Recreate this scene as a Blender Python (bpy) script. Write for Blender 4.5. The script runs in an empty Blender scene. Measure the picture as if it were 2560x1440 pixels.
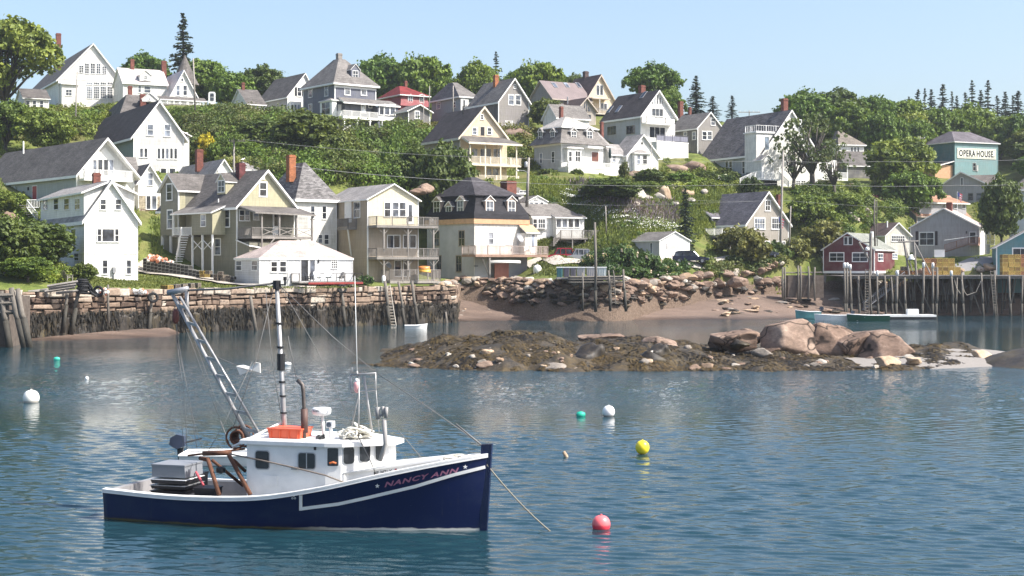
import bpy, math, random
import numpy as np
from mathutils import Vector, Matrix
SC = bpy.context.scene
COL = SC.collection
R = math.radians
# ---------------------------------------------------------------- camera, sky, sun
FPX, VH, HC = 3700.0, 665.0, 7.0          # focal length in photo pixels, horizon row, eye height
cd = bpy.data.cameras.new("camera"); cam = bpy.data.objects.new("camera", cd); COL.objects.link(cam)
cam.location = (0, 0, HC); cam.rotation_euler = (R(90), 0, 0)
cd.sensor_width = 36; cd.lens = FPX/2560*36; cd.shift_y = -(720-VH)/2560
cd.clip_start = 0.5; cd.clip_end = 6000
SC.camera = cam
SUN_AZ, SUN_EL = R(74), R(48)             # azimuth to the right of the direction behind the camera
sdir = Vector((math.sin(SUN_AZ)*math.cos(SUN_EL), -math.cos(SUN_AZ)*math.cos(SUN_EL), math.sin(SUN_EL)))
sl = bpy.data.lights.new("sun", 'SUN'); sun = bpy.data.objects.new("sun", sl); COL.objects.link(sun)
sl.energy = 4.8; sl.angle = R(0.5); sl.color = (1.0, 0.955, 0.89)
sun.rotation_euler = sdir.to_track_quat('Z', 'Y').to_euler(); sun.location = (60, -40, 90)
w = bpy.data.worlds.new("World"); SC.world = w; w.use_nodes = True
nt = w.node_tree; nt.nodes.clear()
sky = nt.nodes.new('ShaderNodeTexSky'); sky.sky_type = 'NISHITA'; sky.sun_disc = False
sky.sun_elevation = SUN_EL; sky.sun_rotation = math.atan2(sdir.x, sdir.y)
sky.air_density = 1.0; sky.dust_density = 2.8; sky.ozone_density = 1.9; sky.altitude = 10
bg = nt.nodes.new('ShaderNodeBackground'); bg.inputs[1].default_value = 0.135
wo = nt.nodes.new('ShaderNodeOutputWorld')
nt.links.new(sky.outputs[0], bg.inputs[0]); nt.links.new(bg.outputs[0], wo.inputs[0])
SC.view_settings.view_transform = 'Standard'; SC.view_settings.look = 'None'
SC.view_settings.exposure = 0.88; SC.view_settings.gamma = 1
SC.render.engine = 'CYCLES'
SC.cycles.max_bounces = 6; SC.cycles.diffuse_bounces = 3; SC.cycles.glossy_bounces = 3
SC.cycles.transmission_bounces = 3; SC.cycles.transparent_max_bounces = 8
SC.cycles.sample_clamp_indirect = 6
# ---------------------------------------------------------------- helpers
def W3(u, v, D): return Vector(((u-1280)/FPX*D, D, HC-(v-VH)/FPX*D))
def zat(v, D): return HC-(v-VH)/FPX*D
def xat(u, D): return (u-1280)/FPX*D
class MB:
    def __init__(s): s.v = []; s.f = []; s.m = []
    def face(s, pts, mi=0):
        n = len(s.v); s.v += [tuple(p) for p in pts]; s.f.append(tuple(range(n, n+len(pts)))); s.m.append(mi)
    def hexa(s, P, mi=0):           # 8 corners, bottom 4 ccw then top 4
        n = len(s.v); s.v += [tuple(p) for p in P]
        for q in ((3,2,1,0),(4,5,6,7),(0,1,5,4),(1,2,6,5),(2,3,7,6),(3,0,4,7)):
            s.f.append(tuple(n+i for i in q)); s.m.append(mi)
    def box(s, x0, x1, y0, y1, z0, z1, mi=0):
        s.hexa([(x0,y0,z0),(x1,y0,z0),(x1,y1,z0),(x0,y1,z0),(x0,y0,z1),(x1,y0,z1),(x1,y1,z1),(x0,y1,z1)], mi)
    def prism(s, poly, mp, e0, e1, mis=None, cap=0):   # poly of (p,z); mp(p,e,z)->xyz
        n = len(s.v); k = len(poly)
        s.v += [tuple(mp(p, e0, z)) for p, z in poly] + [tuple(mp(p, e1, z)) for p, z in poly]
        for i in range(k):
            j = (i+1) % k; s.f.append((n+i, n+j, n+k+j, n+k+i)); s.m.append(mis[i] if mis else 0)
        s.f.append(tuple(n+i for i in range(k))[::-1]); s.m.append(cap)
        s.f.append(tuple(n+k+i for i in range(k))); s.m.append(cap)
    def tube(s, pts, r, seg=6, mi=0, caps=True):
        pts = [Vector(p) for p in pts]; rr = r if isinstance(r, (list, tuple)) else [r]*len(pts)
        n0 = len(s.v); prev = None
        for i, p in enumerate(pts):
            d = (pts[min(i+1, len(pts)-1)]-pts[max(i-1, 0)])
            d = d.normalized() if d.length > 1e-9 else Vector((0,0,1))
            ref = Vector((0,0,1)) if abs(d.z) < .95 else Vector((1,0,0))
            a = d.cross(ref).normalized()
            if prev and a.dot(prev) < 0: a = -a
            prev = a; b = d.cross(a)
            for k in range(seg):
                t = 2*math.pi*k/seg; s.v.append(tuple(p+a*(math.cos(t)*rr[i])+b*(math.sin(t)*rr[i])))
        for i in range(len(pts)-1):
            for k in range(seg):
                k2 = (k+1) % seg
                s.f.append((n0+i*seg+k, n0+i*seg+k2, n0+(i+1)*seg+k2, n0+(i+1)*seg+k)); s.m.append(mi)
        if caps:
            s.f.append(tuple(n0+k for k in range(seg))[::-1]); s.m.append(mi)
            e = n0+(len(pts)-1)*seg; s.f.append(tuple(e+k for k in range(seg))); s.m.append(mi)
    def lathe(s, prof, c=(0,0,0), seg=14, mi=0, sx=1, sy=1):   # prof of (r,z)
        n0 = len(s.v)
        for r, z in prof:
            for k in range(seg):
                t = 2*math.pi*k/seg; s.v.append((c[0]+r*sx*math.cos(t), c[1]+r*sy*math.sin(t), c[2]+z))
        for i in range(len(prof)-1):
            for k in range(seg):
                k2 = (k+1) % seg
                s.f.append((n0+i*seg+k, n0+i*seg+k2, n0+(i+1)*seg+k2, n0+(i+1)*seg+k)); s.m.append(mi)
        s.f.append(tuple(n0+k for k in range(seg))[::-1]); s.m.append(mi)
        e = n0+(len(prof)-1)*seg; s.f.append(tuple(e+k for k in range(seg))); s.m.append(mi)
    def build(s, name, mats, parent=None, smooth=False, fix=True):
        me = bpy.data.meshes.new(name); me.from_pydata(s.v, [], s.f)
        if not isinstance(mats, (list, tuple)): mats = [mats]
        for m in mats: me.materials.append(m)
        me.polygons.foreach_set('material_index', [min(i, len(mats)-1) for i in s.m])
        if fix:
            import bmesh
            bm = bmesh.new(); bm.from_mesh(me); bmesh.ops.recalc_face_normals(bm, faces=bm.faces); bm.to_mesh(me); bm.free()
        if smooth: me.polygons.foreach_set('use_smooth', [True]*len(me.polygons))
        me.update()
        o = bpy.data.objects.new(name, me); COL.objects.link(o)
        if parent: o.parent = parent
        return o
def tag(o, label=None, cat=None, group=None, kind=None):
    if label: o['label'] = label
    if cat: o['category'] = cat
    if group: o['group'] = group
    if kind: o['kind'] = kind
    return o
def empty(name, loc, rz=0, label=None, cat=None, group=None):
    o = bpy.data.objects.new(name, None); COL.objects.link(o); o.location = loc; o.rotation_euler = (0, 0, rz)
    o.empty_display_size = .3
    return tag(o, label, cat, group)
def copy_tree(o, parent=None):
    c = o.copy(); COL.objects.link(c); c.parent = parent
    for ch in [x for x in o.children]: copy_tree(ch, c)
    return c
def np_mesh(name, V, Fq, mats, attr=None, smooth=False, mi=None, tri=False):
    """fast mesh from numpy arrays (quads or tris)"""
    k = 3 if tri else 4
    me = bpy.data.meshes.new(name); V = np.asarray(V, 'f'); Fq = np.asarray(Fq, 'i')
    me.vertices.add(len(V)); me.vertices.foreach_set('co', V.ravel())
    me.loops.add(len(Fq)*k); me.loops.foreach_set('vertex_index', Fq.ravel())
    me.polygons.add(len(Fq)); me.polygons.foreach_set('loop_start', np.arange(len(Fq), dtype='i')*k)
    me.polygons.foreach_set('loop_total', np.full(len(Fq), k, 'i'))
    if not isinstance(mats, (list, tuple)): mats = [mats]
    for m in mats: me.materials.append(m)
    if mi is not None: me.polygons.foreach_set('material_index', np.asarray(mi, 'i'))
    me.update(calc_edges=True)
    if attr is not None:
        a = me.attributes.new('var', 'FLOAT', 'FACE'); a.data.foreach_set('value', np.asarray(attr, 'f'))
    me.polygons.foreach_set('use_smooth', np.full(len(Fq), smooth))
    return me
def link(name, me, parent=None):
    o = bpy.data.objects.new(name, me); COL.objects.link(o)
    if parent: o.parent = parent
    return o
# ---------------------------------------------------------------- value noise in numpy
_rs = np.random.RandomState(7); _NT = _rs.rand(256, 256)
def vnoise(x, y):
    xi = np.floor(x).astype(int); yi = np.floor(y).astype(int); fx = x-xi; fy = y-yi
    fx = fx*fx*(3-2*fx); fy = fy*fy*(3-2*fy)
    a = _NT[xi % 256, yi % 256]; b = _NT[(xi+1) % 256, yi % 256]; c = _NT[xi % 256, (yi+1) % 256]; d = _NT[(xi+1) % 256, (yi+1) % 256]
    return (a*(1-fx)+b*fx)*(1-fy)+(c*(1-fx)+d*fx)*fy
def fbm(x, y, o=4):
    s = 0; a = .5
    for i in range(o): s = s+a*(vnoise(x*2**i+i*17.3, y*2**i+i*9.1)-.5); a *= .5
    return s
# ---------------------------------------------------------------- materials
MATS = {}
class NT:
    def __init__(s, name):
        s.m = bpy.data.materials.new(name); s.m.use_nodes = True; s.t = s.m.node_tree
        s.b = s.t.nodes['Principled BSDF']; s.out = s.t.nodes['Material Output']
    def n(s, ty, **kw):
        x = s.t.nodes.new('ShaderNode'+ty)
        for k, v in kw.items():
            if k.startswith('i_'): x.inputs[k[2:].replace('_', ' ')].default_value = v
            elif k.startswith('x'): x.inputs[int(k[1:])].default_value = v
            else: setattr(x, k, v)
        return x
    def l(s, a, b): s.t.links.new(a, b)
    def coord(s, scale=(1,1,1), which='Object'):
        tc = s.n('TexCoord'); mp = s.n('Mapping'); mp.inputs['Scale'].default_value = scale
        s.l(tc.outputs[which], mp.inputs[0]); return mp.outputs[0]
    def noise(s, vec, scale, detail=3, rough=.5):
        x = s.n('TexNoise'); x.inputs['Scale'].default_value = scale; x.inputs['Detail'].default_value = detail; x.inputs['Roughness'].default_value = rough
        if vec is not None: s.l(vec, x.inputs['Vector'])
        return x.outputs['Fac']
    def ramp(s, fac, stops, interp='LINEAR'):
        x = s.n('ValToRGB'); x.color_ramp.interpolation = interp; e = x.color_ramp.elements
        while len(e) < len(stops): e.new(.5)
        for i, (p, c) in enumerate(stops):
            e[i].position = p; e[i].color = (*c, 1) if len(c) == 3 else c
        s.l(fac, x.inputs[0]); return x.outputs[0]
    def mix(s, fac, a, b, mode='MIX'):
        x = s.n('Mix', data_type='RGBA', blend_type=mode)
        for k, val in ((0, fac), (6, a), (7, b)):
            if isinstance(val, bpy.types.NodeSocket): s.l(val, x.inputs[k])
            elif k == 0: x.inputs[0].default_value = val
            else: x.inputs[k].default_value = (*val, 1)
        return x.outputs[2]
    def math(s, op, a, b=0.5, c=None):
        x = s.n('Math', operation=op)
        for i, val in enumerate((a, b) if c is None else (a, b, c)):
            if isinstance(val, bpy.types.NodeSocket): s.l(val, x.inputs[i])
            else: x.inputs[i].default_value = val
        return x.outputs[0]
    def bump(s, h, dist=.02, strength=1):
        x = s.n('Bump'); x.inputs['Distance'].default_value = dist; x.inputs['Strength'].default_value = strength
        s.l(h, x.inputs['Height']); s.l(x.outputs[0], s.b.inputs['Normal']); return x
    def sep(s, vec):
        x = s.n('SeparateXYZ'); s.l(vec, x.inputs[0]); return x.outputs
def C(c, f): return tuple(max(0, x*f) for x in c)
def plain(name, col, rough=.6, var=.25, scale=1.2, metal=0, bump=0.0, spec=.4):
    if name in MATS: return MATS[name]
    t = NT(name); v = t.coord(); n = t.noise(v, scale, 5, .6)
    c = t.ramp(n, [(.3, C(col, 1-var)), (.7, C(col, 1+var*.5))]); t.l(c, t.b.inputs['Base Color'])
    t.b.inputs['Roughness'].default_value = rough; t.b.inputs['Metallic'].default_value = metal
    t.b.inputs['Specular IOR Level'].default_value = spec
    if bump: t.bump(t.noise(v, scale*8, 4), bump)
    MATS[name] = t.m; return t.m
def siding(name, col, pitch=.14, line=.72, dirt=.12, rough=.6, stain=(.3,.28,.24)):
    if name in MATS: return MATS[name]
    t = NT(name); v = t.coord(); z = t.sep(v)[2]
    fr = t.math('FRACT', t.math('MULTIPLY', z, 1/pitch))
    sh = t.ramp(fr, [(0, (line,)*3), (.16, (.97,)*3), (1, (1,1,1))])
    row = t.math('FLOOR', t.math('MULTIPLY', z, 1/pitch))
    wn = t.n('TexWhiteNoise', noise_dimensions='1D'); t.l(row, wn.inputs['W'])
    rv = t.ramp(wn.outputs[0], [(0, (.93,)*3), (1, (1.0,)*3)])
    n = t.noise(v, .55, 5, .65)
    base = t.mix(t.ramp(n, [(.42, (0,0,0)), (.75, (dirt*3,)*3)]), col, stain)
    vs = t.coord((3, 3, .35)); st = t.noise(vs, 1.6, 4, .6)
    base = t.mix(1, base, t.ramp(st, [(.3, (.80,.79,.76)), (.6, (1,1,1))]), 'MULTIPLY')
    c = t.mix(1, t.mix(1, base, sh, 'MULTIPLY'), rv, 'MULTIPLY'); t.l(c, t.b.inputs['Base Color'])
    t.b.inputs['Roughness'].default_value = rough
    t.bump(fr, .012, .7)
    MATS[name] = t.m; return t.m
def shingle(name, col, var=.35, pitch=.16, rough=.85, patch=.34):
    if name in MATS: return MATS[name]
    t = NT(name); v = t.coord()
    br = t.n('TexBrick'); br.inputs['Scale'].default_value = 1; br.inputs['Brick Width'].default_value = .45; br.inputs['Row Height'].default_value = pitch
    br.inputs['Mortar Size'].default_value = .012; br.inputs['Color1'].default_value = (*C(col, 1+var*.6), 1); br.inputs['Color2'].default_value = (*C(col, 1-var*.7), 1); br.inputs['Mortar'].default_value = (*C(col, .45), 1)
    s = t.sep(v); cb = t.n('CombineXYZ'); t.l(t.math('ADD', s[0], s[1]), cb.inputs[0]); t.l(t.math('MULTIPLY', s[2], 1.35), cb.inputs[1]); t.l(cb.outputs[0], br.inputs['Vector'])
    n = t.noise(v, .5, 5, .65); n2 = t.noise(v, 7, 3, .7)
    c = t.mix(1, br.outputs[0], t.ramp(n, [(.3, (1-patch,)*3), (.7, (1+patch*.4,)*3)]), 'MULTIPLY')
    c = t.mix(1, c, t.ramp(n2, [(.35, (.8,)*3), (.65, (1.12,)*3)]), 'MULTIPLY')
    vs = t.coord((.5, .5, 2.5)); st = t.noise(vs, .8, 3, .6)
    c = t.mix(1, c, t.ramp(st, [(.35, (.88,.88,.86)), (.6, (1.03,1.02,1.0))]), 'MULTIPLY')
    t.l(c, t.b.inputs['Base Color']); t.b.inputs['Roughness'].default_value = rough
    t.b.inputs['Specular IOR Level'].default_value = .25; t.bump(n2, .01)
    MATS[name] = t.m; return t.m
def seamed(name, col, axis=0, pitch=.55, rough=.4):
    if name in MATS: return MATS[name]
    t = NT(name); v = t.coord(); a = t.sep(v)[axis]
    fr = t.math('FRACT', t.math('MULTIPLY', a, 1/pitch))
    sh = t.ramp(fr, [(0, (.55,)*3), (.1, (.7,)*3), (.14, (1.1,)*3), (.3, (1,)*3), (1, (.94,)*3)])
    n = t.noise(v, .7, 4)
    c = t.mix(1, t.ramp(n, [(.3, C(col, .85)), (.7, C(col, 1.1))]), sh, 'MULTIPLY')
    t.l(c, t.b.inputs['Base Color']); t.b.inputs['Roughness'].default_value = rough; t.bump(fr, .03, .6)
    MATS[name] = t.m; return t.m
def brick(name, col):
    if name in MATS: return MATS[name]
    t = NT(name); v = t.coord()
    br = t.n('TexBrick'); br.inputs['Scale'].default_value = 1; br.inputs['Brick Width'].default_value = .22; br.inputs['Row Height'].default_value = .075
    br.inputs['Mortar Size'].default_value = .008; br.inputs['Color1'].default_value = (*C(col, 1.15), 1); br.inputs['Color2'].default_value = (*C(col, .7), 1); br.inputs['Mortar'].default_value = (*C(col, .9), 1)
    s = t.sep(v); cb = t.n('CombineXYZ'); t.l(t.math('ADD', s[0], s[1]), cb.inputs[0]); t.l(s[2], cb.inputs[1]); t.l(cb.outputs[0], br.inputs['Vector'])
    c = t.mix(1, br.outputs[0], t.ramp(t.noise(v, 2, 4), [(.3, (.65,)*3), (.7, (1.1,)*3)]), 'MULTIPLY')
    t.l(c, t.b.inputs['Base Color']); t.b.inputs['Roughness'].default_value = .9
    MATS[name] = t.m; return t.m
def wood(name, col, rough=.8, sc=(3, 3, .5), var=.4):
    if name in MATS: return MATS[name]
    t = NT(name); v = t.coord(sc); n = t.noise(v, 3, 6, .7); n2 = t.noise(t.coord(), .6, 3)
    c = t.ramp(n, [(.3, C(col, 1-var)), (.5, col), (.75, C(col, 1+var*.6))])
    c = t.mix(1, c, t.ramp(n2, [(.3, (.75,.74,.72)), (.7, (1.08,)*3)]), 'MULTIPLY')
    t.l(c, t.b.inputs['Base Color']); t.b.inputs['Roughness'].default_value = rough; t.bump(n, .01)
    MATS[name] = t.m; return t.m
def glass(name='window_glass', col=(.035,.04,.05), rough=.08):
    if name in MATS: return MATS[name]
    t = NT(name); v = t.coord(); n = t.noise(v, .9, 3)
    c = t.mix(1, t.ramp(n, [(.38, C(col, .45)), (.5, col), (.68, C(col, 2.2))]), t.ramp(t.n('ObjectInfo').outputs['Random'], [(0,(.5,.5,.5)),(.55,(1.2,1.2,1.2)),(.7,(2.4,2.4,2.4)),(1,(5.5,5.4,5.2))]), 'MULTIPLY'); t.l(c, t.b.inputs['Base Color'])
    t.b.inputs['Roughness'].default_value = rough; t.b.inputs['Specular IOR Level'].default_value = .6
    t.bump(t.noise(v, 1.5, 2), .01, .4)
    MATS[name] = t.m; return t.m
def leafmat(name, dark, light, tips=None, transl=.25, rs=.25):
    if name in MATS: return MATS[name]
    t = NT(name); at = t.n('Attribute', attribute_name='var')
    oi = t.n('ObjectInfo')
    c = t.ramp(at.outputs['Fac'], [(0, dark), (.55, C([(a+b)/2 for a, b in zip(dark, light)], 1)), (1, light)] + ([] if not tips else []))
    if tips: c = t.mix(t.ramp(at.outputs['Fac'], [(.93, (0,0,0)), (.95, (1,1,1))]), c, tips)
    tint = t.ramp(oi.outputs['Random'], [(0, (1-rs, 1-rs*.7, 1-rs*.8)), (.5, (1,1,1)), (1, (1+rs*1.1, 1+rs*.5, 1-rs*.3))])
    c = t.mix(1, c, tint, 'MULTIPLY')
    big = t.noise(t.coord(), .33, 2)
    c = t.mix(1, c, t.ramp(big, [(.32, (.86,.9,.88)), (.68, (1.2,1.14,.92))]), 'MULTIPLY')
    t.l(c, t.b.inputs['Base Color']); t.b.inputs['Roughness'].default_value = .55; t.b.inputs['Specular IOR Level'].default_value = .3
    tr = t.n('BsdfTranslucent'); t.l(t.mix(1, c, (1.3,1.25,.5), 'MULTIPLY'), tr.inputs[0])
    ms = t.n('MixShader'); ms.inputs[0].default_value = transl
    t.l(t.b.outputs[0], ms.inputs[1]); t.l(tr.outputs[0], ms.inputs[2]); t.l(ms.outputs[0], t.out.inputs[0])
    MATS[name] = t.m; return t.m
WHITE = siding('white_clapboard', (.80,.79,.75), .2, .68); TRIM = plain('white_trim', (.82,.81,.78), .5, .08)
GLASS = glass(); CURT = glass('curtained_glass', (.16,.17,.19), .15)
GREYR = shingle('grey_asphalt_shingle', (.205,.19,.18)); DARKR = shingle('dark_asphalt_shingle', (.075,.064,.066), .3)
MIDR = shingle('mid_grey_shingle', (.145,.132,.125)); LIGHTR = shingle('pale_grey_shingle', (.33,.31,.30), .2)
BROWNR = shingle('brown_shingle', (.125,.09,.085), .2); BLACKR = shingle('black_mansard_shingle', (.030,.029,.034), .4, .2, patch=.1)
REDR = shingle('red_shingle', (.22,.035,.035), .2); ORANGER = shingle('orange_tan_shingle', (.42,.24,.16), .25); PINKR = shingle('pinkish_shingle', (.52,.43,.40), .22, patch=.3)
BRICK = brick('red_brick', (.20,.07,.05)); OBRICK = brick('orange_brick', (.38,.14,.06))
GREYW = wood('grey_weathered_wood', (.24,.22,.20)); DECKW = wood('deck_wood', (.30,.27,.25)); CONC = plain('concrete', (.42,.40,.37), .9, .2, 1.5, bump=.01)
RUST = plain('rusty_steel', (.13,.055,.03), .8, .5, 5, bump=.01); DARKM = plain('black_metal', (.02,.02,.022), .5, .3, 3)
GALV = plain('galvanised_metal', (.36,.36,.37), .45, .25, 3, metal=.4)
# ---------------------------------------------------------------- terrain fitted through ground points seen in the photo
WALL = [(-420,122),(-200,130),(0,137),(60,140),(250,147),(440,155),(640,162),(900,173),(1138,184)]
WXY = [(xat(u, D), D) for u, D in WALL]; WTOP = 4.6
def wall_y(x):
    return np.interp(x, [p[0] for p in WXY], [p[1] for p in WXY])
CTRL = [(-300,715,136),(-300,600,165),(0,722,142),(60,690,152),(150,663,165),(345,703,168),(210,703,162),(110,655,174),(250,712,156),(440,716,162),
 (400,690,174),(345,668,180),(480,692,174),(560,700,176),(640,718,168),(700,718,166),(590,705,176),(650,713,166),(880,712,174),(900,710,178),(920,707,182),(1100,712,186),
 (1105,702,205),(1190,700,201),(1330,690,203),(380,600,184),(370,545,198),(345,600,182),(400,652,188),(560,650,190),(0,522,200),(100,530,198),(30,560,188),(50,600,180),(0,640,166),
 (340,425,232),(475,425,238),(100,300,270),(150,268,290),(320,265,292),(400,264,286),(520,264,286),(600,292,270),(690,292,276),(840,332,264),(1000,334,266),(-200,300,270),(-200,450,215),
 (500,385,240),(600,432,222),(800,448,212),(1000,442,218),(1150,470,224),(1050,322,264),(1250,320,268),(1330,302,276),(1200,462,232),(1340,437,240),(1550,440,243),(1650,428,250),(1700,395,260),
 (1360,480,222),(1500,500,222),(1500,606,214),(1390,575,220),(1400,632,209),(1400,668,201),(1330,655,207),(1400,694,196),(1250,702,198),(1450,668,203),(1600,642,211),(1725,652,208),(1600,690,200),
 (1520,700,194),(1750,700,204),(1900,690,212),(1760,602,229),(1970,637,223),(1850,650,214),(1550,560,218),(1600,500,233),(1750,482,238),(1800,452,246),(1720,388,266),(1760,442,253),(2100,462,256),(1950,470,246),
 (2100,502,245),(2050,600,232),(2000,655,222),(2100,645,232),(2050,685,216),(2280,655,240),(2450,645,242),(2450,674,225),(2400,690,216),(2560,690,216),(2700,690,218),(2250,690,216),(2150,690,216),
 (2400,440,302),(2450,505,276),(2250,525,256),(2200,452,280),(2130,400,302),(2560,600,240),(2700,500,280),(2560,420,300),
 (0,265,320),(400,262,320),(700,285,330),(1000,290,330),(1500,290,330),(1800,305,330),(2100,335,340),(2500,335,362),(2800,335,362),
 (1300,150,420),(400,150,420),(2200,250,430)]
CX = np.array([W3(*c) for c in CTRL])
# ground at the house corners (corner column, distance, turn, base row, right end column)
HB = [(146,290,28,264,307),(60,262,25,290,122),(428,286,28,262,490),(334,222,30,432,460),(191,196,30,520,335),(346,205,30,530,401),(1186,203,38,696,1318),(1331,216,28,606,1452),(1649,209,33,651,1724),(1150,228,32,455,1266),(837,266,38,330,939),(719,276,36,292,778),(619,272,30,290,662),(846,248,25,358,900),(1003,277,33,310,1069),(1021,265,33,322,1075),(1246,266,33,322,1322),(1465,286,33,290,1535),(1602,262,33,392,1687),(1744,270,33,386,1806),(1402.7,240,38,424,1508),(1567,246,33,430,1645),(1908,250,28,468,2044),(2118,284,15,448,2192),(2386.7,300,25,448,2494.5),(2342,277,-24,512,2484),(2292,260,27,570,2420),(2213,238,28,640,2273),(2276,243,-26,640,2449),(2540,242,-12,660,2660),(1864,227,30,640,1971)]
def _base(u, D, th, vb, u1):
    x, c, s, k = xat(u, D), math.cos(R(th)), math.sin(R(th)), (u1-1280)/FPX; W = (k*D-x)/(c-k*s); z = zat(vb, D)+.1
    return [(x, D, z), (x+W*c, D+W*s, z), (x+W*.5*c+2*s, D+W*.5*s-2*c, z-.25)]
for i, c in enumerate(CTRL):
    if c[2] >= 420: CX[i, 2] = 30
CX = np.array(CX.tolist()+[p for q in HB for p in _base(*q)]+[tuple(W3(u, v, D)) for u, v, D in ((1727,660,209),(1690,660,209),(1095,700,197),(1075,697,212),(1060,642,226),(1399,658,213),(1444,659,210),(1919,647,217),(2600,640,240))])
def _U(r2): return np.where(r2 > 1e-9, r2*np.log(r2+1e-12)*.5, 0)
_n = len(CX); _P = CX[:, :2]/50.0
_K = _U(((_P[:, None]-_P[None])**2).sum(-1))+np.eye(_n)*0.002
_A = np.zeros((_n+3, _n+3)); _A[:_n, :_n] = _K; _A[:_n, _n] = 1; _A[:_n, _n+1:] = _P; _A[_n, :_n] = 1; _A[_n+1:, :_n] = _P.T
_w = np.linalg.solve(_A, np.concatenate([CX[:, 2], [0,0,0]]))
def tps(x, y):
    x = np.asarray(x, float); y = np.asarray(y, float); sh = x.shape; p = np.stack([x.ravel(), y.ravel()], 1)/50.0
    out = np.empty(len(p))
    for i in range(0, len(p), 20000):
        q = p[i:i+20000]; out[i:i+20000] = _U(((q[:, None]-_P[None])**2).sum(-1)) @ _w[:_n]+_w[_n]+q @ _w[_n+1:]
    return out.reshape(sh)
XE = WXY[-1][0]                      # where the sea wall ends
def front_y(x):                      # upland edge above the beach
    return np.interp(x, [XE, -2, 4, 10, 14, 20, 26, 35, 42, 46, 54, 62, 90], [201, 199, 193, 191, 191, 199, 204, 212, 219, 226, 228, 224, 224])
def ground(x, y):
    x = np.asarray(x, float); y = np.asarray(y, float)
    z = tps(x, y)
    fy = front_y(x); d = fy-y
    z2 = np.where((x > XE-.5) & (d > 0), np.minimum(z, 5.0)-d*(1.2+1.8*np.clip((x-13)/4, 0, 1)), z)
    z2 = z2+fbm(x*.35, y*.35, 3)*.5*np.clip((y-175)/40, 0, 1)
    return z2
def gz(x, y): return float(ground(np.array([x]), np.array([y]))[0])
def hit(u, v, lo=150., hi=420.):     # where the line of sight meets the upland
    Ds = np.linspace(lo, hi, 271); g = ground((u-1280)/FPX*Ds, Ds); z = HC-(v-VH)/FPX*Ds
    idx = np.where(z <= g)[0]
    if len(idx) == 0: return None
    D = Ds[idx[0]]; return Vector((xat(u, D), D, float(g[idx[0]])))
def ground_mat():
    t = NT('hill_ground'); v = t.coord(); n = t.noise(v, .09, 5, .6); n2 = t.noise(v, .8, 5, .7); n3 = t.noise(v, 6, 3)
    g = t.ramp(n2, [(.3, (.08,.11,.025)), (.5, (.13,.16,.038)), (.72, (.20,.205,.065))])
    g = t.mix(t.ramp(n, [(.42, (0,0,0)), (.62, (.8,)*3)]), g, (.16,.14,.06)); g = t.mix(1, g, t.ramp(t.noise(v, .3, 4, .7), [(.35, (.55,.6,.5)), (.6, (1.1,)*3)]), 'MULTIPLY')
    g = t.mix(1, g, t.ramp(n3, [(.3, (.75,)*3), (.7, (1.2,)*3)]), 'MULTIPLY')
    s = t.sep(v); low = t.math('ADD', s[2], t.math('MULTIPLY', n2, 2.0))
    rock = t.ramp(n3, [(.3, (.075,.052,.038)), (.7, (.19,.14,.105))])
    m = t.ramp(t.math('MULTIPLY', low, .1), [(.54, (1,1,1)), (.6, (0,0,0))])
    edge = t.ramp(t.math('ADD', s[0], 7.6), [(0, (0,0,0)), (.3, (1,1,1))])
    t.l(t.mix(t.math('MULTIPLY', m, edge), g, rock), t.b.inputs['Base Color'])
    t.b.inputs['Roughness'].default_value = .95; t.b.inputs['Specular IOR Level'].default_value = .15
    t.bump(n3, .08); return t.m
def build_ground():
    xs = np.arange(-170, 190, 1.25); ys = np.arange(118, 470, 1.25)
    X, Y = np.meshgrid(xs, ys); wy = np.where(X < XE, wall_y(X)+.6, -999)
    Z = ground(X, Y)
    near = np.clip((wy+5-Y)/5, 0, 1); Z = np.where(X < XE, Z*(1-near)+(WTOP-.05)*near, Z)
    Y2 = np.where((X < XE) & (Y < wy), wy, Y)
    Z = np.where(Y2 != Y, WTOP-.05, Z)
    nx = len(xs); ny = len(ys)
    idx = np.arange(nx*ny).reshape(ny, nx); Fq = np.stack([idx[:-1,:-1], idx[:-1,1:], idx[1:,1:], idx[1:,:-1]], -1).reshape(-1, 4)
    yy = Y.ravel()[Fq]; xx = X.ravel()[Fq]; ww = wy.ravel()[Fq]
    keep = ~((yy.max(1) < ww.min(1)))
    keep &= ~((xx.min(1) < XE) & (xx.max(1) >= XE) & (yy.min(1) < 186))
    keep &= Z.ravel()[Fq].max(1) > -2
    me = np_mesh('ground', np.stack([X.ravel(), Y2.ravel(), Z.ravel()], 1), Fq[keep], ground_mat(), smooth=True)
    tag(link('ground', me), kind='structure')
build_ground()
def beach_mat():
    t = NT('beach_gravel'); v = t.coord(); n = t.noise(v, 5, 5, .75); n2 = t.noise(t.coord((.25,1,1)), .35, 4, .6); vo = t.n('TexVoronoi'); vo.inputs['Scale'].default_value = 2.2; t.l(v, vo.inputs['Vector'])
    c = t.ramp(n, [(.3, (.095,.066,.05)), (.55, (.155,.11,.085)), (.8, (.24,.185,.15))])
    c = t.mix(1, c, t.ramp(n2, [(.35, (.72,.70,.68)), (.65, (1.15,1.12,1.1))]), 'MULTIPLY')
    c = t.mix(t.ramp(vo.outputs['Distance'], [(.03, (1,1,1)), (.05, (0,0,0))]), c, (.4,.34,.29))
    z = t.sep(v)[2]; wet = t.ramp(t.math('ADD', z, t.math('MULTIPLY', n2, .5)), [(.2, (.52,.52,.53)), (.75, (1,1,1))])
    t.l(t.mix(1, c, wet, 'MULTIPLY'), t.b.inputs['Base Color'])
    t.l(t.ramp(z, [(.15, (.35,)*3), (.6, (.95,)*3)]), t.b.inputs['Roughness']); t.bump(n, .05); return t.m
BEACH = beach_mat()
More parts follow.
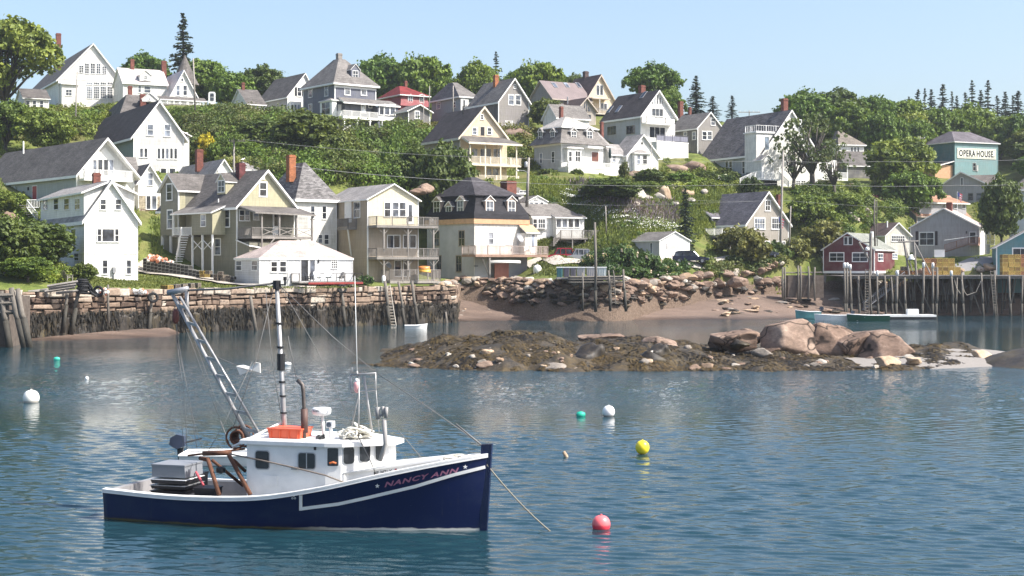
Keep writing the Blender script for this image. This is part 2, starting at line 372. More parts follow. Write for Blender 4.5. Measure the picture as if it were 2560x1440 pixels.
def beach_z(x, y):
    ys = np.interp(x, [-12, -4, 4, 12, 20, 30, 40, 50, 60, 100], [184.5, 189, 190, 191, 192, 193, 200, 206, 209, 212])
    ys = ys+fbm(x*.12, y*0+3, 3)*3
    z = (y-ys)*.21; z = np.where(z > 2.6, 2.6+(z-2.6)*.5, z)
    return z+fbm(x*.8, y*.8, 3)*.12+fbm(x*.12+5, y*.5, 3)*.8*np.clip(z, 0, 1)
def build_sheet(name, xs, ys, fn, m, **kw):
    X, Y = np.meshgrid(xs, ys); Z = fn(X, Y); nx = len(xs); ny = len(ys)
    idx = np.arange(nx*ny).reshape(ny, nx); Fq = np.stack([idx[:-1,:-1], idx[:-1,1:], idx[1:,1:], idx[1:,:-1]], -1).reshape(-1, 4)
    Fq = Fq[Z.ravel()[Fq].max(1) > -.6]
    o = link(name, np_mesh(name, np.stack([X.ravel(), Y.ravel(), Z.ravel()], 1), Fq, m, smooth=True)); tag(o, **kw); return o
build_sheet('beach', np.arange(-7.2, 100, .5), np.arange(178, 232, .5), beach_z, BEACH, kind='structure')
def beach2_z(x, y):   # strip of gravel under the left part of the wall; its water line runs along row 850 then up to the wall
    u = x/y*FPX+1280; yw = FPX*HC/(np.interp(u, [-400,0,80,150,330,420,470,600], [846,850,852,851,846,842,826,800])-VH)+fbm(x*.3, y*0+5, 3)*1.2
    return np.minimum((y-yw)*.09, 1.1)+fbm(x*.7, y*.7, 3)*.1
build_sheet('beach_strip', np.arange(-70, -28, .4), np.arange(118, 165, .4), lambda x, y: np.where(y > wall_y(x)+1, -2, beach2_z(x, y)), BEACH, kind='structure')
# ---------------------------------------------------------------- water
def water_mat():
    t = NT('harbour_water'); v = t.coord()
    t.b.inputs['Base Color'].default_value = (.010, .036, .048, 1); t.b.inputs['IOR'].default_value = 1.333
    t.b.inputs['Specular IOR Level'].default_value = .5
    v2 = t.coord((1, 1.5, 1)); n1 = t.noise(v2, 2.4, 4, .55); n2 = t.noise(v2, 9, 3, .5)
    pt = t.noise(t.coord((.5, 1, 1)), .05, 2); k = t.ramp(pt, [(.38, (.45,)*3), (.62, (1,)*3)])
    yb = t.ramp(t.math('MULTIPLY', t.sep(v)[1], .004), [(.27,(.22,)*3),(.33,(1,)*3),(.43,(1,)*3),(.5,(.3,)*3),(.60,(.3,)*3),(.68,(.9,)*3)]); h = t.math('MULTIPLY', t.math('MULTIPLY', t.math('ADD', n1, t.math('MULTIPLY', n2, .22)), k), yb)
    t.bump(h, .075, 1.0); t.b.inputs['Roughness'].default_value = .025
    return t.m
def build_water():
    vv = np.concatenate([np.linspace(1560, 800, 760), 665+135/np.linspace(1, 12, 140)[1:]]); D = FPX*HC/(vv-665)
    uu = np.linspace(-150, 2710, 620)
    k = (uu-1280)/FPX; X = k[None]*D[:, None]; Y = np.repeat(D[:, None], len(uu), 1); Z = np.zeros_like(X)
    rs = np.random.RandomState(3)
    cell = np.gradient(D)[:, None]
    band = np.exp(-((Y-93)/15)**4)+1.1*np.exp(-((Y-178)/30)**4)*np.clip((X+5)/20, 0, 1); ruff = .35+.95*vnoise(X*.035+4, Y*.07+1)+1.5*band
    for i in range(56):
        lam = .45*(2.6/.45)**(i/55)**1.1 if False else .26*(2.4/.26)**(i/55)
        th = rs.normal(-1.45, .42); kx, ky = math.cos(th)*2*math.pi/lam, math.sin(th)*2*math.pi/lam
        a = .0072*lam*math.exp(-(math.log(lam/.48)/.62)**2)*(.6 if lam < .4 else 1); ph = rs.rand()*6.28
        fade = np.clip(1.4-np.abs(cell)*2.2/lam, 0, 1)
        Z += a*fade*np.sin(kx*X+ky*Y+ph+.6*np.sin(.31*X+i)+.5*np.sin(.23*Y+2*i))
    Z *= ruff
    n = len(uu); m = len(vv); idx = np.arange(n*m).reshape(m, n); Fq = np.stack([idx[:-1,:-1], idx[:-1,1:], idx[1:,1:], idx[1:,:-1]], -1).reshape(-1, 4)
    V = np.stack([X.ravel(), Y.ravel(), Z.ravel()], 1)
    # wide skirt: sides, near side and the open sea beyond
    o = len(V); y0, y1 = D[0], D[-1]; xa, xb = X[0, 0], X[0, -1]; xc, xd = X[-1, 0], X[-1, -1]
    extra = [(-900,-200,0),(900,-200,0),(xb,y0,0),(xa,y0,0),(-1500,y1,0),(xc,y1,0),(xd,y1,0),(1500,y1,0),(-1500,5000,0),(1500,5000,0)]
    V = np.concatenate([V, np.array(extra)]); e = lambda *q: [o+i for i in q]
    F2 = [e(0,1,2,3), e(0,3,5,4), e(2,1,7,6), e(4,7,9,8)]
    me = np_mesh('water', V, np.concatenate([Fq, np.array(F2)]), water_mat(), smooth=True)
    tag(link('water', me), kind='structure')
build_water()
# ---------------------------------------------------------------- foliage
LEAF = leafmat('green_leaves', (.055,.10,.02), (.18,.27,.05))
LEAF2 = leafmat('yellow_green_leaves', (.075,.115,.025), (.23,.29,.065))
LEAFD = leafmat('dark_bush_leaves', (.045,.07,.02), (.14,.185,.045), rs=.2)
NEEDLE = leafmat('spruce_needles', (.022,.038,.026), (.07,.10,.055), transl=.05, rs=.15)
DKL = leafmat('dusty_green_leaves', (.05,.075,.03), (.16,.20,.08), rs=.1)
PURPLE = leafmat('purple_leaves', (.045,.012,.02), (.11,.03,.045), transl=.2, rs=0)
YELLOW = leafmat('yellow_leaves', (.30,.26,.02), (.62,.52,.04), rs=0)
ROSEL = leafmat('beach_rose_leaves', (.025,.06,.02), (.095,.16,.04), tips=(.6,.5,.5))
BLOOML = leafmat('white_blossom_leaves', (.03,.06,.02), (.10,.15,.04), tips=(.8,.8,.75))
OLIVEL = leafmat('olive_leaves', (.065,.075,.025), (.20,.215,.075))
BARK = wood('bark', (.10,.085,.07), .95); GBARK = wood('grey_bark', (.20,.18,.16), .95)
def leaf_cards(P, Nn, S, rs, el=1.5):
    """one rhombic card per point; P points, Nn normals, S sizes -> V,F"""
    n = len(P); r = rs.normal(size=(n, 3)); t = np.cross(Nn, r); t /= np.linalg.norm(t, axis=1)[:, None]+1e-9
    b = np.cross(Nn, t); S = S[:, None]
    V = np.stack([P-t*S*el*.5, P-b*S*.5+Nn*S*.15, P+t*S*el*.5, P+b*S*.5+Nn*S*.15], 1).reshape(-1, 3)
    return V, np.arange(n*4).reshape(n, 4)
def blob_cards(lobes, dens, leaf, rs, jit=.75, inner=.25):
    """lobes: (x,y,z,rx,ry,rz)"""
    Ps, Ns, Ss, A = [], [], [], []
    for (x, y, z, rx, ry, rz) in lobes:
        k = int(dens*(rx*ry+rx*rz+ry*rz)/3)+6; d = rs.normal(size=(k, 3)); d /= np.linalg.norm(d, axis=1)[:, None]
        bump = 1+.3*np.sin(d[:, 0]*6+x*3)*np.sin(d[:, 1]*6+y*3)+.22*np.sin(d[:, 2]*8+z*3)
        r = np.where(rs.rand(k) < inner, rs.uniform(.35, .9, k), rs.uniform(.74, 1.14, k))*bump
        P = np.array([x, y, z])+d*np.array([rx, ry, rz])*r[:, None]
        N = d*np.array([1/rx, 1/ry, 1/rz]); N /= np.linalg.norm(N, axis=1)[:, None]; N = N+rs.normal(size=N.shape)*jit; N[:, 2] += .25; N /= np.linalg.norm(N, axis=1)[:, None]
        Ps.append(P); Ns.append(N); Ss.append(leaf*rs.uniform(.6, 1.35, k)); A.append(np.clip(rs.normal(.5, .22, k)+rs.normal(0, .12), 0, 1))
    P = np.concatenate(Ps); V, F = leaf_cards(P, np.concatenate(Ns), np.concatenate(Ss), rs)
    return V, F, np.concatenate(A)
def limb_mesh(name, tips, rt, h0, rs, mat, base=(0, 0, -1.2)):
    mb = MB(); top = Vector((0, 0, h0)); mb.tube([base, (rs.normal()*.1, rs.normal()*.1, h0*.5), top], [rt*1.25, rt, rt*.8], 8)
    for tx, ty, tz in tips:
        e = Vector((tx, ty, tz)); s = top*rs.uniform(.75, 1); m = s.lerp(e, .5)+Vector((rs.normal()*.3, rs.normal()*.3, .4))
        mb.tube([s, m, e], [rt*.5, rt*.3, rt*.12], 5)
    o = mb.build(name, mat, smooth=True); me = o.data; bpy.data.objects.remove(o); return me
PROTO = {}
def proto_tree(key, seed, rx, h, clear, nl, lr, leaf, dens, mat, tmat=None, trunk=.28, open_=0):
    rs = np.random.RandomState(seed); lobes = []
    H = h-clear; cz = clear+H*.5
    for i in range(nl):
        d = rs.normal(size=3); d /= np.linalg.norm(d); r = rs.uniform(.35, .85)**.7
        x, y, z = d*np.array([rx-lr*.8, rx-lr*.8, H*.5-lr*.6])*r*1.05
        if z < -H*.2: x *= .8; y *= .8
        q = lr*rs.uniform(.65, 1.2); lobes.append((x, y, cz+z, q, q*rs.uniform(.85, 1.1), q*rs.uniform(.6, .85)))
    # small outliers break up the outline
    for i in range(nl*2):
        d = rs.normal(size=3); d /= np.linalg.norm(d); d[2] = abs(d[2])*1.0-.25
        x, y, z = d*np.array([rx*.93, rx*.93, H*.48]); q = lr*rs.uniform(.22, .45); lobes.append((x, y, cz+z, q, q, q*.7))
    V, F, A = blob_cards(lobes, dens, leaf, rs)
    tips = [(l[0], l[1], l[2]) for l in lobes[:nl]]
    PROTO[key] = dict(c=np_mesh('crown', V, F, mat, A), t=limb_mesh('trunk', tips, trunk, max(clear*1.1, h*.25), rs, tmat or BARK), w=2*rx, h=h)
proto_tree('broad', 1, 5.2, 10, 2.0, 26, 2.0, .42, 210, LEAF)
proto_tree('broad2', 2, 5.6, 9, 1.6, 30, 1.8, .40, 220, LEAF)
proto_tree('oval', 3, 4.0, 10, 1.5, 22, 1.7, .38, 220, LEAF)
proto_tree('light', 4, 4.6, 9, 1.5, 26, 1.6, .36, 210, LEAF2)
proto_tree('dark', 5, 4.2, 10, 1.2, 26, 1.7, .40, 230, LEAFD)
proto_tree('loose', 6, 5.2, 10, 3.2, 20, 1.35, .34, 190, LEAF, trunk=.32)
proto_tree('airy', 17, 5.2, 10, 2.6, 34, 1.3, .32, 150, LEAF2, trunk=.3)
proto_tree('open', 16, 5.0, 10, 1.8, 24, .72, .30, 62, DKL, trunk=.36)
proto_tree('shrub', 7, 1.9, 2.6, .1, 9, .95, .24, 330, LEAFD, trunk=.06)
proto_tree('shrub2', 8, 1.7, 2.2, .05, 8, .85, .22, 340, LEAF, trunk=.06)
proto_tree('rose', 9, 2.4, 2.4, .0, 12, 1.0, .22, 340, ROSEL, trunk=.06)
proto_tree('bloom', 10, 1.6, 1.9, .0, 8, .8, .2, 360, BLOOML, trunk=.06)
proto_tree('purple', 11, 2.6, 3.8, .3, 14, 1.1, .26, 300, PURPLE, trunk=.1)
proto_tree('yellow', 12, 1.5, 3.4, .3, 9, .75, .22, 320, YELLOW, trunk=.06)
proto_tree('olive', 13, 2.6, 4.5, .5, 14, 1.1, .28, 260, OLIVEL, trunk=.1)
def proto_spruce(key, seed, h, rx, dz, ragged, mat=NEEDLE):
    rs = np.random.RandomState(seed); P, N, S = [], [], []; mb = MB(); mb.tube([(0,0,-1), (0,0,h*.6), (0,0,h)], [.22, .13, .03], 7); z = h*.1
    while z < h*.985:
        t = z/h; Lw = rx*(1-t)**.9*rs.uniform(.72, 1.15)+.12; nb = int(5+6*(1-t))
        for b in range(nb):
            a = rs.rand()*6.283; L = Lw*rs.uniform(1-ragged, 1.1); dv = np.array([math.cos(a), math.sin(a), 0]); r0 = np.array([0, 0, z+rs.normal()*.06]); e = r0+dv*L+np.array([0, 0, -.30*L+.22*t])
            if b % 2 == 0: mb.tube([tuple(r0), tuple(e)], [.045, .012], 3, caps=False)
            for j in range(int(9*L+3)):
                s = rs.uniform(.1, 1.03); w_ = .20*(1.15-s)*L*.6+.04; p = r0*(1-s)+e*s+rs.normal(size=3)*np.array([w_, w_, .035])
                P.append(p); n = np.array([rs.normal()*.5, rs.normal()*.5, 1.]); N.append(n/np.linalg.norm(n)); S.append(rs.uniform(.16, .34))
        z += dz*rs.uniform(.8, 1.25)*(1-.45*t)
    P = np.array(P); V, F = leaf_cards(P, np.array(N), np.array(S), rs, 1.8)
    o = mb.build('trunk', BARK, smooth=True); me = o.data; bpy.data.objects.remove(o)
    PROTO[key] = dict(c=np_mesh('crown', V, F, mat, rs.rand(len(F))), t=me, w=2*rx, h=h)
proto_spruce('spruce', 21, 12, 3.0, .50, .3)
proto_spruce('spruce2', 22, 12, 2.3, .62, .5)
proto_spruce('spruce3', 23, 12, 2.7, .72, .6)
def plant(key, name, label, cat, u, vb, vt, wpx, D=None, group=None, rz=None, parts=True, x=None):
    """stand a plant on the ground: bottom row vb, top row vt, width in photo pixels"""
    if D is None:
        p = hit(u, vb); D = p.y if p else 300
    x0 = xat(u, D); pr = PROTO[key]; zb = zat(vb, D); g = gz(x0, D)
    zb = min(zb, g) if vb < 900 else zb
    zt = zat(vt, D); hh = max(.5, zt-zb); ww = wpx/FPX*D
    o = empty(name, (x0, D, zb), rz if rz is not None else (u*7.31+vb) % 6.28, label, cat, group)
    o.scale = (ww/pr['w'], ww/pr['w'], hh/pr['h'])
    link('crown', pr['c'], o)
    if parts: link('trunk', pr['t'], o)
    return o
T = plant
# ---- skyline trees, left to right
big = 'large leafy tree with bare upper twigs at the left edge'
T('airy','leafy_tree','tall yellowish green tree at the left edge overhanging the long white hall','tree',10,330,20,290,255)
T('airy','leafy_tree','lower green tree in front of the tall one at the left edge, below its crown','tree',15,400,238,150,235)
T('light','bushy_tree','light green bushy tree on the slope left of the thin bare pole','tree',110,372,268,150,232)
T('shrub2','shrub','green shrub right beside the foot of the thin bare pole','shrub',232,330,268,90,262)
T('shrub','shrub','dark shrub under the white hall at its right corner','shrub',255,300,262,70,280)
T('broad','leafy_tree','dark green tree behind the two red chimneys of the metal roofed house','tree',362,260,135,130,318)
T('spruce','spruce_tree','tall dark spruce rising alone against the sky behind the pointed turret','spruce',458,270,34,128,312)
T('oval','leafy_tree','rounded green tree right of the pointed turret','tree',515,290,138,120,305)
T('broad2','leafy_tree','leafy tree between the turret tree and the white house with two gables','tree',580,292,175,130,300)
T('dark','leafy_tree','dark tree behind the small red chimney of the white ell','tree',655,292,158,120,310)
T('broad','leafy_tree','wide leafy tree behind the left part of the red roofed house','tree',950,300,140,150,320)
T('broad2','leafy_tree','largest dark leafy tree on the skyline behind the red roof','tree',1062,310,132,160,318)
T('oval','leafy_tree','small tree between the blue house roof and the red roofed house','tree',990,290,160,80,325)
T('broad','leafy_tree','skyline tree behind the pale hip roofed blue house','tree',1195,300,155,120,325)
T('spruce3','spruce_tree','ragged spruce poking above the leafy trees behind the shingled house','spruce',1240,290,130,80,330)
T('broad2','leafy_tree','bright green tree behind the right slope of the shingled house roof','tree',1352,300,148,140,318)
T('oval','leafy_tree','tree partly hidden behind the shingled house gable','tree',1300,300,160,100,330)
T('dark','leafy_tree','low dark tree top behind the chimney of the brown roofed house','tree',1440,290,180,90,335)
T('loose','leafy_tree','umbrella shaped tree standing alone behind the white house with a balcony','tree',1630,320,148,158,300)
T('broad2','leafy_tree','lower bough tree right behind the white balcony house gable','tree',1672,330,215,90,296)
T('spruce','spruce_tree','tallest of the three spruces right of the umbrella shaped tree','spruce',1740,320,190,96,310)
T('spruce2','spruce_tree','second spruce, half the size, touching the tallest one','spruce',1782,320,240,74,308)
T('spruce2','spruce_tree','small lone spruce behind the ridge of the long grey roof','spruce',1830,330,238,62,316)
T('broad','leafy_tree','tree right of the tall brick chimney of the long grey roof','tree',2010,370,228,150,310)
T('dark','leafy_tree','tallest dark tree of the wood above the small white gable','tree',2092,370,216,150,318)
T('broad2','leafy_tree','leafy tree above the ridge of the small white gabled house','tree',2180,380,232,140,325)
T('oval','leafy_tree','tree where the wood slopes down toward the spruces','tree',2255,390,240,120,325)
for i, (u, vt, wd, k) in enumerate([(2295,228,34,'spruce2'),(2312,228,30,'spruce3'),(2328,230,38,'spruce'),(2357,215,44,'spruce2'),(2380,236,34,'spruce3'),(2392,246,34,'spruce'),
                 (2413,236,34,'spruce2'),(2430,208,46,'spruce3'),(2452,232,40,'spruce'),(2470,208,46,'spruce3'),(2493,244,34,'spruce2'),(2513,236,44,'spruce'),(2532,246,34,'spruce3'),(2545,232,46,'spruce2'),(2272,246,24,'spruce2')]):
    T(k,'spruce_tree','ragged dark spruce in the row along the skyline at the right','spruce',u,345,vt-6,wd*1.9,385+(i*7)%13,'spruces in the skyline row at the right')
for u, vt, wd, D, k, lb in [(2130,262,130,305,'broad','leafy tree in the wood right behind the weathered brown roof'),(2210,270,120,300,'broad2','leafy tree in the wood touching the right roof end of the small pale gable'),(2280,275,130,320,'light','yellow green tree below the left end of the spruce row'),(2350,262,140,322,'broad2','leafy tree in the wood straight above the left corner of the teal hall'),(2425,262,140,326,'broad','leafy tree in the wood above the right half of the teal hall roof'),(2500,285,130,322,'light','yellow green tree above the right wall of the teal hall'),(2555,290,120,318,'broad','leafy tree of the wood cut by the right edge under the last spruce'),
                 (2290,300,110,312,'broad','leafy tree between the pale gable and the teal hall'),(2565,320,110,312,'dark','dark tree at the right edge below the wood line'),(2580,350,90,296,'dark','dark tree at the right edge level with the hall sign'),(2575,385,90,290,'broad2','leafy tree at the right edge below the level of the hall sign'),(2060,255,130,312,'broad2','leafy tree behind the top of the big open tree'),(1995,262,90,318,'dark','dark tree right of the tall brick chimney, behind the leafy one')]:
    T(k,'leafy_tree',lb,'tree',u,420 if u > 2200 else 375,vt,wd,D,'leafy trees in the wood at the right')
# ---- trees lower on the hill
T('light','leafy_tree','bright green dense tree between the orange umbrella and the teal hall','tree',2255,520,338,180,272)
T('broad2','leafy_tree','green tree below the bright dense one and above the purple bush','tree',2280,530,420,150,262)
T('purple','purple_bush','dark purple red bush left of the orange roofed house','bush',2181,552,485,88,262)
T('dark','leafy_tree','dense dark maple in front of the pale grey house at the right edge','tree',2503,640,430,105,232)
T('open','pine_tree','tall open tree with bare branches in front of the white church like house','tree',2030,470,262,200,246)
T('open','pine_tree','lower open tree with dark foliage right in front of the white corner tower','tree',1985,470,330,130,245)
T('open','pine_tree','thin open tree right of the large open one, by the white rail','tree',2085,470,350,120,246)
T('spruce','spruce_tree','dark narrow spruce right of the white garage','spruce',1713,645,468,84,215)
T('olive','leafy_tree','airy green tree in front of the beige house deck by the parked wagon','tree',1855,686,560,140,215)
T('shrub','shrub','green bushes on the bank between the airy tree and the wooden posts','shrub',1925,686,600,110,219)
T('olive','shrub','olive green bush above the stone crib left of the red shack','shrub',1985,680,590,110,223)
T('light','leafy_tree','light green tree right of the beige house','tree',2025,610,480,130,236)
T('olive','leafy_tree','tall shrubby tree between the beige house and the brown roofed house','tree',2060,640,545,120,228)
T('light','bushy_tree','bright green bush on the grassy bank above the tall shrubby tree','bush',2110,545,478,90,243)
T('shrub','shrub','dark green bush behind the corner of the brown roofed house','shrub',2060,600,565,80,240)
T('dark','bushy_tree','broad dark green bush in the middle of the flower meadow','bush',1528,512,440,150,222)
T('shrub','round_bush','round clipped bush by the deck of the mansard house','bush',1441,446,421,36,236)
T('shrub','shrub','low bushes at the left front of the mansard house','shrub',1368,445,420,50,238)
T('shrub2','shrub','green shrub behind the tall utility pole','shrub',1345,475,435,70,228)
T('olive','shrub','narrow shrub between the mansard house deck and the white cottage','shrub',1560,440,400,26,238)
T('shrub','shrub','dark shrubs in front of the little white cottage','shrub',1625,460,420,80,240)
T('light','shrub','yellow green shrub among the boulders below the white cottage','shrub',1615,482,452,70,236)
T('shrub2','shrub','green shrubs right of the rock outcrop','shrub',1700,460,430,80,242)
T('shrub','shrub','green shrub under the first church like window pair','shrub',1765,452,425,50,245)
T('bloom','flowering_bush','white blooming bush in front of the church like house','bush',1812,455,432,44,244)
T('shrub','shrub','dark green shrub behind the white blooming bush','shrub',1826,452,425,42,246)
T('shrub','shrub','grey green bush under the white stair rail','shrub',1880,468,440,60,242)
T('dark','leafy_tree','grey green tree between the shingled house and the mansard roof','tree',1365,330,242,84,268)
T('olive','shrub','airy shrub beside the dark shingled shed','shrub',1043,345,296,44,258)
T('yellow','yellow_bush','bright yellow flowering bush right of the grey clapboard house','bush',513,398,324,52,238)
T('shrub2','shrub','green shrub beside the foot of the bright yellow bush','shrub',535,405,352,60,238)
T('dark','leafy_tree','large dark bush in front of the tan porch house','tree',1115,468,345,150,216)
T('dark','leafy_tree','dark tree left of the big bush in front of the tan porch house','tree',1040,460,360,110,218)
T('broad','leafy_tree','bright green tree in the thicket under the red roofed house','tree',985,440,345,90,228)
T('dark','leafy_tree','shaggy olive tree below the bay window of the blue house','tree',765,415,270,170,238)
T('dark','leafy_tree','rounded dark tree in the thicket right below the blue house','tree',850,420,325,120,234)
T('dark','leafy_tree','rounded bush tree on the slope below the white house with two gables','tree',660,410,290,140,244)
T('shrub','shrub','bush at the foot of the stone shed','shrub',925,372,335,60,246)
T('dark','leafy_tree','leafy bush on the left of the white waterfront house, behind the wooden chair','bush',95,690,545,180,163)
T('dark','leafy_tree','dark leafy tree at the left edge by the waterfront','tree',15,715,530,150,150)
T('light','shrub','bright green bush on the bank below the left edge tree','shrub',70,705,640,130,148)
T('shrub','shrub','green bush against the corner of the white waterfront house','shrub',205,702,655,76,158)
T('rose','rose_bush','pink tinged shrub by the corner of the yellow apartment house','bush',912,718,688,50,176)
for i, (u, vb, vt, wd, D) in enumerate([(1500,690,620,90,203),(1545,700,610,110,202),(1600,700,630,120,203),(1650,706,650,120,205),(1698,700,650,90,207),(1570,712,665,130,199.5),(1640,714,675,130,203),(1475,678,640,60,203),(1520,702,655,70,198),(1700,708,680,70,206)]):
    T('rose','rose_bush','one of the dense beach rose bushes in front of the white garage','bush',u,vb,vt,wd,D,'beach roses massed in front of the garage')
for k,u,vb,vt,w_,D,lb in (('light',560,372,296,80,250,'light green tree left of centre in the slope thicket, under the long white roof'),('broad',610,420,350,95,232,'mid green tree in the thicket right of the vine covered pole'),('olive',700,432,372,90,222,'olive bush tree above the orange chimney'),('broad2',905,440,372,100,222,'leafy tree in the thicket below the stone shed'),('olive',960,350,318,60,252,'olive bush below the shingled shed stair'),('light',820,448,405,90,214,'yellow green shrubby tree just above the yellow house roof'),('broad',480,330,285,70,262,'green tree under the end of the long porch'),('airy',90,330,262,110,262,'airy light tree below the white hall at its left'),('airy',20,560,470,110,190,'light leafy tree at the left edge below the barn roofed house lawn'),('light',1350,560,520,60,222,'light shrub tree behind the low white house'),('olive',1420,560,500,60,224,'olive shrub on the meadow edge behind the sun room')):
    T(k,'leafy_tree',lb,'tree',u,vb,vt,w_,D)
# ---- thickets nobody could count: clumps merged into one mesh each
def thicket(name, label, poly, n, mats, rmin, rmax, seed, leaf=.26, dens=260, kind='stuff', hf=.8):
    rs = np.random.RandomState(seed); P = np.array(poly); lo, hi = P.min(0), P.max(0); out = []
    def inside(u, v):
        c = False; j = len(poly)-1
        for i in range(len(poly)):
            a, b = poly[i], poly[j]
            if (a[1] > v) != (b[1] > v) and u < (b[0]-a[0])*(v-a[1])/(b[1]-a[1])+a[0]: c = not c
            j = i
        return c
    lobes = []; tries = 0
    while len(lobes) < n and tries < n*12:
        tries += 1; u, v = rs.uniform(lo, hi)
        if not inside(u, v): continue
        p = hit(u, v)
        if p is None: continue
        r = rs.uniform(rmin, rmax); lobes.append((p.x, p.y, p.z+r*.35, r, r, r*hf*rs.uniform(.7, 1.2)))
    k = len(mats); V, F, A, M = [], [], [], []; o = 0
    for i in range(k):
        v, f, a = blob_cards(lobes[i::k], dens, leaf, rs); V.append(v); F.append(f+o); A.append(a); M.append(np.full(len(f), i)); o += len(v)
    me = np_mesh(name, np.concatenate(V), np.concatenate(F), mats, np.concatenate(A), mi=np.concatenate(M))
    ob = link(name, me); tag(ob, label, 'shrubs', kind=kind); return ob
thicket('shrub_thicket', 'dense green thicket of shrubs covering the slope between the upper and lower houses',
    [(455,310),(600,285),(700,300),(850,350),(1020,330),(1060,350),(1060,400),(1180,470),(1000,470),(800,462),(640,450),(540,430),(470,400)], 300, [LEAFD, OLIVEL, LEAF, LEAFD], .9, 3.0, 31, leaf=.3, dens=190)
thicket('hedge', 'dark green hedge along the top of the slope under the metal roofed house', [(430,282),(620,285),(625,330),(470,335)], 130, [LEAF, LEAFD], .8, 1.5, 32)
thicket('hillside_brush', 'pale green brush on the slope at the upper left above the barn roof', [(0,285),(210,285),(235,345),(190,350),(0,352)], 200, [LEAF2, OLIVEL, LEAF], .6, 1.5, 33)
thicket('slope_brush', 'light green bushes on the slope between the barn roofed house and the left edge', [(0,525),(90,535),(130,560),(125,620),(60,640),(0,640)], 70, [LEAF2, LEAF, OLIVEL], .5, 1.4, 51)
thicket('upper_left_brush', 'tangle of green bushes below the white hall around the thin pole', [(60,290),(330,268),(330,330),(205,335),(180,350),(40,350)], 150, [LEAF2, LEAF, LEAFD], .6, 1.5, 52)
thicket('meadow_brush', 'low green plants and brush scattered over the meadow', [(1330,455),(1700,450),(1940,470),(1700,600),(1560,600),(1400,560)], 90, [LEAF2, LEAF, OLIVEL], .25, .7, 34, leaf=.2, dens=330)
thicket('bank_brush', 'green brush between the boulders at the foot of the lawns', [(1620,425),(1940,435),(1950,470),(1640,480)], 90, [LEAF, LEAF2, LEAFD], .4, 1.0, 35)
thicket('shore_brush', 'tangled brush above the shore rocks right of the beach roses', [(1730,655),(1960,655),(1960,692),(1760,700)], 80, [OLIVEL, LEAFD], .4, 1.0, 36)
thicket('right_brush', 'green undergrowth around the houses at the right', [(1990,470),(2330,480),(2340,540),(2260,540),(2140,590),(2060,600),(1980,560)], 170, [LEAF, LEAFD, LEAF2], .5, 1.4, 37)
thicket('left_brush', 'green weeds and bushes on the bank left of the white waterfront house', [(0,600),(130,640),(180,695),(160,722),(0,728)], 80, [LEAF, LEAF2], .3, .9, 38, leaf=.2)
thicket('upper_brush', 'scrub around the upper houses and rocks', [(1000,330),(1340,290),(1345,430),(1300,420),(1240,330)], 80, [LEAFD, OLIVEL], .5, 1.2, 39)
# ---- grass blades and flowers
def tufts(name, label, poly, n, h, mat, seed, w=.06, flower=None):
    rs = np.random.RandomState(seed); P = np.array(poly, float); lo, hi = P.min(0), P.max(0); pts = []
    # sample on a coarse hit grid, then jitter
    us = np.linspace(lo[0], hi[0], 46); vs = np.linspace(lo[1], hi[1], 26); G = {}
    for i, u in enumerate(us):
        for j, v in enumerate(vs):
            c = False; q = len(poly)-1
            for k in range(len(poly)):
                a, b = poly[k], poly[q]
                if (a[1] > v) != (b[1] > v) and u < (b[0]-a[0])*(v-a[1])/(b[1]-a[1])+a[0]: c = not c
                q = k
            if c:
                p = hit(u, v)
                if p: pts.append(p)
    pts = np.array([tuple(p) for p in pts]); sel = pts[rs.randint(len(pts), size=n)]; sel[:, 0] += rs.uniform(-.6, .6, n); sel[:, 1] += rs.uniform(-1.6, 1.6, n)
    sel[:, 2] = ground(sel[:, 0], sel[:, 1]); a = rs.rand(n)*6.28; ww = w*rs.uniform(.6, 1.6, n); hh = h*rs.uniform(.5, 1.3, n)
    t = np.stack([np.cos(a)*ww, np.sin(a)*ww, np.zeros(n)], 1); up = np.stack([rs.normal(size=n)*.25*hh, rs.normal(size=n)*.25*hh, hh], 1)
    V = np.stack([sel-t, sel+t, sel+up+t*.35, sel+up-t*.35], 1).reshape(-1, 3)
    tag(link(name, np_mesh(name, V, np.arange(4*n).reshape(n, 4), mat, np.clip(rs.normal(.55, .25, n), 0, 1))), label, 'grass', kind='stuff')
MEADOW = leafmat('meadow_grass_blades', (.09,.13,.03), (.25,.29,.085), rs=0, transl=.3)
DAISY = plain('daisy_petals', (.78,.78,.72), .6, .1)
LAWN = leafmat('lawn_grass_blades', (.075,.10,.025), (.17,.19,.06), rs=0, transl=.3)
tufts('meadow_grass','long green meadow grass on the slope below the mansard house',[(1330,460),(1900,452),(1740,600),(1560,610),(1450,600),(1440,520),(1330,500)],26000,.5,MEADOW,41,.12)
tufts('lawn_grass','short lawn grass around the white low house and above the rocks',[(1340,600),(1560,606),(1500,690),(1340,690)],9000,.22,LAWN,42,.12)
tufts('hill_grass','rough grass and weeds between the houses on the slope',[(0,300),(700,290),(1300,330),(2100,460),(2500,520),(2500,690),(1900,690),(1340,600),(1180,480),(600,440),(420,600),(420,690),(0,700)],42000,.34,MEADOW,45,.13)
LUP = leafmat('lupine_spikes', (.10,.10,.09), (.26,.20,.28), rs=0)
tufts('lupines','patches of faded purple lupines in the meadow',[(1430,470),(1500,462),(1560,500),(1700,530),(1700,560),(1590,548),(1480,500)],3500,.8,LUP,46,.10)
tufts('shore_lawn','short lawn grass behind the granite sea wall',[(170,690),(440,690),(700,712),(880,712),(880,722),(440,722),(170,716)],9000,.14,LAWN,43,.08)
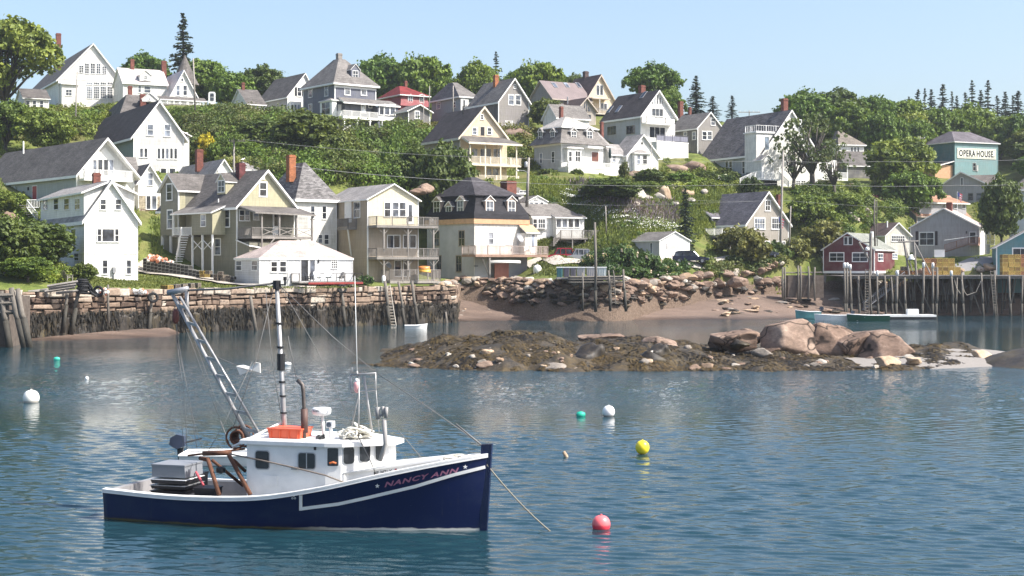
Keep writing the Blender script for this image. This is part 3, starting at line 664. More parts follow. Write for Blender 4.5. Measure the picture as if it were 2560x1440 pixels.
def daisies():
    rs = np.random.RandomState(44); P = []
    line = [(1410,500,14),(1450,520,26),(1500,538,28),(1560,556,22),(1620,566,22),(1690,575,14)]
    for i in range(900):
        t = rs.rand()*(len(line)-1); k = int(t); f = t-k; a, b = line[k], line[k+1]
        u = a[0]*(1-f)+b[0]*f+rs.normal()*8; v = a[1]*(1-f)+b[1]*f+rs.normal()*.42*(a[2]*(1-f)+b[2]*f)
        p = hit(u, v)
        if p is not None: P.append((p.x, p.y, p.z+rs.uniform(.3, .6)))
    P = np.array(P); n = len(P); P = np.repeat(P, 3, 0)+rs.normal(size=(n*3, 3))*np.array([.35, .35, .05]); n = len(P)
    N = rs.normal(size=(n, 3))*.35+np.array([0, -.3, 1]); N /= np.linalg.norm(N, axis=1)[:, None]
    V, F = leaf_cards(P, N, rs.uniform(.08, .17, n), rs, 1.1)
    tag(link('daisies', np_mesh('daisies', V, F, DAISY)), 'band of white daisies crossing the green meadow', 'flowers', kind='stuff')
daisies()
# ---------------------------------------------------------------- house builder: every number is a pixel of the photo turned into a point on a face of the house
class House:
    def __init__(s, name, label, u0, D, th, vb, u1=None, uL=None, cat='house', group=None, W=None, L=None, deep=2.5):
        s.th = R(th); x0 = xat(u0, D); s.P = Vector((x0, D, zat(vb, D))); s.ct, s.st = math.cos(s.th), math.sin(s.th)
        k1 = (u1-1280)/FPX if u1 else 0; s.W = W or (k1*D-x0)/(s.ct-k1*s.st)
        if L: s.L = L
        elif uL is not None:
            k2 = (uL-1280)/FPX; s.L = (x0-k2*D)/(s.st+k2*s.ct)
        else: s.L = s.W
        s.o = empty(name, s.P, s.th, label, cat, group); s.name = name; s.deep = deep
    def ray(s, u, v):
        c = Vector((0, 0, HC))-s.P; r = Vector(((u-1280)/FPX, 1, -(v-VH)/FPX))
        f = lambda q: Vector((q.x*s.ct+q.y*s.st, -q.x*s.st+q.y*s.ct, q.z)); return f(c), f(r)
    def onb(s, u, v, b=0): c, r = s.ray(u, v); t = (b-c.y)/r.y; q = c+r*t; return q.x, q.z
    def ona(s, u, v, a=0): c, r = s.ray(u, v); t = (a-c.x)/r.x; q = c+r*t; return q.y, q.z
    # face mappings: (p along, n outward, z)
    def mp(s, face, c=0):
        if face == 'F': return lambda p, n, z: (p, c-n, z)
        if face == 'S': return lambda p, n, z: (c-n, p, z)
        if face == 'R': return lambda p, n, z: (c+n, p, z)
    def px(s, face, u, v, c=0): return s.onb(u, v, c) if face == 'F' else s.ona(u, v, c)
    def part(s, name, mb, mats, parent=None, label=None, smooth=False):
        o = mb.build(name, mats, parent or s.o, smooth)
        if label: o['label'] = label
        return o
    def fbox(s, mb, f, p0, p1, n0, n1, z0, z1, mi=0):
        if p0 > p1: p0, p1 = p1, p0
        mb.hexa([f(p0,n0,z0), f(p1,n0,z0), f(p1,n1,z0), f(p0,n1,z0), f(p0,n0,z1), f(p1,n0,z1), f(p1,n1,z1), f(p0,n1,z1)], mi)
    def box(s, name, a0, a1, b0, b1, z0, z1, m, parent=None):
        mb = MB(); mb.box(a0, a1, b0, b1, z0, z1); return s.part(name, mb, m, parent)
    def walls(s, m, z1, a0=0, a1=None, b0=0, b1=None, z0=None, name='wall'):
        mb = MB(); mb.box(a0, s.W if a1 is None else a1, b0, s.L if b1 is None else b1, -s.deep if z0 is None else z0, z1)
        return s.part(name, mb, m)
    def gable(s, wm, rm, ze, zr, r=None, axis='b', lo=0, hi=None, e0=0, e1=None, z0=None, oe=.35, og=.3, t=.22, ze2=None, trim=None, name='wall', rname='roof', corner=True):
        """gabled body and roof. axis 'b': gable faces the front. ze left eave, ze2 right eave, r ridge position"""
        if axis == 'b': hi = s.W if hi is None else hi; e1 = s.L if e1 is None else e1; mp = lambda p, e, z: (p, e, z)
        else: hi = s.L if hi is None else hi; e1 = s.W if e1 is None else e1; mp = lambda p, e, z: (e, p, z)
        r = (lo+hi)/2 if r is None else r; ze2 = ze if ze2 is None else ze2; z0 = -s.deep if z0 is None else z0
        mb = MB(); mb.prism([(lo,z0),(hi,z0),(hi,ze2-.02),(r,zr-.02),(lo,ze-.02)], mp, e0, e1); wl = s.part(name, mb, wm)
        sl = (zr-ze)/(r-lo); sr = (zr-ze2)/(hi-r); l = lo-oe; h = hi+oe; zl = ze-sl*oe; zh = ze2-sr*oe
        mb = MB(); tv = t*math.sqrt(1+sl*sl)*.8; tr_ = t*math.sqrt(1+sr*sr)*.8
        mb.prism([(l,zl+tv*.25),(r,zr+tv*.35),(h,zh+tr_*.25),(h,zh-tr_*.6),(r,zr-tv*.55),(l,zl-tv*.6)], mp, e0-og, e1+og, [0,0,1,1,1,1], 1)
        rf = s.part(rname, mb, [rm, trim or TRIM])
        if corner:
            q = .11
            for pr in ((lo-.03, lo+q, ze), (hi-q, hi+.03, ze2)) if axis == 'b' else ((e0-.03, e0+q, ze), (e1-q, e1+.03, ze)):
                mb = MB()
                if axis == 'b': mb.box(pr[0], pr[1], e0-.03, e0+q, z0, pr[2]-.05)
                else: mb.box(pr[0], pr[1], lo-.03, lo+q, z0, pr[2]-.05)
                s.part('corner_board', mb, trim or TRIM)
        return rf
    def hip(s, rm, ze, zr, a0=0, a1=None, b0=0, b1=None, ra=None, rb=None, oh=.4, fascia=.2, name='roof', flat=None, parent=None, trim=None):
        """ra=(a0,a1) and rb=(b0,b1): ridge rectangle"""
        a1 = s.W if a1 is None else a1; b1 = s.L if b1 is None else b1; ra = ra or ((a0+a1)/2,)*2; rb = rb or ((b0+b1)/2,)*2
        A0, A1, B0, B1 = a0-oh, a1+oh, b0-oh, b1+oh; mb = MB()
        lo = [(A0,B0,ze),(A1,B0,ze),(A1,B1,ze),(A0,B1,ze)]; hi = [(ra[0],rb[0],zr),(ra[1],rb[0],zr),(ra[1],rb[1],zr),(ra[0],rb[1],zr)]
        n = len(mb.v); mb.v += lo+hi
        for q in ((0,1,5,4),(1,2,6,5),(2,3,7,6),(3,0,4,7),(4,5,6,7)): mb.f.append(tuple(n+i for i in q)); mb.m.append(0)
        mb.box(A0, A1, B0, B1, ze-fascia, ze-.004, 1)
        return s.part(name, mb, [rm, trim or TRIM], parent)
    def slab(s, name, P, t, mats, parent=None):   # P: 4 top points; thickness down; top mat 0, others 1
        mb = MB(); Q = [(x, y, z-t) for x, y, z in P]; n = len(mb.v); mb.v += Q+list(P)
        for q, mi in (((3,2,1,0),1),((4,5,6,7),0),((0,1,5,4),1),((1,2,6,5),1),((2,3,7,6),1),((3,0,4,7),1)): mb.f.append(tuple(n+i for i in q)); mb.m.append(mi)
        return s.part(name, mb, mats, parent)
    def win(s, face, rect, c=0, cols=1, rows=2, fr=.10, trim=None, gl=None, arch=False, name='window', sill=True, proud=.05, shut=None, xy=None):
        f = s.mp(face, c)
        if xy: p0, p1, z0, z1 = xy
        else:
            u0, v0, u1, v1 = rect; p0, z1 = s.px(face, u0, v0, c); p1, z0 = s.px(face, u1, v1, c)
            if p0 > p1: p0, p1 = p1, p0
        mb = MB(); g = MB(); tr = trim or TRIM
        s.fbox(mb, f, p0-fr, p0, -.01, proud, z0-fr, z1+fr*1.2); s.fbox(mb, f, p1, p1+fr, -.01, proud, z0-fr, z1+fr*1.2)
        s.fbox(mb, f, p0, p1, -.01, proud, z1, z1+fr*1.2); s.fbox(mb, f, p0, p1, -.01, proud, z0-fr, z0)
        if sill: s.fbox(mb, f, p0-fr*1.3, p1+fr*1.3, proud, proud+.05, z0-fr*1.1, z0-fr*.5)
        bw = .028
        for i in range(1, cols):
            p = p0+(p1-p0)*i/cols; s.fbox(mb, f, p-bw, p+bw, .004, proud*.8, z0, z1)
        for i in range(1, rows):
            z = z0+(z1-z0)*i/rows; q = bw*1.1 if rows == 2 else bw; s.fbox(mb, f, p0, p1, .004, proud*.78, z-q, z+q)
        fo = s.part(name, mb, tr)
        s.fbox(g, f, p0, p1, -.01, .012, z0, z1); s.part('pane', g, gl or GLASS, fo)
        if shut:
            for q0 in (p0-fr-.42, p1+fr+.02):
                m2 = MB(); s.fbox(m2, f, q0, q0+.4, 0, .05, z0-.02, z1+.02); s.part('shutter', m2, shut)
        return fo
    def door(s, face, rect, c=0, m=None, trim=None, glassy=None):
        f = s.mp(face, c); u0, v0, u1, v1 = rect; p0, z1 = s.px(face, u0, v0, c); p1, z0 = s.px(face, u1, v1, c)
        if p0 > p1: p0, p1 = p1, p0
        mb = MB(); fr = .1; s.fbox(mb, f, p0, p1, 0, .035, z0, z1)
        d = s.part('door', mb, m or TRIM)
        mb = MB(); s.fbox(mb, f, p0-fr, p0-.003, 0, .05, z0, z1+fr); s.fbox(mb, f, p1+.003, p1+fr, 0, .05, z0, z1+fr); s.fbox(mb, f, p0, p1, 0, .052, z1+.004, z1+fr)
        s.part('frame', mb, trim or TRIM, d)
        if glassy:
            mb = MB(); s.fbox(mb, f, p0+.15, p1-.15, .036, .042, z0+(z1-z0)*glassy, z1-.15); s.part('pane', mb, GLASS, d)
        mb = MB(); s.fbox(mb, f, p1-.14, p1-.08, .036, .09, z0+.95, z0+1.02); s.part('handle', mb, DARKM, d)
        return d
    def chim(s, u0, u1, vt, vb, a=None, b=0, m=BRICK, w=None, cap=True, parent=None):
        """brick chimney on depth plane b"""
        p0, zt = s.onb(u0, vt, b); p1, zb = s.onb(u1, vb, b); wd = abs(p1-p0) if w is None else w; pc = (p0+p1)/2
        mb = MB(); mb.box(pc-wd/2, pc+wd/2, b-wd*.45, b+wd*.45, zb-1.6, zt-.12)
        if cap: mb.box(pc-wd/2-.05, pc+wd/2+.05, b-wd*.45-.05, b+wd*.45+.05, zt-.35, zt-.18); mb.box(pc-wd/2+.04, pc+wd/2-.04, b-wd*.4, b+wd*.4, zt-.119, zt)
        else: mb.box(pc-wd/2+.003, pc+wd/2-.003, b-wd*.4, b+wd*.4, zt-.119, zt)
        return s.part('chimney', mb, m)
    def dormer(s, face, wrect, c, depth, rm, wm, ze_px, zr_px, side=.35, cols=2, rows=2, og=.15, trim=None, ra=None):
        """small gabled dormer whose front lies on the face plane c; wrect window rect; eave and ridge rows"""
        u0, v0, u1, v1 = wrect; p0, zt = s.px(face, u0, v0, c); p1, zb = s.px(face, u1, v1, c)
        if p0 > p1: p0, p1 = p1, p0
        p0 -= side; p1 += side; _, ze = s.px(face, (u0+u1)/2, ze_px, c); _, zr = s.px(face, (u0+u1)/2, zr_px, c); f = s.mp(face, c)
        g = lambda p, e, z: f(p, -e, z); r = (p0+p1)/2
        mb = MB(); mb.prism([(p0,zb-.3),(p1,zb-.3),(p1,ze),(r,zr-.03),(p0,ze)], g, 0, depth); d = s.part('dormer', mb, wm)
        mb = MB(); k = (zr-ze)/(r-p0); o = .18
        mb.prism([(p0-o,ze-k*o+.05),(r,zr+.06),(p1+o,ze-k*o+.05),(p1+o,ze-k*o-.06),(r,zr-.05),(p0-o,ze-k*o-.06)], g, -og, depth+.6, [0,0,1,1,1,1], 1)
        s.part('dormer_roof', mb, [rm, trim or TRIM], d)
        w = s.win(face, wrect, c, cols, rows, fr=.09, trim=trim, proud=.04); w.parent = d
        return d
    def rail(s, pts, h=.95, m=None, pitch=.14, posts=True, bal=.02, closed=None, post_w=.05, mats=None, cross=False):
        """railing through local points (a,b,z)"""
        m = m or TRIM; mb = MB()
        for A, B in zip(pts[:-1], pts[1:]):
            A, B = Vector(A), Vector(B); d = B-A; L = d.length; n = max(1, int(L/pitch)); t = d.normalized(); q = Vector((-t.y, t.x, 0))
            def bar(P, Q, hw, hh):
                k = (Q-P).normalized(); kk = Vector((-k.y, k.x, 0)).normalized()*hw if abs(k.z) < .99 else q*hw; up = Vector((0,0,hh))
                mb.hexa([P-kk-up, Q-kk-up, Q+kk-up, P+kk-up, P-kk+up, Q-kk+up, Q+kk+up, P+kk+up])
            bar(A+Vector((0,0,h)), B+Vector((0,0,h)), .045, .03); bar(A+Vector((0,0,.1)), B+Vector((0,0,.1)), .025, .03)
            if cross:
                k = max(1, round(L/2.2))
                for i in range(k):
                    P, Q = A+d*(i/k), A+d*((i+1)/k); bar(P+Vector((0,0,.12)), Q+Vector((0,0,h-.05)), .03, .04); bar(P+Vector((0,0,h-.05))+q*.07, Q+Vector((0,0,.12))+q*.07, .03, .04)
            else:
                for i in range(1, n):
                    P = A+d*(i/n); mb.box(P.x-bal, P.x+bal, P.y-bal, P.y+bal, P.z+.13, P.z+h-.03)
            if posts:
                k = max(1, round(L/2.0))
                for i in range(k+1):
                    P = A+d*(i/k); mb.box(P.x-post_w, P.x+post_w, P.y-post_w, P.y+post_w, P.z-.1, P.z+h+.06)
        return s.part('railing', mb, m)
    def post(s, a, b, z0, z1, m=None, w=.08, name='post'):
        mb = MB(); mb.box(a-w, a+w, b-w, b+w, z0, z1); return s.part(name, mb, m or TRIM)
    def sky(s, u, v, u1, v1, slope_pts):  # skylight by plane given by 3 local points
        c, r = s.ray(u, v); A, B, Cc = [Vector(q) for q in slope_pts]; n = (B-A).cross(Cc-A).normalized()
        if n.z < 0: n = -n
        def P(uu, vv): c, r = s.ray(uu, vv); return c+r*((A-c).dot(n)/r.dot(n))
        a, b = P(u, v), P(u1, v1); mid = (a+b)/2; up = (n.cross(Vector((0,0,1)))).normalized(); dn = up.cross(n).normalized()
        hw = min(.42, max(.3, abs((b-a).dot(up))/2)); hh = min(.75, max(.5, abs((b-a).dot(dn))/2)); mb = MB(); g = MB()
        def bx(m_, w_, h_, z0, z1): m_.hexa([mid+up*i*w_+dn*j*h_+n*z for z in (z0, z1) for i, j in ((-1,-1),(1,-1),(1,1),(-1,1))])
        bx(mb, hw+.07, hh+.07, .05, .16); o = s.part('skylight', mb, GALV); bx(g, hw-.03, hh-.03, .161, .168); s.part('pane', g, GLASS, o)
SAGE = siding('shaded_sage_clapboard', (.235,.225,.165), .2, .7); SAGE_LIT = siding('lit_sage_siding', (.46,.43,.28), .2, .7)  # one sage wall in a shaded and a lit tone, light put into colour
CREAM = siding('cream_yellow_clapboard', (.80,.72,.50), .24, .75, .06); TAN = siding('shaded_tan_clapboard', (.42,.34,.25), .16, .88)  # the tan is a darker tone painted on walls in shade
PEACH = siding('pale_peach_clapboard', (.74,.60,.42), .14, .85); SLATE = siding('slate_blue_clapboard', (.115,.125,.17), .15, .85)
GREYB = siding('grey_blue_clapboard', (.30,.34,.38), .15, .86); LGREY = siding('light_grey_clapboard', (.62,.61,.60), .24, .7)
COTT = siding('cottage_clapboard', (.66,.66,.67), .26, .5); TEAL = siding('teal_clapboard', (.19,.33,.34), .16, .85); TEAL_SHADE = siding('shaded_teal_clapboard', (.07,.17,.20), .3, .9)  # the darker teal is the same wall painted as its shaded side
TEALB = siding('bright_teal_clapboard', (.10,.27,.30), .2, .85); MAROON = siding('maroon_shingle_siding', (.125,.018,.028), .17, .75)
REDC = siding('red_clapboard', (.28,.035,.045), .15, .85); BEIGE = siding('beige_clapboard', (.40,.36,.31), .14, .82); LILAC = siding('pale_grey_and_shade_clapboard', (.40,.385,.40), .18, .9)  # the pale grey also paints shade onto white walls
SHING = siding('grey_cedar_shingle_siding', (.27,.25,.24), .2, .75, .3, .8); SHINGD = siding('dark_and_shaded_cedar_siding', (.13,.125,.13), .2, .7, .35)  # the darker cedar is a real dark siding and also painted shade
GRNS = siding('grey_green_clapboard', (.22,.28,.27), .15, .88); GREY_SHADE = plain('shaded_grey_boards', (.43,.42,.44), .7, .15, .8); PLY = plain('pale_plywood', (.55,.33,.19), .8, .2, 2)  # the grey boards are white walls painted in a shade tone
WH2 = siding('patched_white_clapboard', (.80,.78,.72), .2, .9, .22); STONEM = plain('rubble_stone_wall', (.42,.36,.26), .9, .7, 3.5, bump=.06)
METR = seamed('pinkish_metal_roof', (.56,.49,.47), 0, .55); BMET = seamed('brown_metal_roof', (.20,.155,.145), 0, .5); METB = seamed('pinkish_metal_gable_roof', (.56,.49,.47), 1, .6)
DBLUE = siding('dusk_blue_clapboard', (.14,.17,.21), .16, .88); WSH = siding('white_shingle_siding', (.66,.63,.57), .18, .7); REDP = plain('red_painted_boards', (.26,.035,.03), .6, .2)
GARW = siding('garage_vinyl_siding', (.80,.79,.75), .22, .88)
# ================= left: white hall on the hill
h = House('white_hall','big white hall with grid windows and a tall brick chimney at the upper left',146,290,28,264,u1=307,uL=60)
ze = h.onb(150,196)[1]; ar, zr = h.onb(233,110)
h.gable(WHITE, MIDR, ze, zr, r=h.W*.53, oe=.5, og=.5, t=.3)
for a,b,c_,d in ((198,164,208.5,182),(212.5,158.5,222,184),(227,158.5,237,184),(241.5,159,251,184),(256,166,265,185)): h.win('F',(a,b,c_,d),cols=2,rows=4,fr=.08)
for a,c_ in ((217.5,230),(235,247.5),(252,264.5),(269,281)): h.win('F',(a,206,c_,212),cols=3,rows=1,fr=.08); h.win('F',(a,217,c_,246),cols=3,rows=5,fr=.08)
h.chim(140,152,83,150,b=6.5,a=0)
h.box('belt', .1, h.W-.1, -.05, -.005, ze-.1, ze+.12, TRIM)
pa = h.onb(190,215)[0]; h.box('porch', .2, pa, -2.2, -.01, -h.deep, h.onb(170,214)[1], WHITE); h.slab('porch_roof', [(0,-2.6,h.onb(170,213)[1]),(pa+.2,-2.6,h.onb(170,213)[1]),(pa+.2,-.02,h.onb(170,209)[1]),(0,-.02,h.onb(170,209)[1])], .15, [MIDR,TRIM]); h.win('F',(165,224,179,239),c=-2.2,cols=2,rows=2,shut=None)
h = House('white_house','small white house half hidden by trees below the big white hall',60,262,25,290,u1=122,uL=40)
h.gable(WHITE, MIDR, h.onb(90,245)[1], h.onb(90,214)[1], axis='a');
for q in ((66,252,74,270),(82,252,90,270),(100,252,108,270)): h.win('F',q)
h.box('foundation', -.15, h.W+.15, -.6, -.01, -2.5, .3, CONC)
# Victorian with metal roof and turret
h = House('victorian_house','white house with pinkish metal roofs, a pointed dark turret and a long porch',428,286,28,262,u1=490,uL=390)
ze = h.onb(430,233)[1]; zr = h.onb(457,176)[1]
h.gable(WHITE, METB, ze, zr, oe=.4, og=.4)
for q in ((441,214,449,238),(458.5,214,467,238)): h.win('F',q,fr=.12)
h.win('F',(453,196,458,203),rows=1,fr=.1)
a0 = h.onb(308,220,5)[0]; zl = h.onb(360,207,5)[1]; zt = h.onb(360,174,9)[1]
mbx = MB(); mp = lambda p,e,z: (e,p,z)
h.gable(WHITE, METR, zl, zt, axis='a', lo=5, hi=13, e0=a0, e1=.5, r=9, oe=.4, name='wing_wall', rname='wing_roof')
for q in ((346,214,352,231),(361,216,376,232)): h.win('F',q,c=5)
h.dormer('F',(361,190,367,199),5,4,METR,WHITE,187,176,side=.9)
h.chim(326,335,148,176,b=9); h.chim(404,415,152,180,b=9)
tx, tz = h.onb(466,213,7); mb = MB(); tx2 = h.W-1.6; mb.lathe([(2.0,-2),(2.0,tz)], (tx2+1.2,6.5,0), 10); h.part('turret', mb, WHITE)
mb = MB(); _, tp = h.onb(461,137,6.5); mb.lathe([(2.9,tz-.1),(2.2,tz+1.2),(.05,tp)], (tx2+1.2,6.5,0), 12); h.part('turret_roof', mb, MIDR)
for i in (0,1): h.win('F',(0,0,0,0),c=4.52,xy=(tx2+.5+i*1.0,tx2+1.0+i*1.0,tz-3.2,tz-1.2))
pr = h.onb(518,250,-2)[0]; pl = h.onb(400,250,-2)[0]; z1 = h.onb(450,250,-2)[1]
h.slab('porch_roof', [(pl,-2.2,z1),(pr,-2.2,z1),(pr,-.05,z1+.8),(pl,-.05,z1+.8)], .2, [MIDR,TRIM])
h.box('porch_floor', pl, pr, -2.1, -.05, -.3, -.05, GREYW); h.box('porch_skirt', pl, pr, -2.0, -.1, -2.5, -.31, GREYW)
for i in range(8): h.post(pl+.15+(pr-pl-.3)*i/7, -2.0, -.05, z1-.2, w=.1)
h.rail([(pl+.1,-2.05,-.05),(pr-.1,-2.05,-.05)],h=.8)
o = h.o
# brownish hip roofed house behind the grey-green one
h = House('grey_roofed_house','brownish grey hip roofed house tucked behind the grey clapboard gable',300,246,25,330,u1=392,uL=203)
zE = h.onb(300,297)[1]; h.walls(GRNS, zE); h.hip(MIDR, zE, h.onb(360,240,6)[1], ra=(2,h.W-1), rb=(5,6)); h.chim(320,330,215,240,b=5.5); h.chim(350,364,235,256,b=2); h.dormer('F',(372,246,376,250),1.5,4,MIDR,WHITE,247,232,side=1.1,cols=1)
# grey clapboard house with dark roof
h = House('clapboard_house','pale grey clapboard house with dark purple roof and five narrow windows in a row',334,222,30,432,u1=460,uL=207)
ze = h.onb(334,335)[1]; zr = h.onb(399,253)[1]
h.gable(LGREY, DARKR, ze, zr, oe=.55, og=.5, t=.3)
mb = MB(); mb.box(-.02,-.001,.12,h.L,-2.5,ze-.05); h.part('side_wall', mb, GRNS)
for q in ((369,311.5,382.5,338),(411.5,311.5,425,340.5)): h.win('F',q,fr=.14)
for q in ((350,371,357,393),(361,371,368,393)): h.win('F',q,rows=1,fr=.1)
for i in range(5): h.win('F',(394+i*10.4,371,400.5+i*10.4,397),rows=1,fr=.1)
h.win('F',(402,421,415,440),rows=1); h.win('F',(424,421,438,440),rows=1)
h.box('side_bay', h.W+.01, h.W+1.3, 1.5, 5, -2.5, ze+.1, WHITE); h.slab('bay_roof', [(h.W-.2,1,ze+1),(h.W+1.6,1,ze+.2),(h.W+1.6,5.4,ze+.2),(h.W-.2,5.4,ze+1)], .15, [LIGHTR,TRIM]); h.win('F',(464,333,468,350),c=1.5,rows=2)
# long barn-like house
h = House('long_house','long grey roofed house at the left edge with a balcony and red door',191,196,40,520,u1=335,uL=-45)
ze = h.onb(191,430)[1]; zr = h.onb(262,347)[1]
h.gable(WHITE, MIDR, ze, zr, oe=.5, og=1.1, t=.32, r=h.W*.48)
mb = MB(); mb.box(-.02,-.001,.12,h.L,-2.5,ze-.05); h.part('side_wall', mb, siding('grey_green_shade_clapboard', (.40,.42,.40), .15, .88))  # left side of the white house, shade painted as a grey-green tone
for q in ((232.5,400,241.5,436),(245,399,256,439),(259.5,399,270,439),(273,400,283,436)): h.win('F',q,rows=1,fr=.07)
mb = MB(); a_,zz=h.onb(262,368); b_,z2=h.onb(235,396); c_,_=h.onb(288,396); mb.prism([(b_,z2),(c_,z2),(a_,zz)], lambda p,e,z:(p,e,z), -.04,-.002); h.part('gable_panel', mb, TRIM)
pl = h.onb(210,447,-1.6)[0]; pr = h.onb(331,447,-1.6)[0]; zf = h.onb(260,447,-1.6)[1]
h.box('balcony', pl, pr, -1.7, -.02, zf-.3, zf, TRIM); h.rail([(pl+.05,-.1,zf),(pl+.05,-1.65,zf),(pr-.05,-1.65,zf),(pr-.05,-.1,zf)], h=1.15)
h.win('S',(11,469,36.5,506),cols=3,rows=2); h.door('S',(81.5,466,92.5,498),m=plain('red_door',(.35,.03,.04),.5))
bq, zz = h.ona(67,376,2.5); mb = MB(); mb.tube([(2.0,bq,zz-.5),(2.0,bq,zz+1.3)],.12,8); h.part('vent_pipe', mb, TRIM)
h.box('wall_lamp', -.2, -.01, h.ona(72,473)[0]-.1, h.ona(72,473)[0]+.1, h.ona(72,476)[1], h.ona(72,468)[1], DARKM)
# white waterfront house
h = House('waterfront_house','white house by the sea wall with a shed dormer of four windows',211.4,165,30,702,u1=344,uL=97)
ze = h.onb(211.4,545)[1]; zr = h.onb(276,453)[1]; zb2 = h.onb(211.4,632)[1]
wm = siding('bright_white_clapboard', (.84,.83,.79), .26, .72, .08)
h.gable(wm, LIGHTR, ze, zr, oe=.35, og=.35, t=.34)
h.box('belt', -.04, h.W+.04, -.05, -.001, zb2-.08, zb2+.08, TRIM); h.box('side_belt', -.05, -.001, .1, h.L, zb2-.08, zb2+.08, TRIM)
_, zd = h.ona(150,489,.15); bw = .9; mb = MB()
# shed dormers on both slopes
zd0 = ze+.25
mb.prism([(.15,zd0),(.15,zd),(h.W/2,zr-.15),(h.W/2,zd0)], lambda p,e,z:(p,e,z), bw, h.L-.3); h.part('shed_dormer', mb, wm)
mb = MB(); mb.prism([(h.W/2,zd0),(h.W/2,zr-.15),(h.W-.15,zd),(h.W-.15,zd0)], lambda p,e,z:(p,e,z), bw, h.L-.3); h.part('shed_dormer', mb, wm)
k = (zr-.1-zd)/(h.W/2-.15); mb = MB(); o_ = .4
mb.prism([(.15-o_,zd-k*o_+.06),(h.W/2,zr+.12),(h.W-.15+o_,zd-k*o_+.06),(h.W-.15+o_,zd-k*o_-.14),(h.W/2,zr-.12),(.15-o_,zd-k*o_-.14)], lambda p,e,z:(p,e,z), bw-.45, h.L+.2, [0,0,1,1,1,1], 1); h.part('dormer_roof', mb, [LIGHTR,TRIM])
for q in ((251.5,499,264,523.5),(289.5,499,302,523.5)): h.win('F',q,fr=.1)
h.win('F',(256,573,284.5,603.5),rows=1); h.win('F',(244,573,252.5,603.5)); h.win('F',(288,573,296,603.5))
for q in ((257,651,268,684.5),(317,651,327,684.5)): h.win('F',q,fr=.08)
for a,b in ((108.5,119.5),(135,146),(161,173),(187.5,200)): h.win('S',(a,498.5,b,522.5),c=.15,fr=.08)
h.win('S',(178.5,574,189.5,606),fr=.09); h.win('S',(117,634,129,642),rows=1); h.win('S',(186,635,197,651))
h.box('electric_meter', *sorted((h.onb(281,0)[0],h.onb(288,0)[0])), -.3,-.01, h.onb(284,682)[1], h.onb(284,668)[1], GALV); h.box('meter_pipe', h.onb(284,0)[0]-.05,h.onb(284,0)[0]+.05,-.15,-.02,0,h.onb(284,682)[1],GALV)
h.chim(232,250,432,447,b=9,cap=True)
# small white house between
h = House('small_white_house','narrow white gabled house between the waterfront house and the sage green house',346,205,30,530,u1=401,uL=306)
ze = h.onb(346,452)[1]; zr = h.onb(376,411)[1]
h.gable(WHITE, GREYR, ze, zr, oe=.35, og=.35); h.win('F',(370,433,381.5,463),fr=.09)
h.box('stone_front', .02, h.W-.02, -.03, -.001, -2.5, h.onb(370,490)[1], STONEM)
h.win('F',(366,490,376,523),c=-.03,rows=1); h.win('F',(380,490,391,523),c=-.03,rows=1)
h.gable(WHITE, GREYR, h.onb(330,452,3)[1], h.onb(325,393,5)[1], axis='a', lo=3, hi=9, e0=-3.4, e1=1, name='wing_wall', rname='wing_roof')
pl = h.onb(352,540,-2)[0]; pr = h.onb(400,540,-2)[0]; zf = h.onb(370,541,-2)[1]
h.box('deck', pl, pr, -2.2, -.04, zf-.25, zf, TRIM); h.rail([(pl,-2.15,zf),(pr,-2.15,zf)], h=.9, m=plain('brown_rail',(.12,.05,.04)), pitch=.6)
# grey roofs behind the sage house
h = House('grey_roofed_house','low grey roofed house behind the sage green house, with a dark red chimney',537,206,30,480,u1=582,uL=437)
h.gable(WHITE, LIGHTR, h.onb(537,431)[1], h.onb(560,399)[1], oe=.4); h.chim(490,506,373,402,b=8);
h = House('grey_roofed_house','long low pale grey roof beside the utility pole top, behind the sage green house',600,212,20,470,u1=655,uL=580)
h.hip(LIGHTR, h.onb(610,424)[1], h.onb(640,405,3)[1], ra=(1,h.W-2.5), rb=(3,h.L-3), oh=.3); h.walls(WHITE, h.onb(610,424)[1])
# sage green house
h = House('sage_green_house','big sage green house on stilts with a covered porch above the trap stacks',592,176,44,660,u1=736,uL=401)
ze = h.onb(592.5,511)[1]; zr = h.onb(661,426)[1]
h.gable(SAGE_LIT, MIDR, ze, zr, oe=.45, og=.5, t=.3)
mb = MB(); mb.box(-.03,-.001,.12,h.L-.02,-2.5,ze-.1); h.part('side_wall', mb, SAGE)  # left side in the dark copy, its shade painted in
h.box('front_band', .1, h.W-.1, -.04, -.001, -2.5, h.onb(650,522)[1], SAGE)  # front below the porch roof painted in the shaded side's tone
h.win('F',(649.5,457,665.5,490),fr=.16,sill=False); h.win('F',(654,441,660,447),rows=1,fr=.08,name='attic_vent')
h.win('S',(561,524,573.5,566),fr=.13,c=-.03); h.win('S',(538,598,551,636),c=-.03,fr=.12)
# cross gable tower at the rear left
aw = -1.0; bn = h.ona(446,560,aw)[0]; bf = h.ona(401.5,560,aw)[0]; zt = h.ona(446,470,aw)[1]; zp = h.ona(424,434,aw)[1]; zl = h.ona(420,589,aw)[1]
h.gable(SAGE, MIDR, zt, zp, axis='a', lo=bn, hi=bf, e0=aw, e1=h.W*.5, z0=zl, oe=.4, og=.35, name='tower_wall', rname='tower_roof')
mb = MB(); mb.box(aw+.12, -.05, bn-.03, bn-.001, zl, zt-.1); h.part('tower_side', mb, SAGE_LIT)  # front-facing end in the lit copy of the siding
h.win('S',(417.5,462,430,499),c=aw,fr=.14); h.win('S',(419,527,431,570),c=aw,fr=.13); h.win('S',(455,537,462,569),c=-.03,fr=.08)
for b_ in (bn+.15, (bn+bf)/2, bf-.15): h.post(aw+.2, b_, -2.5, zl, w=.12)
h.box('rear_base', .02, h.W*.5, h.L+.01, bf-.3, -2.5, zl, SAGE) if bf > h.L+.4 else None
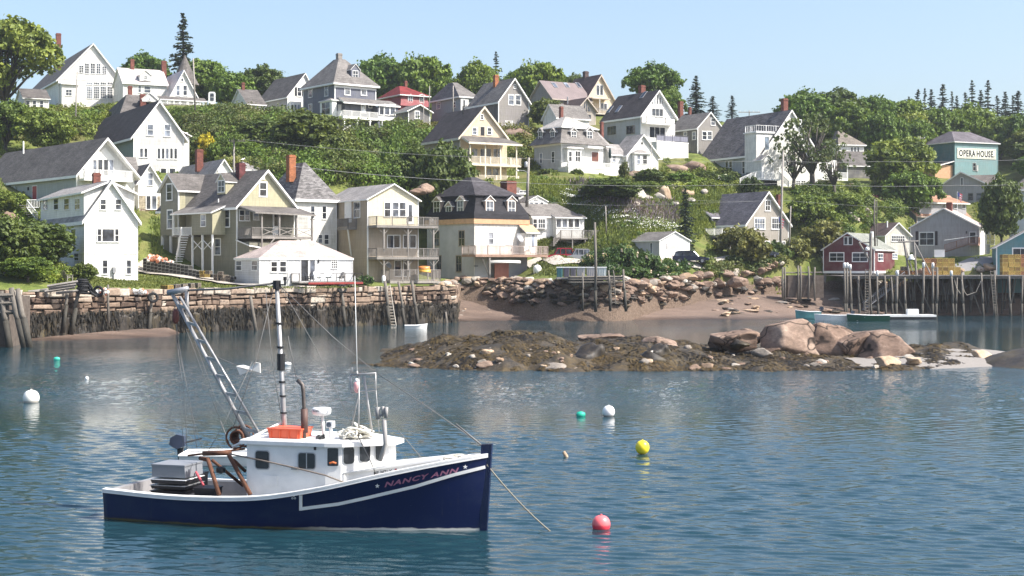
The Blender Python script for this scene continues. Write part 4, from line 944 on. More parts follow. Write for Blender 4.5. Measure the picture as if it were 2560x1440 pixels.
# enclosed porch
ap = -1.9; b0 = h.ona(530,560,ap)[0]; b1 = h.ona(479,560,ap)[0]; b2 = bn-.05; z1 = h.ona(500,533,ap)[1]; z0 = h.ona(500,587,ap)[1]
h.box('porch_wall', ap, -.04, b0, b1, z0, z1, SAGE); mb = MB(); mb.box(ap+.03,-.05,b0-.03,b0-.001,z0,z1+.3); h.part('porch_end', mb, SAGE_LIT)  # porch wall in the shaded tone, its end in the lit one
h.slab('porch_roof', [(ap-.35,b0-.3,z1+.05),(-.04,b0-.3,z1+.95),(-.04,b2,z1+.95),(ap-.35,b2,z1+.05)], .16, [GREYR,TRIM])
h.win('S',(503,538,514,565),c=ap,fr=.1)
h.box('porch_floor', ap, -.04, b1+.01, b2, z0-.2, z0, GREYW); h.rail([(ap+.05,b1+.05,z0),(ap+.05,b2,z0)])
bm = (b0+b1)/2
for b_ in (b0+.1, bm, b1): h.post(ap+.12, b_, -2.5, z0, w=.1)
h.post(ap+.1, b2-.2, z0, z1, w=.08)
zg = h.ona(500,652,ap)[1]
for (p, q) in ((b0,bm),(bm,b1)):
    mb = MB(); mb.tube([(ap+.1,p,z0-.6),(ap+.1,q,zg+1.2)],.06,4); mb.tube([(ap+.16,q,z0-.6),(ap+.16,p,zg+1.2)],.06,4); h.part('brace', mb, TRIM)
sb = h.ona(440,645,ap-.6)[0]; mb = MB()
for i in range(12):
    t=i/11; zz = z0+(zg-z0)*t; bb = b1+.3+(sb-b1)*t*.55; mb.box(ap-1.2, ap-.2, bb, bb+.3, zz-.1, zz)
h.part('stairs', mb, TRIM); h.rail([(ap-1.2,b1+.4,z0),(ap-1.2,b1+(sb-b1)*.55,zg)],h=.9)
h.dormer('S',(546,453,561,479),1.2,3.4,MIDR,SAGE_LIT,452,433,side=.25)
h.chim(594,609,407,436,b=4.5,w=.9,m=brick('dark_red_brick',(.14,.04,.04)))
mb = MB(); q=h.ona(546,515,.3); mb.tube([(.3,q[0],q[1]-.3),(.3,q[0],q[1]+.9)],.07,6); h.part('vent_pipe', mb, TRIM)
# front covered deck
bd = -3.0; pl = .1; pr = h.onb(783,580,bd)[0]; zf = h.onb(650,590,bd)[1]; zt = h.onb(655,527,bd)[1]; z9 = h.onb(600,512,0)[1]
h.box('deck', pl, pr, bd, -.05, zf-.3, zf, GREYW)
h.slab('porch_roof', [(pl+.3,bd-.3,zt-.15),(pr+.2,bd-.3,zt-.3),(pr-.2,-.05,z9-.1),(pl,-.05,z9-.1)], .18, [MIDR,GREYW])
pp = [h.onb(u,580,bd)[0] for u in (655,699,742,781)]
for p in pp: h.post(p, bd+.06, (-2.5 if p in (pp[0],pp[-1]) else zf), zt-.35, GREYW, .09)
h.rail([(pp[0],bd+.06,zf),(pp[-1],bd+.06,zf)], h=1.0, m=GREYW, cross=True, posts=False); h.rail([(pl+.05,-.2,zf),(pl+.05,bd+.06,zf),(pp[0],bd+.06,zf)], h=1.0, m=GREYW, pitch=.11)
mb = MB(); mb.tube([(pp[0],bd+.06,zf-2.2),(pp[0]+1.9,bd+.06,zf-.2)],.09,4); mb.tube([(pp[-1],bd+.06,zf-2.2),(pp[-1]-1.9,bd+.06,zf-.2)],.09,4); h.part('brace', mb, GREYW)
mb = MB(); f = h.onb(760,540,bd)
for i in range(9): mb.tube([(pp[2]+.3+i*.17,bd+.1,zf+1.1),(pp[2]+.3+i*.17,bd+.1,zt-.5)],.02,3); mb.tube([(pp[2]+.3,bd+.12,zf+1.1+i*.16),(pp[2]+1.7,bd+.12,zf+1.1+i*.16)],.02,3)
h.part('lattice', mb, GREYW)
for q in ((599,526,610,551),(613,526,623,551)): h.win('F',q,c=-.04,fr=.1)
h.win('F',(634,534,646,549),c=-.04,rows=1); h.door('F',(683,530,697,589),c=-.04,glassy=.4)
h.box('lower_shed', .02, h.W*.55, -2.6, -.05, -2.5, h.onb(600,604,-2.6)[1], SAGE); h.slab('lower_shed_roof',[(-.2,-2.9,h.onb(600,608,-2.6)[1]-.2),(h.W*.6,-2.9,h.onb(600,608,-2.6)[1]-.9),(h.W*.6,-.06,h.onb(600,608,-2.6)[1]-.3),(-.2,-.06,h.onb(600,608,-2.6)[1]+.5)],.15,[BLACKR,TRIM])
# white hip roofed block behind it
h = House('hip_roofed_house','white clapboard house with big grey hip roof and orange brick chimney',742,187,38,662,u1=841,uL=660)
ze = h.onb(800,500)[1]; h.walls(WHITE, ze); rb1 = h.L*.5
h.hip(shingle('mottled_grey_shingle', (.20,.19,.19), .7), ze+.05, h.onb(700,407,5)[1], ra=(h.W*.42,h.W*.48), rb=(h.W*.45,h.L-3.5), oh=.45, fascia=.35)
h.chim(720,735,387,424,b=h.W*.5,w=.95,m=OBRICK)
for q in ((806,516,815,547),(777,516,786,545),(796,587,805,607),(811,587,821,610)): h.win('F',q,fr=.09)
h.box('corner_board', h.W-.1, h.W+.04, -.05, .1, -2.5, ze-.3, TRIM)
# waterfront cottage
h = House('cottage','one storey pale clapboard cottage with hip roof and red edged deck',649,168,33,711,u1=881,uL=587,deep=1)
ze = h.onb(649,645)[1]; h.walls(COTT, ze); m_ = h.L/2
h.hip(PINKR, ze+.02, h.onb(700,601,m_)[1], ra=(h.onb(699,600,m_)[0], h.onb(780,600,m_)[0]), rb=(m_-.1,m_+.1), oh=.12, fascia=.22)
for q in ((678,655,692,679),(700,654,714.5,679.5)): h.win('F',q,fr=.1,cols=1)
h.win('F',(829.5,647,842,670.5),cols=3,rows=4,fr=.09)
h.door('F',(752.5,647,771,702),m=DARKM,glassy=.05); h.door('F',(772,647,790,702),m=TRIM,glassy=.05)
for q in ((591,653,604,675),(630,653,643.5,675)): h.win('S',q,gl=CURT)
for a in (0,h.onb(720,680)[0],h.W): h.box('corner_board',a-.06,a+.06,-.04,-.002,-1,ze-.2,COTT)
pl = h.onb(745,706,-1.8)[0]; pr = h.W+.2; zf = h.onb(800,705,-1.8)[1]
h.box('deck', pl, pr, -2.2, -.05, zf-.12, zf, GREYW); h.box('deck_edge', pl+1.1, pr+.05, -2.26, -2.205, zf-.26, zf-.02, REDP)
h.rail([(pl,-.1,zf),(pl,-2.15,zf)],h=.95,m=GREYW,pitch=2); h.rail([(pl+1.3,-2.15,zf),(pr,-2.15,zf),(pr,-.1,zf)], h=.95, m=DARKM, pitch=3.2, post_w=.03)
h.box('wall_lamp', h.onb(796,0)[0]-.06, h.onb(796,0)[0]+.06, -.14, -.001, h.onb(796,657)[1], h.onb(796,648)[1], DARKM)
COTTAGE = h
# yellow apartment house
h = House('yellow_house','cream yellow three storey house with stacked wooden decks facing the water',919,184,33,706,u1=1046,uL=812)
ze = h.onb(919,496)[1]; zr = h.onb(983,460)[1]
h.gable(CREAM, LIGHTR, ze, zr, oe=.3, og=.35, t=.2)
mb = MB(); mb.box(-.03,-.001,.12,h.L,-2.5,ze-.05); h.part('side_wall', mb, TAN)  # side of the yellow wall, shade painted as brown
zm = h.onb(980,564)[1]; h.box('lower_front', .1, h.W-.1, -.03, -.001, -2.5, zm, TAN)  # front under the decks painted in the same shade tone
for q in ((961.5,506.5,975.5,541),(982,506.5,996,541),(999,506.5,1013.5,541)): h.win('F',q,fr=.09,trim=TRIM)
h.door('F',(1018.5,509,1032.5,560),glassy=.12)
for q in ((969,589,983,619),(985,589,999,619),(1009,589,1023,619),(1025,589,1039,619)): h.win('F',q,c=-.03,rows=1,fr=.09)
for q in ((987,652,1002,690),(1009,652,1023,690)): h.win('F',q,c=-.03,rows=1,fr=.09)
h.door('S',(863,505,878,556),c=-.03,m=TRIM); h.win('S',(886,505.5,900,543),c=-.03,rows=2,fr=.09)
bd = -2.4
for (vt, vf, ul, ur, hh, mm) in ((541,563,923,1096,1.05,GREYW),(619,642,922,1097,1.05,GREYW),(673,702,975,1101,1.35,DECKW)):
    zf = h.onb(1000,vf,bd)[1]; pl = max(.05, h.onb(ul,vf,bd)[0]) if ul < 970 else h.onb(ul,vf,bd)[0]; pr = h.onb(ur,vf,bd)[0]
    h.box('deck', pl, pr, bd, -.05, zf-.32, zf, mm); h.rail([(pl,-.2,zf),(pl,bd+.05,zf),(pr,bd+.05,zf),(pr,-.2,zf)], h=hh, m=mm, pitch=.17)
    if vt < 660:
        for u in (962,1022,1086): h.post(h.onb(u,vf,bd)[0], bd+.25, zf-3.3, zf-.32, GREYW, .1)
        for u in (962,1022,1086):
            p = h.onb(u,vf,bd)[0]; mb = MB(); mb.tube([(p,bd+.25,zf-1.2),(p-.8,bd+.25,zf-.35)],.05,4); mb.tube([(p,bd+.25,zf-1.2),(p+.8,bd+.25,zf-.35)],.05,4); h.part('brace', mb, GREYW)
b0,zf = h.ona(871,568,-1.2); b1 = h.ona(845,568,-1.2)[0]; h.box('side_balcony', -1.3, -.04, b0, b1, zf-.3, zf, GREYW); h.rail([(-.1,b0,zf),(-1.25,b0,zf),(-1.25,b1,zf)],h=1.1,m=GREYW,pitch=.12)
mb = MB(); mb.tube([(-1.2,b0+.2,zf-.3),(-.05,b0+1.5,zf-3.6)],.09,4); h.part('brace', mb, TRIM)
def dish(hh, u, v, b, r, stand=None, m=GALV, name='satellite_dish'):
    a, z = hh.onb(u, v, b); mb = MB(); c = Vector((a,b,z)); ax = Vector((.25,-.8,.45)).normalized(); rot = ax.to_track_quat('Z','Y').to_matrix()
    for i in range(4):
        for k in range(14):
            def Pt(i_, k_): rr = r*i_/4; t = k_*2*math.pi/14; return c+rot@Vector((rr*math.cos(t), rr*math.sin(t), .35*rr*rr/r))
            q = [Pt(i,k),Pt(i+1,k),Pt(i+1,k+1),Pt(i,k+1)]; mb.face(q if i else q[:3] if False else [q[0],q[1],q[2],q[3]] if i else [q[0],q[1],q[2]])
    mb.tube([c, c+rot@Vector((0,0,r*.9))], .03, 5); mb.tube([c+rot@Vector((0,-r*.9,.3*r)), c+rot@Vector((0,0,r*.9))], .015, 4); mb.tube([c-ax*.03, c+Vector((0,.25,-.5)), c+Vector((0,.25,-(stand or .8)))], .04, 6)
    return hh.part(name, mb, m)
dish(h, 969, 663, -1.0, .5, 1.6)
# black mansard
h = House('black_mansard_house','boxy white house with black mansard roof and small gabled dormers by the water',1186,203,38,696,u1=1318,uL=1068)
zc = h.onb(1186,559)[1]; zl = h.onb(1186,546)[1]; zu = h.onb(1186,488)[1]; mb = MB()
h.walls(WH2, zc); mb.box(-.03,-.001,.1,h.L,-2.5,zc-.01); h.part('side_wall', mb, GREY_SHADE)  # left side of the white wall with its shade painted grey
h.box('lower_front', .05, h.W, -.03, -.001, -2.5, h.onb(1250,638)[1], GREY_SHADE)  # front below the deck painted in the shaded side's grey
h.box('foundation', -.06, h.W+.02, -.06, h.L, -2.6, -.05, plain('dark_stone_base',(.05,.04,.036),.9,.5,2)); h.box('cornice_board', -.25, h.W+.25, -.25, h.L+.25, zc, zl, PLY)
def mansard(h, zl, zu, zr, oh, inn, mat1, mat2, apex=(.5,.5), lowflare=0, lip=.12):
    mb = MB(); W, L = h.W, h.L; prof = [(-oh-lowflare, zl), (-oh+.15, zl+(zu-zl)*.22), (inn*.75, zl+(zu-zl)*.7), (inn, zu)]
    rings = [[(d,d,z),(W-d,d,z),(W-d,L-d,z),(d,L-d,z)] for d, z in prof]
    for A, B in zip(rings[:-1], rings[1:]):
        for i in range(4): mb.face([A[i],A[(i+1)%4],B[(i+1)%4],B[i]])
    mb.face(rings[-1]); mb.face(rings[0][::-1]); r = h.part('mansard_roof', mb, mat1)
    h.hip(mat2, zu+.12, zr, a0=inn, a1=W-inn, b0=inn, b1=L-inn, ra=(W*apex[0]-.5,W*apex[0]+.5), rb=(L*apex[1]-.5,L*apex[1]+.5), oh=.3, fascia=.14, name='upper_roof', trim=mat1 if mat1 is BLACKR else None)
    return r
mansard(h, zl, zu, h.onb(1190,444,h.L*.5)[1], .3, .9, BLACKR, shingle('charcoal_upper_shingle', (.07,.064,.072), .4), (.4,.5))
tr = TRIM
for q in ((1216.5,503,1232.5,537),(1271,503,1287,538)): h.dormer('F',q,.1,1.6,BLACKR,plain('taupe_dormer_side',(.35,.27,.22)),500,489,side=.22)
for q in ((1085,505,1099,535),(1116,517,1128,542),(1144,503,1157.5,533)): h.dormer('S',q,.1,1.6,MIDR,plain('taupe_dormer_side',(.35,.27,.22)),q[1]-3,q[1]-13,side=.22)
for q in ((1222,581,1233,611),(1266.5,579,1279,611)): h.win('F',q,fr=.11,gl=CURT)
for q in ((1086,579,1098,614),(1148,578,1161,614),(1141,640,1153.5,679),(1093,640,1103,675)): h.win('S',q,c=-.03,fr=.12,trim=plain('tan_window_trim',(.33,.27,.22)),cols=2)
bd = -3.2; zf = h.onb(1250,636,bd)[1]; pl = h.onb(1189,636,bd)[0]; pr = h.onb(1370,636,bd)[0]
h.box('deck', pl, pr, bd, -.05, zf-.35, zf, plain('redwood_deck',(.30,.19,.14),.8,.3)); h.rail([(pl,-.1,zf),(pl,bd+.05,zf),(pr,bd+.05,zf),(pr,-.1,zf)],h=1.15,m=plain('pinkish_rail',(.42,.34,.30),.7,.3),pitch=.2)
for u in (1226,1361): h.post(h.onb(u,660,bd)[0], bd+.2, -2.5, zf-.35, GREYW, .1)
mb = MB(); mb.tube([(h.onb(1208,650,bd)[0],bd+.3,zf-.4),(h.onb(1226,695,bd)[0],bd+.3,.2)],.08,4); h.part('brace', mb, GREYW)
h.box('under_panel', h.onb(1236,0,-1)[0], h.onb(1271,0,-1)[0], -1.1, -1.0, -1.2, h.onb(1250,657,-1)[1], plain('faded_red_board',(.33,.13,.10),.8,.25))
a0 = h.onb(1318,600,-1.4)[0]-.4; a1 = h.onb(1343,600,-1.4)[0]; h.box('entry_bump', a0, a1, -1.4, -.05, zf, h.onb(1330,583,-1.4)[1], WH2); h.slab('entry_roof', [(a0-.1,-1.8,h.onb(1330,583,-1.4)[1]+.1),(a1+.2,-1.8,h.onb(1330,583,-1.4)[1]+.1),(a1+.2,-.05,h.onb(1330,562,0)[1]),(a0-.1,-.05,h.onb(1330,562,0)[1])], .15, [PLY,TRIM]); h.door('F',(1327,584,1338,633),c=-1.4,glassy=.3)
dish(h, 1297, 596, -2.6, .7, 1.6)
mb = MB(); mb.box(-.1,.6,-.06,-.031,h.onb(1190,666)[1],h.onb(1190,664)[1]); h.part('side_board', mb, DARKM)
h.chim(1259,1283,452,480,b=h.L*.72,m=BRICK)
MANS = h
# low white house with sun room
h = House('low_white_house','low white house with a sun room, a bay window and a long grey deck',1331,216,28,606,u1=1452,uL=1310)
ze = h.onb(1340,541)[1]; h.walls(WHITE, ze)
h.hip(GREYR, ze, h.onb(1400,512,5)[1], ra=(-2,h.W-3.4), rb=(h.L*.5,h.L*.5+.1), oh=.35)
dz = h.onb(1345,486,1.2); a0 = h.onb(1319,520,1.2)[0]; a1 = h.onb(1368,520,1.2)[0]
h.gable(WHITE, MIDR, h.onb(1340,502,1.2)[1], h.onb(1344,489,1.2)[1], lo=a0, hi=a1, e0=1.2, e1=5, z0=ze-.3, oe=.2, og=.15, t=.15, name='dormer', rname='dormer_roof')
for a,b in ((1324,1332),(1337,1345),(1350.5,1358)): h.win('F',(a,506,b,521),c=1.2,fr=.07)
h.win('F',(1337,496,1344,499),c=1.2,rows=1,cols=2,fr=.05)
h.box('bay', h.onb(1331.5,0,-.5)[0], h.onb(1366,0,-.5)[0], -.5, -.02, h.onb(1350,573,-.5)[1], h.onb(1350,545,-.5)[1], TRIM)
for a,b in ((1333,1342),(1346,1362)): h.win('F',(a,548,b,570),c=-.5,rows=2,cols=1 if a<1340 else 3,fr=.06)
pm = h.onb(1382,560)[0]; h.box('sun_room', pm, h.W, -1.0, -.02, -2, ze-.1, WHITE)
h.slab('sun_room_roof', [(pm-.3,-1.3,ze-.1),(h.W+.3,-1.3,ze-.1),(h.W+.3,.3,ze+.5),(pm-.3,.3,ze+.5)], .15, [GREYR,TRIM])
for i in range(4): h.win('F',(1391+i*15.2,548,1402+i*15.2,568),c=-1.0,rows=1,fr=.07)
bd = -3.2; zf = h.onb(1440,594,bd)[1]; pl = h.onb(1402,594,bd)[0]; pr = h.onb(1510,594,bd)[0]
h.box('deck', pl, pr, bd, -1.05, zf-.25, zf, GREYW); h.rail([(pl,bd+.05,zf),(pr,bd+.05,zf),(pr,-1.2,zf)],h=1.05,m=GREYW,pitch=.16);
p2 = h.onb(1384,603,bd)[0]; mb = MB()
for i in range(5): t=i/5; mb.box(p2+(pl-p2)*t, p2+(pl-p2)*(t+.2), bd, bd+1.2, zf-1.3+1.3*(t+.2)-.15, zf-1.3+1.3*(t+.2))
h.part('stairs', mb, GREYW); h.rail([(p2,bd,zf-1.2),(pl,bd,zf)],h=1,m=GREYW)
for u in (1432,1464,1501): h.post(h.onb(u,600,bd)[0], bd+.15, -3, zf-.25, GREYW, .08)
h.gable(WHITE, GREYR, h.onb(1320,482,4)[1], h.onb(1320,470,7)[1], axis='a', lo=5, hi=9, e0=-2, e1=1.2, z0=ze-.3, oe=.2, name='rear_dormer', rname='rear_dormer_roof'); h.win('F',(1299,477,1316,482),c=5,rows=1,cols=2,fr=.05)
# garage
h = House('garage','small white garage with a shaded grey side and half open roll door',1649,209,33,651,u1=1724,uL=1566,cat='garage')
ze = h.onb(1649,600)[1]; h.gable(GARW, GREYR, ze, h.onb(1687,579)[1], oe=.25, og=.2, t=.16)
mb = MB(); mb.box(-.02,-.001,.12,h.L,-2,ze-.05); h.part('side_wall', mb, GREY_SHADE)  # left side of the white garage, shade painted as grey
f = h.mp('F'); p0, z1 = h.onb(1665,608.5); p1, z0 = h.onb(1708,646); mb = MB(); h.fbox(mb,f,p0,p1,.02,.03,z0,z1); dr = h.part('garage_door', mb, TRIM)
mb = MB(); zm = h.onb(1665,622)[1];
for i in range(3): h.fbox(mb,f,p0+.03,p1-.03,.031,.06,zm+(z1-zm)*i/3+.02,zm+(z1-zm)*(i+1)/3-.02)
h.part('door_panel', mb, plain('pale_pink_grey_panel',(.55,.52,.50)), dr); h.win('S',(1626,608,1631.5,633),c=-.02,rows=1,fr=.05)
# tan porch house
h = House('porch_house','yellow gabled house with dark roof and two tiered white railed porches',1150,228,32,455,u1=1266,uL=1062)
ze = h.onb(1150,338)[1]; zr = h.onb(1207,268)[1]
h.gable(PEACH, DARKR, ze, zr, oe=.5, og=.45, t=.36, trim=plain('cream_trim',(.72,.64,.50)))
ct = plain('cream_trim',(.72,.64,.50)); mb = MB(); mb.box(-.03,-.001,.12,h.L,-2.5,ze-.05); h.part('side_wall', mb, TAN)  # left side in a darker tan, shade put into the colour
h.win('F',(1202,287,1208,298),rows=2,fr=.1); h.win('F',(1182,320,1191,336),fr=.11); h.win('F',(1219,320,1228,336),fr=.11); h.door('F',(1201,317,1211,339),m=DARKM,trim=ct)
bd = -3.0; pl = -.4; pr = h.onb(1303,400,bd)[0]; zt = h.onb(1200,356,bd)[1]
h.slab('porch_roof', [(pl,bd-.4,zt),(pr,bd-.4,zt),(pr-1.2,-.02,ze-.05),(pl+.4,-.02,ze-.05)], .3, [MIDR,ct])
zf = h.onb(1240,410,bd)[1]; h.box('porch_floor', pl+.3, pr, bd, -.05, zf-.35, zf, ct); h.rail([(pl+.4,bd+.08,zf),(pr-.1,bd+.08,zf),(pr-.1,-.1,zf)],h=1.05,m=ct,pitch=.2,bal=.035,post_w=.1)
zq = h.onb(1240,452,bd)[1]; p3 = h.onb(1185,450,bd)[0]; h.box('lower_porch_floor', p3, pr-.4, bd, -.05, zq-.3, zq, ct); h.rail([(p3,bd+.08,zq),(pr-.5,bd+.08,zq)],h=.8,m=ct,pitch=.2,bal=.035,post_w=.1)
for u in (1176,1214,1252,1292): p=h.onb(u,380,bd)[0]; h.post(p,bd+.12,zf,zt-.3,ct,.09); h.post(p,bd+.12,zq-2.2,zf-.35,ct,.1)
for q in ((1168,372,1176,392),(1180,372,1193,392),(1201,372,1212,393),(1216,372,1227,393),(1233,372,1242,393),(1243,372,1251,393),(1217,421,1228,442),(1232,421,1246,442)): h.win('F',q,rows=1,fr=.08,trim=ct)
mb = MB(); q = h.ona(1158,272,h.W*.42); mb.tube([(h.W*.42,q[0],q[1]-.8),(h.W*.42,q[0],q[1]+.4)],.12,6); h.part('vent_pipe', mb, DARKM)
# victorian blue house
h = House('blue_house','tall slate blue house with hip roof, bay windows and white balcony on posts',837,266,38,330,u1=939,uL=759)
ze = h.onb(837,208)[1]; h.walls(SLATE, ze); zr = h.onb(848,149,h.L/2)[1]
h.hip(GREYR, ze+.05, zr, ra=(h.W*.42,h.W*.58), rb=(h.L*.42,h.L*.58), oh=.6, fascia=.3)
for a,b in ((0,0),(h.W,0),(0,h.L)): h.box('corner_board',a-.08,a+.08,b-.08,b+.08,-2.5,ze-.28,TRIM)
h.box('front_frieze', .1, h.W-.1, -.05, -.002, ze-.7, ze-.3, TRIM)
h.chim(843.5,852,133,150,b=h.L/2,w=.9,m=GREYW)
for q in ((862.5,213,874.5,237),(903.5,213,915.5,238)): h.win('F',q,fr=.14,gl=CURT)
for q in ((771.5,213,780.5,242),(812,211,820,239),(772,262,780,284)): h.win('S',q,fr=.11)
h.dormer('F',(882.5,177,894.5,195),1.0,2.6,GREYR,SLATE,173,160,side=.4)
b0,z0=h.ona(830,292,-1.0); b1=h.ona(800,292,-1.0)[0]; zt=h.ona(815,252,-1.0)[1]; h.box('side_bay',-1.0,-.03,b0,b1,z0,zt,TRIM); h.hip(LIGHTR,zt,zt+.7,a0=-1.0,a1=.6,b0=b0,b1=b1,oh=.25,fascia=.12,name='bay_roof'); h.win('S',(805,258,825,284),c=-1.0,cols=2,fr=.08)
bd=-2.6; z9=h.onb(900,258,bd)[1]; pr=h.onb(996,280,bd)[0]; pm=h.onb(945,280,bd)[0]; zf=h.onb(890,293,bd)[1]
h.slab('porch_roof',[(h.onb(857,0,bd)[0],bd-.3,z9),(pr+.3,bd-.3,z9),(pr,-.02,z9+1.15),(h.onb(857,0,bd)[0]+.6,-.02,z9+1.15)],.25,[GREYR,TRIM])
h.box('balcony_floor',.1,pr,bd,-.03,zf-.3,zf,TRIM); h.rail([(.15,-.2,zf),(.15,bd+.05,zf),(pm,bd+.05,zf)],h=1.1,pitch=.18,bal=.03)
h.box('bay_wall',h.onb(862,0,-1.2)[0],h.onb(928,0,-1.2)[0],-1.2,-.03,zf+.003,z9-.25,SLATE); h.win('F',(904,262,913,282),c=-1.2,gl=CURT,fr=.14); h.win('F',(922,259,929,269),c=-1.2,fr=.12); h.door('F',(846,262,854,288))
h.box('sun_room',pm,pr,bd+.02,h.W*.0+1.5,zf+.003,z9-.3,SLATE); mb=MB()
for q in ((949,262,959,287),(962,262,973,287),(976,262,987,287)): h.win('F',q,c=bd+.02,rows=1,fr=.13)
h.box('sun_room_sill',pm-.02,pr+.03,bd-.02,bd+.01,zf-.2,zf+.5,TRIM)
h.box('lower_wall',pm,pr-.1,bd+.1,2,-2.5,zf-.3,SLATE); h.win('F',(956,302,970,314),c=bd+.1,rows=1,fr=.14)
for u in (862,894,926): h.post(h.onb(u,310,bd)[0],bd+.15,-1.8,zf-.3,w=.1)
mb=MB()
for u in (862,894,926):
    p=h.onb(u,310,bd)[0]; mb.tube([(p,bd+.15,zf-.9),(p-.5,bd+.15,zf-.32)],.04,4); mb.tube([(p,bd+.15,zf-.9),(p+.5,bd+.15,zf-.32)],.04,4)
h.part('bracket', mb, TRIM)
# white house with ell left of it
h = House('white_farmhouse','white house with long grey roof and a lower ell left of the blue house',719,276,36,292,u1=778,uL=648)
ze=h.onb(719,238)[1]; h.gable(WHITE, MIDR, ze, h.onb(765,184)[1], r=h.W*.72, oe=.4, og=.4, ze2=h.onb(765,215)[1]); mb=MB(); mb.box(-.02,-.001,.12,h.L,-2.5,ze-.1); h.part('side_wall', mb, LILAC)  # side wall painted grey-lilac to stand for its shade
h.win('F',(744,219,753,240),fr=.13,shut=DARKM); h.box('bay',h.onb(727,0,-.8)[0],h.onb(753,0,-.8)[0],-.8,-.02,-2,h.onb(740,254,-.8)[1],TRIM)
for a in (728,736,744): h.win('F',(a,262,a+5,278),c=-.8,rows=1,fr=.06)
h.door('S',(666,263,671,283),c=-.02,m=DARKM)
h = House('farmhouse_ell','small white ell with a brick chimney and dark shutters beside the white farmhouse',619,272,30,290,u1=662,uL=577)
h.gable(WHITE, MIDR, h.onb(619,258)[1], h.onb(640,226,h.L/2)[1], axis='a', oe=.35); h.win('F',(629.5,262,639,282),fr=.1,shut=DARKM); h.chim(604,611,206,230,b=h.L/2,a=1)
mb=MB();
for i in range(6): mb.box(h.W+i*.5,h.W+i*.5+.5,-1.4,-.4,-.5-i*.3,.9-i*.3)
h.part('steps', mb, TRIM)
# stone shed
h = House('stone_shed','tiny fieldstone shed with pitched roof in the thicket below the blue house',846,248,25,358,u1=900,uL=832,cat='shed')
h.gable(STONEM, MIDR, h.onb(846,330)[1], h.onb(868,314)[1], oe=.5, og=.4, t=.2); h.win('F',(878,343,883,352),rows=1,fr=.05)
# red roof
h = House('red_house','red mansard house with bright red roof behind the blue house',1003,277,33,310,u1=1069,uL=950)
ze=h.onb(1003,239)[1]; h.walls(REDC, h.onb(1003,264)[1]); mb=MB(); W_,L_=h.W,h.L; zb_=h.onb(1003,264)[1]
A=[(-.35,-.35,zb_),(W_+.35,-.35,zb_),(W_+.35,L_+.35,zb_),(-.35,L_+.35,zb_)]; B=[(.1,.1,ze),(W_-.1,.1,ze),(W_-.1,L_-.1,ze),(.1,L_-.1,ze)]
for i in range(4): mb.face([A[i],A[(i+1)%4],B[(i+1)%4],B[i]])
mb.face(B); mb.face(A[::-1]); h.part('mansard_roof', mb, REDC)
h.hip(REDR, ze+.2, h.onb(1013,217,L_/2)[1], ra=(W_*.3,W_*.5), rb=(L_*.45,L_*.55), oh=.5, fascia=.18)
h.dormer('F',(1021,239,1031,256),-.1,1,REDR,REDC,238,236,side=.15); h.dormer('F',(1050,239,1059,256),-.1,1,REDR,REDC,238,236,side=.15)
h.chim(1012,1016.5,202,222,b=L_*.45,w=.5)
# dark shingled shed
h = House('shingled_shed','dark grey shingled little house with white corner boards below the red house',1021,265,33,322,u1=1075,uL=990)
h.gable(SHINGD, GREYR, h.onb(1021,275)[1], h.onb(1050,262)[1], oe=.5, og=.5, t=.25); h.win('F',(1038,279,1047.5,296),fr=.14,cols=2)
h.rail([(-1.5,-.4,0),(-1.5,-2,-1)],h=1)
# pale hip roof
h = House('hip_roofed_house','pale blue grey house with shallow hip roof left of the cedar shingled house',1150,277,33,285,u1=1190,uL=1079)
ze=h.onb(1150,241)[1]; h.walls(GREYB, ze); h.hip(GREYR, ze, h.onb(1150,209,h.L/2)[1], ra=(h.W*.3,h.W*.6), rb=(h.L*.42,h.L*.58), oh=.5, fascia=.25)
for q in ((1092,252,1100,271),(1132,256,1139,268)): h.win('S',q,fr=.1)
h.box('porch_wall',h.onb(1152,0,-.3)[0],h.onb(1172,0,-.3)[0],-.3,-.02,-2.5,ze-.3,WHITE); h.win('F',(1158,250,1162,268),c=-.3,rows=1,fr=.08)
# cedar shingle
h = House('cedar_shingled_house','weathered cedar shingled house with steep gable and twin white windows',1246,266,33,322,u1=1322,uL=1175)
ze=h.onb(1246,250)[1]; h.gable(SHING, GREYR, ze, h.onb(1287,197)[1], oe=.4, og=.5, t=.3)
mb=MB(); mb.box(-.02,-.001,.12,h.L,-2.5,ze-.1); h.part('side_wall', mb, SHINGD)  # darker copy of the shingles paints the left side as shaded
h.win('F',(1272,238,1284,262),fr=.14,sill=False); h.win('F',(1289.5,238,1301,262),fr=.14,sill=False); h.win('F',(1285,212,1289,221),fr=.1); h.chim(1234.5,1245,187,212,b=5,w=.8,m=OBRICK)
zf=h.onb(1290,316,-1)[1]; h.box('landing',h.onb(1262,0,-1)[0],h.W,-1.3,-.02,zf-.2,zf,TRIM); mb=MB()
for u in (1270,1300): p=h.onb(u,320,-1)[0]; mb.tube([(p,-1.1,zf-2.2),(p,-1.1,zf-.2)],.07,5)
h.part('post', mb, TRIM)
h.rail([(h.onb(1262,0,-1)[0],-1.2,zf),(h.onb(1280,0,-1)[0],-1.2,zf)],h=.9)
